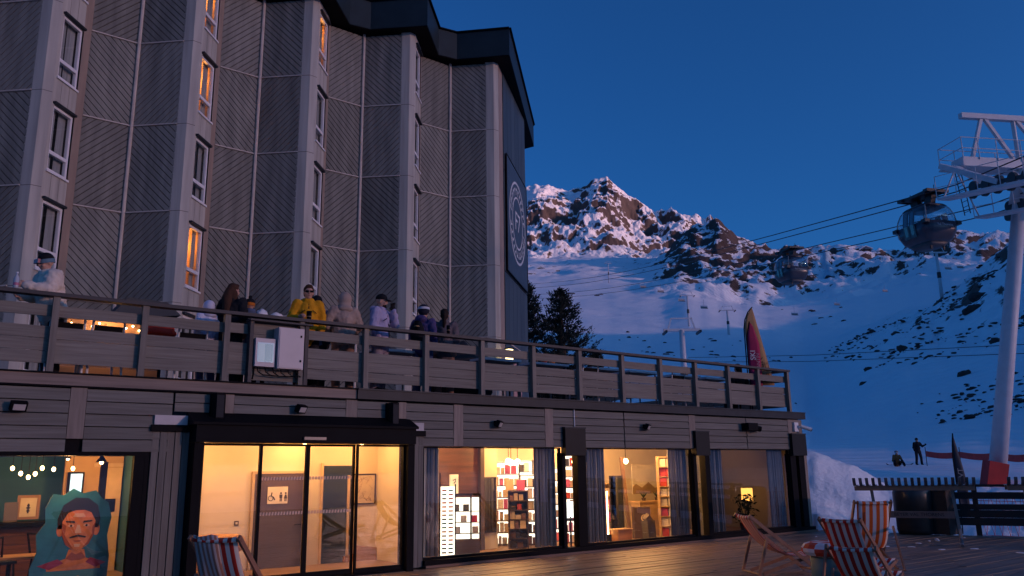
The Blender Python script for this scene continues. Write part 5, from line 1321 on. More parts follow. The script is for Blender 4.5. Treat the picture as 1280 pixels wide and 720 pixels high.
o0 = Vector((37.4, 2.7, 0)); PT = Vector((38.75, 0.45, 13.3)) - o0; PB = Vector((0, 0, 0.2)); rd = Vector((0.473, 0.881, 0)).normalized(); ca_ = Vector((rd.y, -rd.x, 0))
MB().tube([PB, PB.lerp(PT, 0.5), PT], [0.35, 0.32, 0.28], 20).build('mast', lift_white, py, True)
MB().tube([PT - (PT - PB).normalized() * 0.5, PT + (PT - PB).normalized() * 1.6], [0.42, 0.30], 14).build('mast_head', lift_white, py, True)
pd = MB(); pd.bar(Vector((-0.62, -0.25, 0.75)), Vector((-0.50, -0.45, 1.75)), 0.55, 0.8, up=tuple(CR)); pd.build('crash_pad', mat('pad_red', (0.5, 0.02, 0.02), 0.6), py)
T = PT + Vector((0, 0, 1.25))
arm0, arm1 = T - ca_ * 1.9 , T + ca_ * 3.0
def L(a, r, z): return T + ca_ * a + rd * r + Vector((0, 0, z))
# crossarm box with a walkway; ca_ points across the ropes, rd along them
MB().bar(L(-2.9, 0, 0), L(3.4, 0, 0), 0.75, 0.42).build('crossarm', lift_white, py)
MB().bar(L(-3.0, 0.75, 0.05), L(3.4, 0.75, 0.05), 0.7, 0.06).build('walkway', lift_white, py)
MB().bar(L(-2.6, -0.2, 2.2), L(3.4, -0.2, 2.2), 0.24, 0.24).build('gantry_beam', lift_white, py)
for a0, a1 in ((-2.3, -1.6), (-0.2, -1.4), (0.0, 0.0), (1.6, 0.2), (1.8, 2.6)): MB().bar(L(a0, -0.2, 0.2), L(a1, -0.2, 2.1), 0.14, 0.14).build('gantry_strut', lift_white, py)
hr = MB()
for a in (-2.9, -2.1, -1.2, 0.0, 1.2, 2.4, 3.3):
    for r in (1.1, -0.4): hr.tube([L(a, r, 0.1), L(a, r, 1.1)], 0.022, 5)
for r in (1.1, -0.4):
    for z in (0.6, 1.1): hr.tube([L(-2.9, r, z), L(3.3, r, z)], 0.02, 5)
for z in (0.6, 1.1): hr.tube([L(-2.9, 1.1, z), L(-2.9, -0.4, z)], 0.02, 5)
tag(hr.build('handrail', lift_white, py), kind='stuff')
# four sheave trains, one under each rope
for k, (p, q) in ROPES.items():
    p = Vector(p) - o0; q = Vector(q) - o0; d = (q - p).normalized(); side = 1
    c = p - d * 2.4
    MB().bar(c - d * 1.6 + Vector((0, 0, -0.28)), c + d * 1.6 + Vector((0, 0, -0.28)), 0.10, 0.16).build('sheave_frame', lift_dark, py)
    for i in range(5):
        x = c + d * (-1.4 + i * 0.7) + Vector((0, 0, -0.24))
        MB().tube([x - ca_ * 0.07, x + ca_ * 0.07], 0.22, 14).build('sheave', lift_dark, py)
    MB().bar(c + Vector((0, 0, -0.28)), L((c - T).dot(ca_), 0, -0.15), 0.22, 0.22).build('hanger_leg', lift_white, py)
    cw0, cw1 = c - d * 2.2 - ca_ * 0.55 + Vector((0, 0, -0.65)), c + d * 2.6 - ca_ * 0.55 + Vector((0, 0, -0.65))
    if k in ('a', 'c'):
        MB().bar(cw0, cw1, 0.6, 0.10).build('catwalk', lift_white, py)
        rr_ = MB()
        for i in range(5):
            b = cw0.lerp(cw1, i / 4) - ca_ * 0.28; rr_.tube([b, b + Vector((0, 0, 1.0))], 0.018, 5)
        for z in (0.5, 1.0): rr_.tube([cw0 - ca_ * .28 + Vector((0, 0, z)), cw1 - ca_ * .28 + Vector((0, 0, z))], 0.016, 5)
        tag(rr_.build('handrail', lift_white, py), kind='stuff')
        MB().bar(cw1, L(-2.8, 0.3, -0.1), 0.05, 0.05).build('stay', lift_white, py)
ld = MB()
for s in (-0.18, 0.18): ld.tube([L(-2.2, 0.9, 0) + rd * s, L(-2.0, 0.9, -2.0) + rd * s], 0.022, 5)
for i in range(8): z = -0.2 - i * 0.24; ld.tube([L(-2.2 + 0.025 * i, 0.9, z) - rd * 0.18, L(-2.2 + 0.025 * i, 0.9, z) + rd * 0.18], 0.014, 5)
ld.build('ladder', lift_dark, py)
lb = thing('pylon_lamp', 'small grey lamp box clamped to the gantry of the white pylon', 'lamp', o0 + L(0.9, -0.5, 1.0)); MB().box(-.22, .22, -.15, .15, -.2, .2).build('housing', lift_dark, lb); MB().tube([(0, 0, -0.2), (0, 0.05, -0.6)], 0.03, 6).build('arm', lift_dark, lb)

cab_dark = mat('cabin_paint', (0.05, 0.056, 0.078), 0.3, spec=0.5)
cab_glass = glass_mat('cabin_glass', (0.80, 0.85, 0.88))
def cabin(label, pos, scale, yaw, grp='gondola cabins on the ropes'):
    """funitel cabin: hangs below pos"""
    t = thing('gondola_cabin', label, 'gondola', pos, yaw, grp); t.scale = (scale,) * 3
    def sect(z, hx, hy, n=24, p=4.6):
        out = []
        for k in range(n):
            a = 2 * PI * k / n; c, s = math.cos(a), math.sin(a)
            out.append((hx * math.copysign(abs(c) ** (2 / p), c), hy * math.copysign(abs(s) ** (2 / p), s), z))
        return out
    def shell(levels, name, m):
        b = MB(); n = 24; vs = []
        for lv in levels: vs += sect(*lv)
        b.add(vs, [(i * n + k, i * n + (k + 1) % n, (i + 1) * n + (k + 1) % n, (i + 1) * n + k) for i in range(len(levels) - 1) for k in range(n)] + [tuple(range(n))[::-1], tuple((len(levels) - 1) * n + k for k in range(n))])
        return b.build(name, m, t, True)
    shell([(-2.75, 0.86, 0.72), (-2.62, 1.05, 0.90), (-2.2, 1.26, 1.08), (-1.72, 1.33, 1.13)], 'lower_body', cab_dark)
    shell([(-1.72, 1.315, 1.115), (-1.3, 1.27, 1.06), (-0.9, 1.12, 0.94), (-0.72, 0.98, 0.82)], 'glazing', cab_glass)
    shell([(-0.725, 1.0, 0.84), (-0.62, 0.9, 0.72), (-0.55, 0.5, 0.4)], 'roof', cab_dark)
    shell([(-2.95, 0.70, 0.55), (-2.755, 0.86, 0.72)], 'underbody', mat('cabin_under', (0.07, 0.075, 0.09), 0.5))
    # window pillars and the door leaves
    for sx in (-1, 1):
        for sy in (-1, 1):
            MB().tube([(sx * 1.13, sy * 0.96, -1.70), (sx * 1.07, sy * 0.90, -1.25), (sx * 0.94, sy * 0.78, -0.88), (sx * 0.80, sy * 0.66, -0.70)], 0.035, 6).build('pillar', mat('cabin_pillar', (0.35, 0.34, 0.33), 0.4), t)
            MB().box(sx * 1.10 - 0.16, sx * 1.10 + 0.16, sy * 1.02 - 0.14, sy * 1.02 + 0.14, -1.86, -1.66).build('bumper', lift_dark, t)
    for sy in (-1, 1):
        d = link(bpy.data.objects.new('door', None), t)
        for x0 in (-0.44, 0.02):
            b = MB(); yo = sy * 1.145
            b.add([(x0, sy * 1.08, -2.45), (x0 + 0.42, sy * 1.08, -2.45), (x0 + 0.42, sy * 1.165, -1.75), (x0 + 0.42, sy * 1.03, -0.95), (x0, sy * 1.03, -0.95), (x0, sy * 1.165, -1.75)], [(0, 1, 2, 5), (5, 2, 3, 4)]); b.build('leaf', cab_dark, d)
            b = MB(); b.add([(x0 + .10, sy * 1.115, -2.3), (x0 + 0.32, sy * 1.115, -2.3), (x0 + 0.32, sy * 1.18, -1.75), (x0 + 0.32, sy * 1.06, -1.02), (x0 + .10, sy * 1.06, -1.02), (x0 + .10, sy * 1.18, -1.75)], [(0, 1, 2, 5), (5, 2, 3, 4)]); b.build('door_pane', cab_glass, d)
    ca2 = MB(); ca2.tube([(0.95, -1.02, -2.12)] , 0.1, 3) if False else None
    em = MB(); em.tube([(-0.86 + 0.15 * math.cos(k * PI / 8), -1.055, -2.1 + 0.15 * math.sin(k * PI / 8)) for k in range(17)], 0.014, 4); em.build('side_emblem', mat('cabin_mark', (0.3, 0.32, 0.36), 0.5), t)
    # carriage spanning the two ropes
    h = MB()
    h.bar((-0.42, 0, -0.60), (-0.60, 0, -0.06), 0.30, 0.5).bar((0.42, 0, -0.60), (0.60, 0, -0.06), 0.30, 0.5); h.build('hanger', lift_dark, t)
    b = MB(); b.box(-1.05, 1.05, -0.55, 0.55, -0.06, 0.10); b.build('carriage', lift_dark, t)
    for sx in (-1, 1): MB().bar((sx * 1.0, -0.7, 0.02), (sx * 1.0, 0.7, 0.02), 0.32, 0.16).build('grip', lift_dark, t); MB().tube([(sx * 0.9, 0, 0.1), (sx * 0.9, 0, 0.42)], 0.02, 5).build('antenna', lift_dark, t)
    for x, y in ((-.6, -.4), (.6, -.4), (.6, .4)): MB().tube([(x, y, -2.94), (x, y, -3.15)], 0.06, 6).build('guide_roller', lift_dark, t)
    text_obj('cabin_lettering', 'Val Thorens', 0.20, mat('cabin_letter', (0.42, 0.44, 0.48), 0.5), frame_mat((1.335, 0, -1.95), (0, 1, 0), (-0.1, 0, 1)), t)
    return t
cabin('dark gondola cabin hanging beside the white pylon', (36.75, 3.75, 13.66), 0.83, -1.976)
cabin('dark gondola cabin hanging against the rocky ridge', (48.8, 18.7, 16.35), 0.80, -1.976)

# smaller lifts on the slope
def small_pylon(az, r, h, label, w=3.2, grp='white lift pylons up the slope', m=None):
    x, y = CAM.x + r * math.sin(az), CAM.y + r * math.cos(az)
    z = gz(x, y)
    t = thing('slope_pylon', label, 'pylon', (x, y, z), -math.radians(37.6), grp)
    MB().tube([(0, 0, -0.5), (0, 0, h)], [0.5, 0.36], 10).build('mast', lift_white, t, True)
    MB().bar((-w, 0, h), (w, 0, h), 0.4, 0.35).build('crossarm', lift_white, t)
    for s in (-1, 1):
        MB().bar((s * w * 0.75, 0, h), (s * w * 0.55, 0, h + 1.6), 0.18, 0.18).build('bracket', lift_white, t)
        MB().bar((s * w * 0.92, -1.3, h - 0.35), (s * w * 0.92, 1.3, h - 0.35), 0.25, 0.3).build('sheave_train', lift_dark, t)
    MB().bar((-w * 0.6, 0, h + 1.6), (w * 0.6, 0, h + 1.6), 0.18, 0.18).build('gantry', lift_white, t)
    MB().lathe([(0.52, h * 0.42), (0.52, h * 0.55)], seg=10).build('dark_band', lift_dark, t)
    return t, Vector((x, y, z + h))
SP = []
SP.append(small_pylon(0.7775, 740, 19, 'tiny white lift pylon high on the slope below the peak'))
SP.append(small_pylon(0.8720, 352, 13.5, 'slim white lift pylon on the open slope below the dark crag'))
SP.append(small_pylon(0.9180, 318, 9.5, 'small white lift pylon with a dark crossarm left of the flags'))
SP.append(small_pylon(1.1495, 248, 12.5, 'white lift pylon on the rocky knoll below the dark cabin', 3.0))
SP.append(small_pylon(0.8630, 112, 11.3, 'white T shaped pylon rising behind the terrace railing', 2.5))
lx = [thing_ for thing_ in SP]
for i, (p, q) in enumerate((((83.97, 58.05, 16.0), (70.3, 13.1, 10.8)), ((83.95, 58.08, 15.4), (70.29, 13.17, 10.1)))):
    p, q = Vector(p), Vector(q); d = q - p
    tag(MB().tube([p, p.lerp(q, .5) - Vector((0, 0, .25)), q, q + d * 0.6], 0.03, 5).build('drag_rope', lift_dark), ['upper thin rope from the T shaped pylon across the slope', 'lower thin rope from the T shaped pylon across the slope'][i], 'cable', 'thin ropes of the nearer lift')
def lift_chair(pos, label, s=1.0):
    t = thing('lift_chair', label, 'chairlift chair', pos, -0.4, 'chairs of the chairlift'); t.scale = (s,) * 3
    MB().tube([(0, 0, 0), (0, 0.2, -1.2), (0, 0, -2.2)], 0.05, 5).build('hanger', lift_white, t)
    MB().tube([(-1.3, 0, -2.0), (-1.3, -0.1, -3.1), (1.3, -0.1, -3.1), (1.3, 0, -2.0), (-1.3, 0, -2.0)], 0.05, 5).build('frame', lift_white, t)
    MB().box(-1.25, 1.25, -0.5, 0.05, -3.12, -3.0).build('seat', lift_dark, t)
    MB().box(-1.25, 1.25, 0.02, 0.12, -2.98, -2.3).build('backrest', mat('chair_grey', (0.3, 0.3, 0.33), 0.6), t)
for p, lab in zip([(233.9, 205.4, 75.0), (223.5, 187.1, 68.5), (220.7, 175.1, 62.7), (217.8, 163.0, 57.8), (251.5, 150.5, 57), (302.1, 163.7, 68.5), (355.3, 170.8, 82), (274.9, 107.0, 68), (276.3, 103.8, 68)],
                  ['topmost of four chairs left of the slim white pylon', 'second chair down beside the slim white pylon', 'third chair down, just right of the slim white pylon', 'lowest of the chairs near the slim white pylon', 'lone empty lift chair on the slope right of the flags', 'lone empty lift chair midway up the blue slope', 'far empty lift chair under the ice fall ridge', 'lift chair closest to the knoll pylon', 'lift chair just beyond the one closest to the knoll pylon']):
    lift_chair(p, lab)

# chalet on the ridge line
def at_r(az, r): return CAM.x + r * math.sin(az), CAM.y + r * math.cos(az)
x, y = at_r(1.078, 890); zc = max(gz(*at_r(1.078, r)) for r in (860, 880, 900, 920))
ch = thing('ridge_chalet', 'tiny dark chalet with a snowy roof on the middle ridge', 'hut', (x, y, zc - 2.5), -0.9)
MB().box(-4.5, 4.5, -3, 3, -4, 1.6).build('wall', brown_door, ch)
MB().prism([(-6.5, 1.2), (0, 4.5), (6.5, 1.2), (6.5, 2.0), (0, 5.3), (-6.5, 2.0)], lambda a, b, d: (a, d, b), -4.5, 4.5).build('roof', far_m, ch)

# ------------------------------------------------------------------ fir trees beside the hotel
bark = mat('bark', (0.05, 0.035, 0.025), 0.9)
needle = mat('fir_needles', (0.018, 0.028, 0.018), 0.85, scale=(1.5, 1.5, 1.5), col2=(0.010, 0.015, 0.011))
def fir(x, y, h, w, label, seed):
    z = min(gz(x, y), 3.0); rr = random.Random(seed)
    t = thing('fir_tree', label, 'tree', (x, y, z), 0, 'firs beside the hotel')
    MB().tube([(0, 0, -0.5), (0, 0, h * 0.5), (0, 0, h * 0.99)], [w * 0.08, w * 0.045, 0.02], 8).build('trunk', bark, t)
    limbs = MB(); cr = MB()
    n = 260
    for i in range(n):
        q = (i + rr.random()) / n; zz = h * (0.14 + 0.85 * q)
        ln = w * 0.5 * (1 - q) ** 0.72 * rr.uniform(0.55, 1.05) + 0.2
        a = rr.uniform(0, 2 * PI); droop = rr.uniform(-0.18, 0.18) + 0.30 * q
        d = Vector((math.cos(a), math.sin(a), droop)); p0 = Vector((0, 0, zz)); p1 = p0 + d * ln * 0.7 + Vector((0, 0, -0.04 * ln)); p2 = p0 + d * ln + Vector((0, 0, 0.16 * ln + 0.05))
        limbs.tube([p0, p1, p2], [0.03 * (1 - q) + 0.012, 0.016, 0.005], 4, cap=False)
        m = int(26 + ln * 34)
        for k in range(m):
            u = rr.uniform(0.12, 1.04); p = p0.lerp(p1, u / 0.7) if u < 0.7 else p1.lerp(p2, (u - 0.7) / 0.3)
            p = p + Vector((rr.gauss(0, 0.10), rr.gauss(0, 0.10), rr.gauss(0.02, 0.07))); s = rr.uniform(0.10, 0.22)
            e1 = (d + Vector((rr.uniform(-.9, .9), rr.uniform(-.9, .9), rr.uniform(0, 1.1)))).normalized(); e2 = e1.cross(Vector((rr.uniform(-1, 1), rr.uniform(-1, 1), rr.uniform(-1, 1)))).normalized()
            cr.add([p - e2 * s * 0.3, p + e1 * s * 1.25, p + e2 * s * 0.3], [(0, 1, 2)])
    tag(limbs.build('limbs', bark, t), kind='stuff'); tag(cr.build('crown', needle, t), kind='stuff')
fir(37.4, 33.9, 13.9, 7.4, 'tall dark fir tree close against the hotel end wall', 1)
fir(39.45, 32.3, 13.3, 9.6, 'broad dark fir tree standing clear of the hotel wall', 2)
fir(41.5, 30.8, 8.6, 3.0, 'low young fir at the foot of the broad fir', 3)

# ------------------------------------------------------------------ boulders on the knoll
rock_m = mat('boulder_rock', (0.055, 0.042, 0.038), 0.85, scale=(0.8, 0.8, 0.8), col2=(0.022, 0.017, 0.017))
def boulder_mesh(seed):
    b = MB(); b.ell((0, 0, 0), 1.0, seg=14, rings=9); vs = []
    for v in b.v:
        p = Vector(v); k = 1 + 0.35 * noise.noise(p * 1.3 + Vector((seed * 3.1, 0, 0))) + 0.16 * noise.noise(p * 3.1 + Vector((0, seed * 2.3, 0)))
        vs.append(tuple(p * k))
    b.v = vs; return b.mesh('boulder', rock_m)
BM_ = [boulder_mesh(s) for s in range(5)]
rr = random.Random(21)
big = [(1.148 + 0.032, 190, 3.2), (1.185, 205, 4.0), (1.172, 190, 2.6), (1.105, 170, 2.4), (1.10, 205, 2.2), (1.068, 170, 2.0), (1.21, 165, 2.2), (1.23, 150, 2.6), (1.195, 140, 1.8), (1.13, 150, 1.9), (1.16, 125, 1.7), (1.06, 150, 1.4)]
for i, (a, r, s) in enumerate(big):
    s *= 0.5
    x, y = at_r(a, r); o = link(bpy.data.objects.new('boulder', BM_[i % 5]))
    o.location = (x, y, gz(x, y) + s * 0.05); o.scale = (s * rr.uniform(.8, 1.2), s * rr.uniform(.8, 1.2), s * 0.6); o.rotation_euler = (rr.uniform(-.3, .3), rr.uniform(-.3, .3), rr.uniform(0, 6))
    tag(o, 'dark boulder half buried in the snow of the rocky knoll', 'boulder', 'boulders on the knoll')
sm = MB()
for i in range(3600):
    a = rr.uniform(1.0, 1.30); r = rr.uniform(85, 300)
    a0 = 1.02 + 0.10 * (1 - min(1, (r - 85) / 150))
    if a < a0 + rr.uniform(0, 0.05): continue
    x, y = at_r(a, r)
    if noise.noise(Vector((x * 0.03, y * 0.03, 2.0))) + rr.uniform(-.35, .35) < -0.05: continue
    s = rr.uniform(0.12, 0.48) * (0.5 + r / 260); z = gz(x, y)
    me = BM_[i % 5]; rot = Matrix.Rotation(rr.uniform(0, 6), 3, 'Z')
    sc = Vector((s * rr.uniform(.7, 1.7), s * rr.uniform(.7, 1.4), s * rr.uniform(.3, .6)))
    c = Vector((x, y, z)); sm.ell(c, tuple(sc), rot, seg=6, rings=4)
for i in range(260):   # few stones on the piste and below the peak
    a = rr.uniform(0.72, 1.05); r = rr.uniform(150, 640); x, y = at_r(a, r)
    if noise.noise(Vector((x * 0.012, y * 0.012, 5.0))) < 0.12: continue
    s = rr.uniform(0.3, 0.9) * (r / 260); sm.ell((x, y, gz(x, y)), (s * rr.uniform(.8, 2), s, s * .45), Matrix.Rotation(rr.uniform(0, 6), 3, 'Z'), seg=6, rings=4)
nz_ = MB(); nz_.v = [tuple(Vector(v) + Vector((noise.noise(Vector(v) * 0.9), noise.noise(Vector(v) * 0.9 + Vector((7, 0, 0))), noise.noise(Vector(v) * 0.9 + Vector((0, 7, 0))))) * 0.28) for v in sm.v]; nz_.f = sm.f; nz_.m = sm.m
tag(nz_.build('scattered_rocks', rock_m), 'small dark rocks scattered through the snow of the slope', 'rocks', kind='stuff')

# frozen waterfall on the middle ridge
ICE_A0, ICE_A1 = 1.028, 1.044
ice = MB(); NA, NR = 9, 16; vs = []
for i in range(NA):
    for k in range(NR):
        q = k / (NR - 1); a = ICE_A0 + (ICE_A1 - ICE_A0) * (i / (NA - 1)) * (1.15 - 0.3 * q) ; r = 700 + 185 * q
        x, y = at_r(a, r); edge = math.sin(PI * i / (NA - 1)); vs.append((x, y, gz(x, y) - 3.0 + 6.0 * edge + 1.6 * noise.noise(Vector((x * 0.25, y * 0.05, 1.0)))))
ice.add(vs, [(i * NR + k, i * NR + k + 1, (i + 1) * NR + k + 1, (i + 1) * NR + k) for i in range(NA - 1) for k in range(NR - 1)])
tag(ice.build('frozen_waterfall', mat('ice_blue', (0.50, 0.66, 0.74), 0.35, scale=(0.3, 0.3, 0.02), col2=(0.36, 0.52, 0.62)), None, True), 'pale blue frozen waterfall between dark cliffs of the middle ridge', 'waterfall')
# trodden snow left on the deck near the fence
ts = MB(); rr = random.Random(41)
for i in range(26):
    x = rr.uniform(16.5, 21.0); y = rr.uniform(-4.2, -1.0) if rr.random() < 0.6 else rr.uniform(-6.5, -2.0)
    if x > deck_edge(y) - 0.2: continue
    s = rr.uniform(0.015, 0.06); ts.ell((x, y, 0.004), (s * rr.uniform(1, 2.4), s, 0.012 + s * 0.08), Matrix.Rotation(rr.uniform(0, 6), 3, 'Z'), seg=8, rings=4)
tag(ts.build('trodden_snow', far_m), 'patches of trodden snow left on the deck by the fence', 'snow', kind='stuff')

# ------------------------------------------------------------------ terrace furniture
TZ = 3.062
tab_white = mat('table_white', (0.66, 0.62, 0.64), 0.5)
def terrace_table(x, y, label, w=1.0, z=0.90):
    t = thing('terrace_table', label, 'table', (x, y, TZ), 0, 'white tables on the terrace')
    MB().box(-w / 2, w / 2, -0.32, 0.32, z - 0.05, z).build('tabletop', tab_white, t)
    for sx in (-1, 1):
        for sy in (-1, 1): MB().tube([(sx * (w / 2 - .06), sy * 0.27, 0), (sx * (w / 2 - .06), sy * 0.27, z - .052)], 0.02, 6).build('leg', steel, t)
for x, lab in ((7.75, 'white terrace table beside the person in the lilac jacket'), (10.25, 'white terrace table right of the two people with dark hair'), (11.6, 'white terrace table with orange and red things on it'), (13.3, 'long white terrace table behind the third railing bay from the flags'), (14.5, 'white terrace table before the T shaped pylon'), (16.1, 'white terrace table right of the T shaped pylon'), (17.3, 'white terrace table next to the flags')):
    terrace_table(x, 0.98, lab)
def terrace_chair(x, y, rz, label, m=white_paint):
    t = thing('terrace_chair', label, 'chair', (x, y, TZ), rz, 'tubular chairs on the terrace')
    for s in (-1, 1):
        MB().tube([(s * 0.24, -0.2, 0), (s * 0.23, -0.18, 0.45), (s * 0.23, 0.2, 0.45)], 0.018, 6).build('front_leg', m, t)
        MB().tube([(s * 0.24, 0.26, 0), (s * 0.23, 0.2, 0.45), (s * 0.22, 0.28, 0.86)], 0.018, 6).build('rear_leg', m, t)
    MB().tube([(-0.22, 0.28, 0.86), (-0.2, 0.285, 0.88), (0.2, 0.285, 0.88), (0.22, 0.28, 0.86)], 0.02, 6).build('top_rail', m, t)
    MB().box(-0.22, 0.22, -0.2, 0.2, 0.455, 0.49).build('seat', black_metal, t)
    MB().bar((0, 0.225, 0.55), (0, 0.275, 0.80), 0.40, 0.02, up=(0, 1, 0)).build('backrest', black_metal, t)
for x, rz, lab in ((2.02, PI, 'white tubular chair behind the person in the cream jacket'), (2.54, PI + .1, 'white tubular chair under the warm fairy lights'), (3.80, PI, 'white tubular chair beside the red jacket'), (12.4, PI, 'dark backed chair between the white terrace tables'), (15.3, PI, 'dark backed chair near the T shaped pylon')):
    terrace_chair(x, 0.55, rz, lab)
# added counter with fairy lights, standing in for a warm glow
cn = thing('added_counter', 'added timber counter with fairy lights standing in for a warm terrace glow', 'counter', (2.85, 2.3, TZ))
for k in range(6): piece('plank', mat('counter_wood', (0.30, 0.16, 0.08), 0.6, scale=(2, 2, 16), rand=0.15), cn, -0.75, 0.95, -0.02, 0.02, 0.02 + k * 0.2, 0.02 + (k + 1) * 0.2 - 0.01)
MB().box(-0.8, 1.0, -0.1, 0.45, 1.23, 1.27).build('top', orange_wood, cn)
fairy_m = emit_mat('fairy_bulb', (1.0, 0.6, 0.25), 18.0)
rr = random.Random(5)
for k in range(16):
    b = thing('fairy_light', 'tiny warm fairy light on the terrace counter', 'light', (2.15 + k * 0.107, 2.24, TZ + 1.08 + 0.08 * math.sin(k * 1.3)), 0, 'fairy lights on the counter')
    MB().ell((0, 0, 0), 0.017, seg=6, rings=4).build('bulb', fairy_m, b); MB().tube([(0, 0, 0.016), (0, 0.01, 0.06)], 0.005, 4).build('socket', black_metal, b)
lamp('counter_glow', cn, (0.1, -0.35, 1.12), 14, (1.0, 0.5, 0.18), 0.1)
# lit ground floor strip of the hotel is hidden by the railing; a small wall lamp shows at its foot
wl = thing('wall_lamp', 'small bright wall lamp at the foot of the last hotel pilaster', 'lamp', (17.85, 10.4, 5.55)); MB().box(-0.1, 0.1, -0.1, 0.1, 0, 0.42).build('glass', emit_mat('lamp_glass', (1.0, 0.75, 0.35), 3.0), wl); MB().box(-0.12, 0.12, -0.12, 0.12, 0.423, 0.47).build('cap', black_metal, wl); MB().box(-0.12, 0.12, -0.12, 0.12, -0.05, -0.003).build('base', black_metal, wl)
MB().tube([(0, 0, -2.48), (0, 0, -0.05)], 0.035, 6).build('post', black_metal, wl)
def drape_lump(name, label, cat, loc, size, m, seed):
    b = MB(); b.ell((0, 0, 0), 1.0, seg=18, rings=12)
    b.v = [tuple(Vector((v[0] * size[0], v[1] * size[1], max(v[2], -0.55) * size[2])) * (1 + 0.28 * noise.noise(Vector(v) * 2.2 + Vector((seed * 5.0, 0, 0))))) for v in b.v]
    o = b.build(name, m, None, True); o.location = loc; tag(o, label, cat); return o
drape_lump('red_jacket', 'bright red jacket slung over the back of a terrace chair', 'jacket', (3.42, 0.75, TZ + 0.86), (0.24, 0.12, 0.12), mat('jacket_red', (0.55, 0.04, 0.02), 0.8), 1)
drape_lump('white_bag', 'crumpled white bag on the terrace table beside the yellow jacket', 'bag', (5.02, 0.62, TZ + 1.26), (0.11, 0.10, 0.12), white_paint, 2)
drape_lump('white_bag', 'second crumpled white bag next to the first one', 'bag', (5.28, 0.62, TZ + 1.25), (0.12, 0.10, 0.10), white_paint, 3)
hi = thing('high_table', 'dark high table carrying the white bags behind the cabinet', 'table', (5.1, 0.65, TZ)); MB().box(-0.45, 0.4, -0.22, 0.22, 1.14, 1.18).build('tabletop', dark_metal, hi); MB().tube([(0, 0, 0.03), (0, 0, 1.14)], 0.04, 8).build('leg', black_metal, hi); MB().lathe([(0.25, 0), (0.25, 0.03)], seg=14).build('base', black_metal, hi)
for x, m, lab in ((11.35, mat('pot_orange', (0.6, 0.18, 0.03), 0.5), 'small orange jug on the white terrace table'), (11.62, mat('pot_red', (0.4, 0.05, 0.03), 0.5), 'small dark red jug on the white terrace table'), (11.85, MATS['pot_orange'], 'second orange jug beside the dark red jug')):
    t = thing('jug', lab, 'jug', (x, 0.95, TZ + 0.902)); MB().lathe([(0.05, 0), (0.075, 0.08), (0.05, 0.16), (0.055, 0.18)], seg=12).build('body', m, t, True); MB().tube([(0.06, 0, 0.14), (0.11, 0, 0.11), (0.07, 0, 0.05)], 0.01, 5).build('handle', m, t)
bt = thing('water_bottle', 'clear plastic water bottle with a pink label on the top rail', 'bottle', (1.28, 0.03, 4.227))
MB().lathe([(0.034, 0), (0.036, 0.04), (0.036, 0.15), (0.014, 0.20), (0.014, 0.225)], seg=12).build('body', mat('bottle_clear', (0.45, 0.47, 0.52), 0.1, spec=0.8), bt, True); MB().lathe([(0.0375, 0.05), (0.0375, 0.09)], seg=12).build('wrapper', mat('label_pink', (0.5, 0.15, 0.25), 0.5), bt); MB().lathe([(0.016, 0.226), (0.016, 0.245)], seg=10).build('cap', white_paint, bt)
def cup(x, y, z, h, label, r=0.04):
    t = thing('cup', label, 'cup', (x, y, z)); MB().lathe([(r * .8, 0), (r, h), (r * .92, h), (r * .75, 0.01)], seg=12).build('body', black_metal, t, True); MB().lathe([(r * 1.02, h * 0.45), (r * 1.04, h * 0.52)], seg=12).build('band', mat('gold_band', (0.35, 0.2, 0.08), 0.4), t)
cup(7.78, 0.04, 4.226, 0.20, 'tall black cup on the top rail beside the lilac jacket', 0.05)
cup(8.48, 0.04, 4.226, 0.18, 'slim black cup on the top rail before the person in grey', 0.035)
aw = MB(); aw.prism([(3.05, 4.45), (3.35, 4.86), (4.05, 4.84), (4.3, 4.62)], lambda a, b, d: (a, d, b), 2.9, 3.9)
tag(aw.build('folded_awning', mat('awning_navy', (0.025, 0.035, 0.05), 0.7)), 'dark folded awning on the terrace behind the railing', 'awning')
MB().tube([(3.3, 3.4, TZ), (3.3, 3.4, 4.5)], 0.04, 6).build('awning_post', black_metal, bpy.data.objects['folded_awning']); MB().tube([(4.1, 3.4, TZ), (4.1, 3.4, 4.65)], 0.04, 6).build('awning_post', black_metal, bpy.data.objects['folded_awning'])
cv = drape_lump('covered_stack', 'dark covered heap on the terrace beside the person in grey', 'cover', (9.75, 1.6, TZ + 0.5), (0.75, 0.5, 0.78), mat('cover_dark', (0.015, 0.016, 0.02), 0.8), 4)

# ------------------------------------------------------------------ people
def remeshed(mb, name, m, parent, vox, smooth_it=6):
    me = mb.mesh(name + '_raw', m)
    o = bpy.data.objects.new(name, me); COL.objects.link(o)
    md = o.modifiers.new('r', 'REMESH'); md.mode = 'VOXEL'; md.voxel_size = vox; md.use_smooth_shade = True
    if smooth_it: s = o.modifiers.new('s', 'SMOOTH'); s.iterations = smooth_it; s.factor = 0.5
    dg = bpy.context.evaluated_depsgraph_get(); dg.update()
    nm = bpy.data.meshes.new_from_object(o.evaluated_get(dg)); nm.name = name
    nm.materials.clear(); nm.materials.append(m)
    nm.polygons.foreach_set('use_smooth', [True] * len(nm.polygons))
    o.modifiers.clear(); o.data = nm
    bpy.data.meshes.remove(me)
    o.parent = parent
    return o
skin = mat('skin', (0.46, 0.25, 0.18), 0.6, var=0.06, scale=(12, 12, 12))
eye_m = mat('eye_dark', (0.02, 0.015, 0.015), 0.3)
def limb(mb, pts, rads, seg=10):
    for (p, q), (r0, r1) in zip(zip(pts, pts[1:]), zip(rads, rads[1:])):
        mb.tube([p, q], [r0, r1], seg)
    for p, r in zip(pts, rads): mb.ell(p, r, seg=10, rings=6)
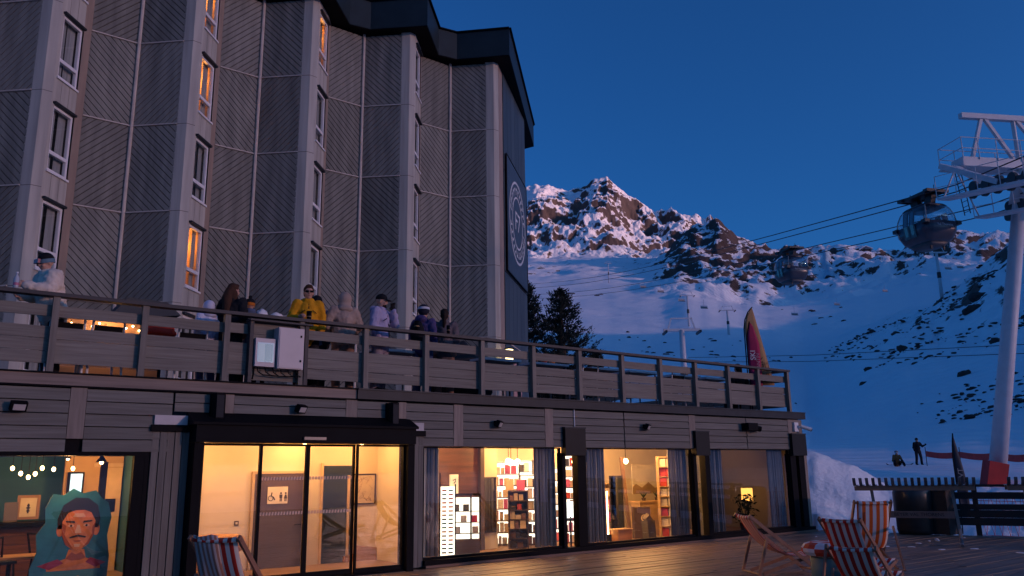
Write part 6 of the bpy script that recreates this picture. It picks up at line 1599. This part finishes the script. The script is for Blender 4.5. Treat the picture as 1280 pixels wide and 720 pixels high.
def hand(mb, wrist, d, palm_n, curl=0.5, s=1.0):
    """palm plus five fingers; d points from the wrist along the hand"""
    d = Vector(d).normalized(); n = Vector(palm_n); n = (n - d * n.dot(d)).normalized(); w = d.cross(n)
    W = Vector(wrist); R = Matrix((w, n, d)).transposed()
    mb.ell(W + d * 0.045 * s, (0.042 * s, 0.018 * s, 0.055 * s), R, seg=10, rings=6)
    for k, ln in enumerate((0.068, 0.078, 0.072, 0.056)):
        b = W + d * 0.085 * s + w * ((k - 1.5) * 0.021 * s); m1 = b + (d * math.cos(curl * 0.7) + n * math.sin(curl * 0.7)) * ln * 0.5 * s; m2 = m1 + (d * math.cos(curl * 1.9) + n * math.sin(curl * 1.9)) * ln * 0.55 * s
        limb(mb, [b, m1, m2], [0.0105 * s, 0.010 * s, 0.0085 * s], 6)
    b = W + d * 0.025 * s - w * 0.038 * s; m1 = b - w * 0.022 * s + d * 0.03 * s + n * 0.012 * s; m2 = m1 + d * 0.028 * s + n * 0.012 * s + w * 0.008 * s
    limb(mb, [b, m1, m2], [0.013 * s, 0.0115 * s, 0.0095 * s], 6)
def person(label, loc, face, H=1.76, jacket=None, trousers=None, hat=None, hat_m=None, hair_m=None, hood=None, armL=None, armR=None, lean=0.0, head_turn=0.0, head_pitch=0.0, puffy=1.0, legs=None, beard=None, glasses=False, gloves=None, ponytail=False, skirt=0.0, zip_m=None, group='people along the terrace railing'):
    """local: faces -y, x to its left; joints given in metres for a 1.76 m figure"""
    rz = math.atan2(face[0], -face[1])
    t = thing('person', label, 'person', loc, rz, group); k = H / 1.76; t.scale = (k, k, k)
    ly = -lean
    hip = Vector((0, 0, 0.92)); chest = Vector((0, ly * 0.75, 1.30)); neck = Vector((0, ly, 1.48)); head = Vector((0, ly * 1.15 - 0.015, 1.625))
    HR = Matrix.Rotation(head_turn, 3, 'Z') @ Matrix.Rotation(head_pitch, 3, 'X')
    sh = {s: Vector((s * 0.172, ly * 0.92, 1.42)) for s in (1, -1)}
    arms = {1: armL or ((0.24, 0.02, 1.16), (0.22, -0.05, 0.93)), -1: armR or ((-0.24, 0.02, 1.16), (-0.22, -0.05, 0.93))}
    legs = legs or {1: ((0.10, 0, 0.90), (0.115, -0.02, 0.48), (0.12, 0.03, 0.09)), -1: ((-0.10, 0, 0.90), (-0.115, -0.01, 0.48), (-0.12, 0.04, 0.09))}
    b = MB()
    # head with brow, nose, jaw and ears, then the body under the clothes
    def hp(v): return head + HR @ Vector(v)
    b.ell(hp((0, 0.010, 0.035)), (0.077, 0.096, 0.092), HR, 16, 12); b.ell(hp((0, -0.018, -0.035)), (0.062, 0.075, 0.078), HR, 14, 10); b.ell(hp((0, -0.045, -0.085)), (0.036, 0.036, 0.03), HR, 10, 8)
    b.ell(hp((0, -0.098, -0.012)), (0.013, 0.020, 0.024), HR, 8, 6); b.ell(hp((0, -0.082, 0.022)), (0.05, 0.016, 0.012), HR, 10, 6)
    for s in (-1, 1): b.ell(hp((s * 0.078, 0.012, -0.005)), (0.012, 0.022, 0.032), HR, 8, 6); b.ell(hp((s * 0.04, -0.066, -0.025)), (0.025, 0.025, 0.022), HR, 8, 6)
    limb(b, [head + Vector((0, 0.012, -0.06)), neck, chest], [0.056, 0.060, 0.12])
    limb(b, [chest, Vector((0, ly * .3, 1.08)), hip], [0.125, 0.105, 0.125])
    for s in (1, -1):
        e, w = Vector(arms[s][0]), Vector(arms[s][1])
        limb(b, [chest + Vector((s * 0.09, 0, 0.1)), sh[s], e, w], [0.06, 0.055, 0.042, 0.028])
        d = (w - e).normalized()
        if gloves is None: hand(b, w, d, (-s * 0.6, -0.6, 0.2), 0.55)
        lg = [Vector(p) for p in legs[s]]; limb(b, lg, [0.085, 0.055, 0.04]); b.ell(lg[2] + Vector((0, -0.07, -0.05)), (0.045, 0.12, 0.04), None, 10, 6)
    body = remeshed(b, 'body', skin, t, 0.0095, 4)
    for s in (-1, 1): MB().ell(hp((s * 0.033, -0.0865, 0.006)), (0.014, 0.008, 0.008), HR, 8, 6).build('eye', eye_m, t)
    MB().ell(hp((0, -0.083, -0.056)), (0.024, 0.008, 0.006), HR, 8, 6).build('mouth', mat('lip', (0.30, 0.12, 0.10), 0.5), t)
    # jacket
    j = MB(); P = puffy
    limb(j, [neck + Vector((0, 0.0, -0.03)), chest, Vector((0, ly * .35, 1.08)), hip + Vector((0, 0, -0.02 - skirt))], [0.085 * P, 0.150 * P, 0.150 * P, 0.155 * P], 14)
    j.ell(chest + Vector((0, 0, 0.02)), (0.205 * P, 0.135 * P, 0.17), None, 14, 10); j.ell(hip + Vector((0, 0, -0.02 - skirt)), (0.195 * P, 0.15 * P, 0.12), None, 14, 8); j.ell(Vector((0, ly * .4, 1.1)), (0.195 * P, 0.14 * P, 0.17), None, 14, 8)
    for s in (1, -1):
        e, w = Vector(arms[s][0]), Vector(arms[s][1]); d = (w - e).normalized()
        limb(j, [chest + Vector((s * 0.10, 0, 0.08)), sh[s], sh[s].lerp(e, 0.5), e, e.lerp(w, 0.55), w - d * 0.01], [0.10 * P, 0.092 * P, 0.083 * P, 0.074 * P, 0.064 * P, 0.052 * P])
    j.tube([neck + Vector((0, 0.01, -0.04)), neck + Vector((0, -0.005, 0.055))], [0.10 * P, 0.086 * P], 14)
    if hood == 'down': j.ell(neck + Vector((0, 0.115, 0.015)), (0.125, 0.085, 0.075), Matrix.Rotation(0.5, 3, 'X'), 14, 10)
    jo = remeshed(j, 'jacket', jacket, t, 0.014, 5)
    tex = bpy.data.textures.new('folds', 'CLOUDS'); tex.noise_scale = 0.085; tex.noise_depth = 2
    dm = jo.modifiers.new('folds', 'DISPLACE'); dm.texture = tex; dm.strength = 0.042; dm.mid_level = 0.5
    if hood == 'up':
        h = MB(); h.ell(hp((0, 0.02, 0.02)), (0.125, 0.135, 0.138), HR, 16, 12); h.ell(hp((0, 0.03, -0.09)), (0.12, 0.115, 0.10), HR, 14, 8); h.ell(hp((0, 0.06, -0.16)), (0.15, 0.12, 0.07), HR, 14, 8)
        ho = remeshed(h, 'hood', jacket, t, 0.016, 4)
        bmh = bmesh.new(); bmh.from_mesh(ho.data); dl = [f for f in bmh.faces if (lambda q: q.y < -0.065 and abs(q.x) < 0.075 and -0.10 < q.z < 0.095)(HR.transposed() @ (f.calc_center_median() - head))]
        bmesh.ops.delete(bmh, geom=dl, context='FACES'); bmh.to_mesh(ho.data); bmh.free()
    if zip_m:
        yc = -0.150 * P
        MB().bar((0, ly * .95 + yc * 0.72, 1.42), (0, ly * .5 + yc * 1.08, 1.16), 0.016, 0.012, up=(0, 1, 0)).build('zip', zip_m, t); MB().bar((0, ly * .5 + yc * 1.08, 1.155), (0, yc * 1.10, 0.86), 0.016, 0.012, up=(0, 1, 0)).build('zip', zip_m, t)
        for s in (-1, 1): MB().bar((s * 0.06, ly * .8 + yc * 0.98, 1.31), (s * 0.13, ly * .75 + yc * 0.80, 1.26), 0.010, 0.012, up=(0, 1, 0)).build('pocket_zip', zip_m, t)
    # trousers and boots
    tr = MB()
    for s in (1, -1):
        lg = [Vector(p) for p in legs[s]]; limb(tr, [Vector((s * 0.07, 0, 0.93)), lg[0], lg[1], lg[2] + Vector((0, 0, 0.03))], [0.12, 0.112, 0.085, 0.078])
    remeshed(tr, 'trousers', trousers, t, 0.018, 4)
    for s in (1, -1):
        lg = [Vector(p) for p in legs[s]]; bo = MB(); bo.ell(lg[2] + Vector((0, -0.06, -0.035)), (0.06, 0.15, 0.052), None, 12, 8); limb(bo, [lg[2] + Vector((0, 0, 0.12)), lg[2]], [0.066, 0.066]); remeshed(bo, 'boot', black_metal, t, 0.016, 3)
        if gloves is not None:
            g = MB(); e, w = Vector(arms[s][0]), Vector(arms[s][1]); hand(g, w, (w - e).normalized(), (-s * 0.6, -0.6, 0.2), 0.6, 1.18); remeshed(g, 'glove', gloves, t, 0.010, 3)
    # hair and hats
    if hair_m:
        h = MB(); h.ell(hp((0, 0.022, 0.055)), (0.088, 0.100, 0.088), HR, 16, 12); h.ell(hp((0, 0.052, -0.005)), (0.082, 0.066, 0.085), HR, 14, 10)
        if hat is None: h.ell(hp((0.0, -0.045, 0.105)), (0.065, 0.05, 0.035), HR, 10, 8)
        if ponytail == 'long':
            limb(h, [hp((0, 0.07, 0.0)), hp((0.01, 0.12, -0.14)), Vector((0.015, ly + 0.16, 1.28))], [0.085, 0.095, 0.06]); h.ell(hp((0.06, 0.03, -0.10)), (0.05, 0.06, 0.13), HR, 10, 8); h.ell(hp((-0.06, 0.03, -0.10)), (0.05, 0.06, 0.13), HR, 10, 8)
        elif ponytail: limb(h, [hp((0, 0.09, 0.05)), hp((0, 0.15, 0.0)), hp((0, 0.15, -0.16)), hp((0.01, 0.13, -0.27))], [0.035, 0.045, 0.04, 0.018])
        remeshed(h, 'hair', hair_m, t, 0.011, 2)
    if beard: bd = MB(); bd.ell(hp((0, -0.052, -0.078)), (0.055, 0.045, 0.045), HR, 12, 8); bd.build('beard', beard, t, True)
    if glasses:
        g = MB()
        for s in (-1, 1): g.box(-0.026, 0.026, -0.004, 0.004, -0.017, 0.017)
        g = MB()
        for s in (-1, 1): g.bar(hp((s * 0.012, -0.103, 0.008)), hp((s * 0.062, -0.094, 0.008)), 0.006, 0.034); g.bar(hp((s * 0.062, -0.094, 0.012)), hp((s * 0.08, 0.0, 0.012)), 0.006, 0.008)
        g.bar(hp((-0.012, -0.104, 0.012)), hp((0.012, -0.104, 0.012)), 0.006, 0.006); g.build('glasses', black_metal, t)
    if hat == 'beanie' or hat == 'goggle_beanie' or hat == 'bobble':
        h = MB(); h.ell(hp((0, 0.012, 0.065)), (0.095, 0.108, 0.098), HR, 18, 12)
        h.v = [tuple(hp(Vector((q.x, q.y, max(q.z, 0.012))))) for q in (HR.transposed() @ (Vector(v) - head) for v in h.v)]
        h.build('beanie', hat_m[0], t, True)
        bnd = MB(); vs = []
        for zz, g_ in ((0.005, 1.02), (0.062, 1.03)):
            for q in range(20): a = 2 * PI * q / 20; vs.append(hp((0.097 * g_ * math.cos(a), 0.012 + 0.110 * g_ * math.sin(a), zz)))
        bnd.add(vs, [(q, (q + 1) % 20, 20 + (q + 1) % 20, 20 + q) for q in range(20)]); bnd.build('hat_band', hat_m[1], t, True)
        if hat == 'bobble': MB().ell(hp((0, 0.02, 0.18)), 0.038, seg=10, rings=8).build('bobble', hat_m[0], t, True)
        if hat == 'goggle_beanie': MB().bar(hp((-0.06, -0.118, 0.045)), hp((0.06, -0.118, 0.045)), 0.035, 0.06).build('goggles', mat('goggle_lens', (0.35, 0.06, 0.06), 0.2), t)
    if hat == 'cap':
        h = MB(); h.ell(hp((0, 0.012, 0.060)), (0.092, 0.106, 0.088), HR, 18, 12); h.v = [tuple(hp(Vector((q.x, q.y, max(q.z, 0.035))))) for q in (HR.transposed() @ (Vector(v) - head) for v in h.v)]; h.build('cap', hat_m[0], t, True)
        br = MB(); br.prism([(0.075 * math.cos(a), -0.085 + 0.085 * math.sin(a)) for a in [PI + PI * q / 10 for q in range(11)]], lambda a, c, d: tuple(hp((a, c, d))), 0.030, 0.040); br.build('cap_peak', hat_m[0], t)
    if hat == 'helmet':
        h = MB(); h.ell(hp((0, 0.012, 0.055)), (0.112, 0.128, 0.115), HR, 18, 12); h.build('helmet', hat_m[0], t, True)
        vs = []; bnd = MB()
        for zz, g_ in ((0.06, 1.04), (0.105, 0.98)):
            for q in range(20): a = 2 * PI * q / 20; vs.append(hp((0.115 * g_ * math.cos(a), 0.012 + 0.131 * g_ * math.sin(a), zz)))
        bnd.add(vs, [(q, (q + 1) % 20, 20 + (q + 1) % 20, 20 + q) for q in range(20)]); bnd.build('goggle_strap', hat_m[1], t, True)
    return t
def cloth(name, c, c2=None, sc=(6, 6, 6)): return mat(name, c, 0.85, scale=sc, col2=c2, spec=0.15)
J_cream = cloth('jacket_cream', (0.66, 0.56, 0.47), (0.56, 0.47, 0.40)); J_black = cloth('jacket_black', (0.014, 0.014, 0.018)); J_yellow = cloth('jacket_yellow', (0.66, 0.29, 0.012), (0.52, 0.22, 0.01)); J_beige = cloth('jacket_beige', (0.38, 0.28, 0.23), (0.30, 0.22, 0.18)); J_lilac = cloth('jacket_lilac', (0.40, 0.35, 0.50), (0.31, 0.28, 0.42)); J_grey = cloth('jacket_grey', (0.15, 0.12, 0.13), (0.08, 0.065, 0.07)); J_navy = cloth('jacket_navy', (0.045, 0.045, 0.12), (0.09, 0.06, 0.16), (9, 9, 9)); J_ice = cloth('jacket_ice', (0.55, 0.55, 0.66), (0.42, 0.44, 0.60)); J_blue = cloth('jacket_blue', (0.10, 0.13, 0.22)); J_brown = cloth('jacket_rust', (0.28, 0.12, 0.05))
T_dark = cloth('trousers_dark', (0.02, 0.02, 0.026)); T_brown = cloth('trousers_brown', (0.28, 0.17, 0.13)); T_blue = cloth('trousers_blue', (0.06, 0.10, 0.22)); T_mauve = cloth('trousers_mauve', (0.30, 0.25, 0.30)); G_black = cloth('glove_black', (0.015, 0.015, 0.018))
hairD = cloth('hair_dark', (0.018, 0.012, 0.010), (0.03, 0.018, 0.013), (40, 40, 4)); hairB = cloth('hair_brown', (0.07, 0.032, 0.02), (0.035, 0.018, 0.012), (40, 40, 4))
K_black = cloth('knit_black', (0.012, 0.012, 0.015)); K_blue = cloth('knit_blue', (0.12, 0.2, 0.26)); K_orange = cloth('knit_orange', (0.5, 0.14, 0.02)); K_white = cloth('knit_white', (0.55, 0.56, 0.62)); K_navy = cloth('knit_navy', (0.02, 0.022, 0.04))
person('person in a cream puffer jacket and dark beanie leaning on the rail', (1.86, 0.62, TZ), (-0.95, -0.30), 1.84, J_cream, T_dark, 'goggle_beanie', (K_black, K_blue), hood='down', armL=((0.23, -0.20, 1.20), (0.12, -0.46, 1.24)), armR=((-0.24, -0.16, 1.18), (-0.15, -0.40, 1.14)), lean=0.14, head_pitch=0.28, puffy=1.30)
person('person in a pale hooded jacket standing low behind the rail', (4.12, 0.62, TZ), (-0.2, 0.95), 1.42, J_ice, T_blue, hood='up', hair_m=None)
person('person with long brown hair and a black jacket, facing the hotel', (4.46, 0.48, TZ), (0.75, 0.65), 1.74, J_black, T_dark, hair_m=hairB, ponytail='long', head_turn=-0.3)
person('person in an orange banded bobble hat and dark jacket', (4.84, 0.72, TZ), (0.3, 0.9), 1.55, J_blue, T_dark, 'bobble', (K_black, K_orange), hair_m=None, hood='down')
yl = person('person in a yellow jacket with glasses facing the deck, holding a drink', (5.80, 0.48, TZ), (-0.30, -0.95), 1.88, J_yellow, T_dark, hair_m=hairB, glasses=True, hood='down', armR=((-0.27, -0.02, 1.16), (-0.17, -0.26, 1.16)), armL=((0.25, 0.02, 1.15), (0.21, -0.10, 0.93)), puffy=1.0, skirt=0.06, zip_m=K_black)
person('person in a black beanie standing behind the yellow jacket', (6.17, 0.95, TZ), (0.5, 0.85), 1.80, J_blue, T_dark, 'beanie', (K_black, K_black))
person('person with a beige hood up and brown trousers, facing the hotel', (6.52, 0.52, TZ), (0.15, 0.98), 1.83, J_beige, T_brown, hood='up', armL=((0.30, -0.02, 1.18), (0.20, -0.22, 1.05)), armR=((-0.30, -0.02, 1.18), (-0.20, -0.22, 1.05)), puffy=1.15)
person('person in a lilac jacket and black cap with a hand at the mouth', (7.24, 0.46, TZ), (0.55, -0.82), 1.88, J_lilac, T_mauve, 'cap', (K_black,), hair_m=None, hood='down', beard=hairD, gloves=G_black, armL=((0.23, -0.17, 1.24), (0.09, -0.20, 1.47)), armR=((-0.26, 0.0, 1.16), (-0.20, -0.08, 0.94)), head_turn=0.25, head_pitch=0.12, puffy=1.06, skirt=0.05, zip_m=K_navy)
bp2 = person('person in a white banded helmet carrying a black backpack', (8.27, 0.62, TZ), (0.85, 0.5), 1.80, J_navy, T_blue, 'helmet', (K_navy, K_white), hood='down', hair_m=None, head_turn=0.2)
bk = MB(); bk.ell((0, 0.24, 1.20), (0.15, 0.11, 0.24), None, 14, 10); remeshed(bk, 'backpack', K_black, bp2, 0.02, 3)
person('person with a dark ponytail and a grey coat, facing the hotel', (8.72, 0.55, TZ), (0.55, 0.8), 1.78, J_grey, T_brown, hair_m=hairD, ponytail=True, skirt=0.1)
person('dark haired person in black sitting by the flags', (18.25, 0.75, TZ - 0.38), (0.3, 0.9), 1.72, J_black, T_dark, hair_m=hairD, ponytail=True, legs={1: ((0.10, 0, 0.90), (0.14, -0.42, 0.90), (0.14, -0.44, 0.50)), -1: ((-0.10, 0, 0.90), (-0.14, -0.42, 0.90), (-0.14, -0.44, 0.50))})
st_ = thing('terrace_stool', 'dark stool under the seated person by the flags', 'stool', (18.25, 0.75, TZ)); MB().lathe([(0.17, 0.36), (0.17, 0.40)], seg=14).build('seat', black_metal, st_); MB().tube([(0, 0, 0), (0, 0, 0.36)], 0.03, 8).build('leg', black_metal, st_)
cup(5.70, 0.19, TZ + 1.16, 0.19, 'black beer cup held by the person in the yellow jacket', 0.045)
# skier and seated snowboarder on the piste
sx, sy = 55.4, 14.7
person('skier in black standing on the piste with one arm bent', (sx, sy, gz(sx, sy) - 0.02), (-0.6, -0.8), 1.78, J_black, T_dark, 'beanie', (K_black, K_black), gloves=G_black, armL=((0.30, -0.08, 1.22), (0.38, -0.28, 1.30)), legs={1: ((0.10, 0, 0.90), (0.16, -0.04, 0.48), (0.19, 0.02, 0.09)), -1: ((-0.10, 0, 0.90), (-0.14, -0.04, 0.48), (-0.16, 0.02, 0.09))}, group='people out on the piste')
bx_, by_ = 52.9, 14.9
zb = gz(bx_, by_)
person('snowboarder in a rust jacket sitting in the snow', (bx_, by_, zb - 0.74), (-0.75, -0.66), 1.74, J_brown, T_dark, 'helmet', (K_white, K_navy), gloves=G_black, armL=((0.28, -0.22, 1.12), (0.16, -0.42, 1.0)), armR=((-0.28, -0.22, 1.12), (-0.16, -0.42, 1.0)), lean=0.10, legs={1: ((0.12, 0, 0.88), (0.24, -0.38, 1.10), (0.28, -0.62, 0.84)), -1: ((-0.12, 0, 0.88), (-0.24, -0.38, 1.10), (-0.28, -0.62, 0.84))}, group='people out on the piste')
sbp = thing('snowboard', 'dark snowboard strapped on by the seated rider', 'snowboard', (bx_ - 0.75 * 0.62, by_ - 0.66 * 0.62, zb + 0.09), math.atan2(-0.75, 0.66)); sbd = MB()
for a, b in zip([(-.80, .10), (-.68, .02), (.68, .02)], [(-.68, .02), (.68, .02), (.80, .10)]): sbd.bar((a[0], 0, a[1]), (b[0], 0, b[1]), 0.27, 0.02)
sbd.build('deck', K_navy, sbp)
for x in (-0.27, 0.27): MB().box(x - .06, x + .06, -0.11, 0.11, 0.032, 0.08).build('binding', black_metal, sbp)
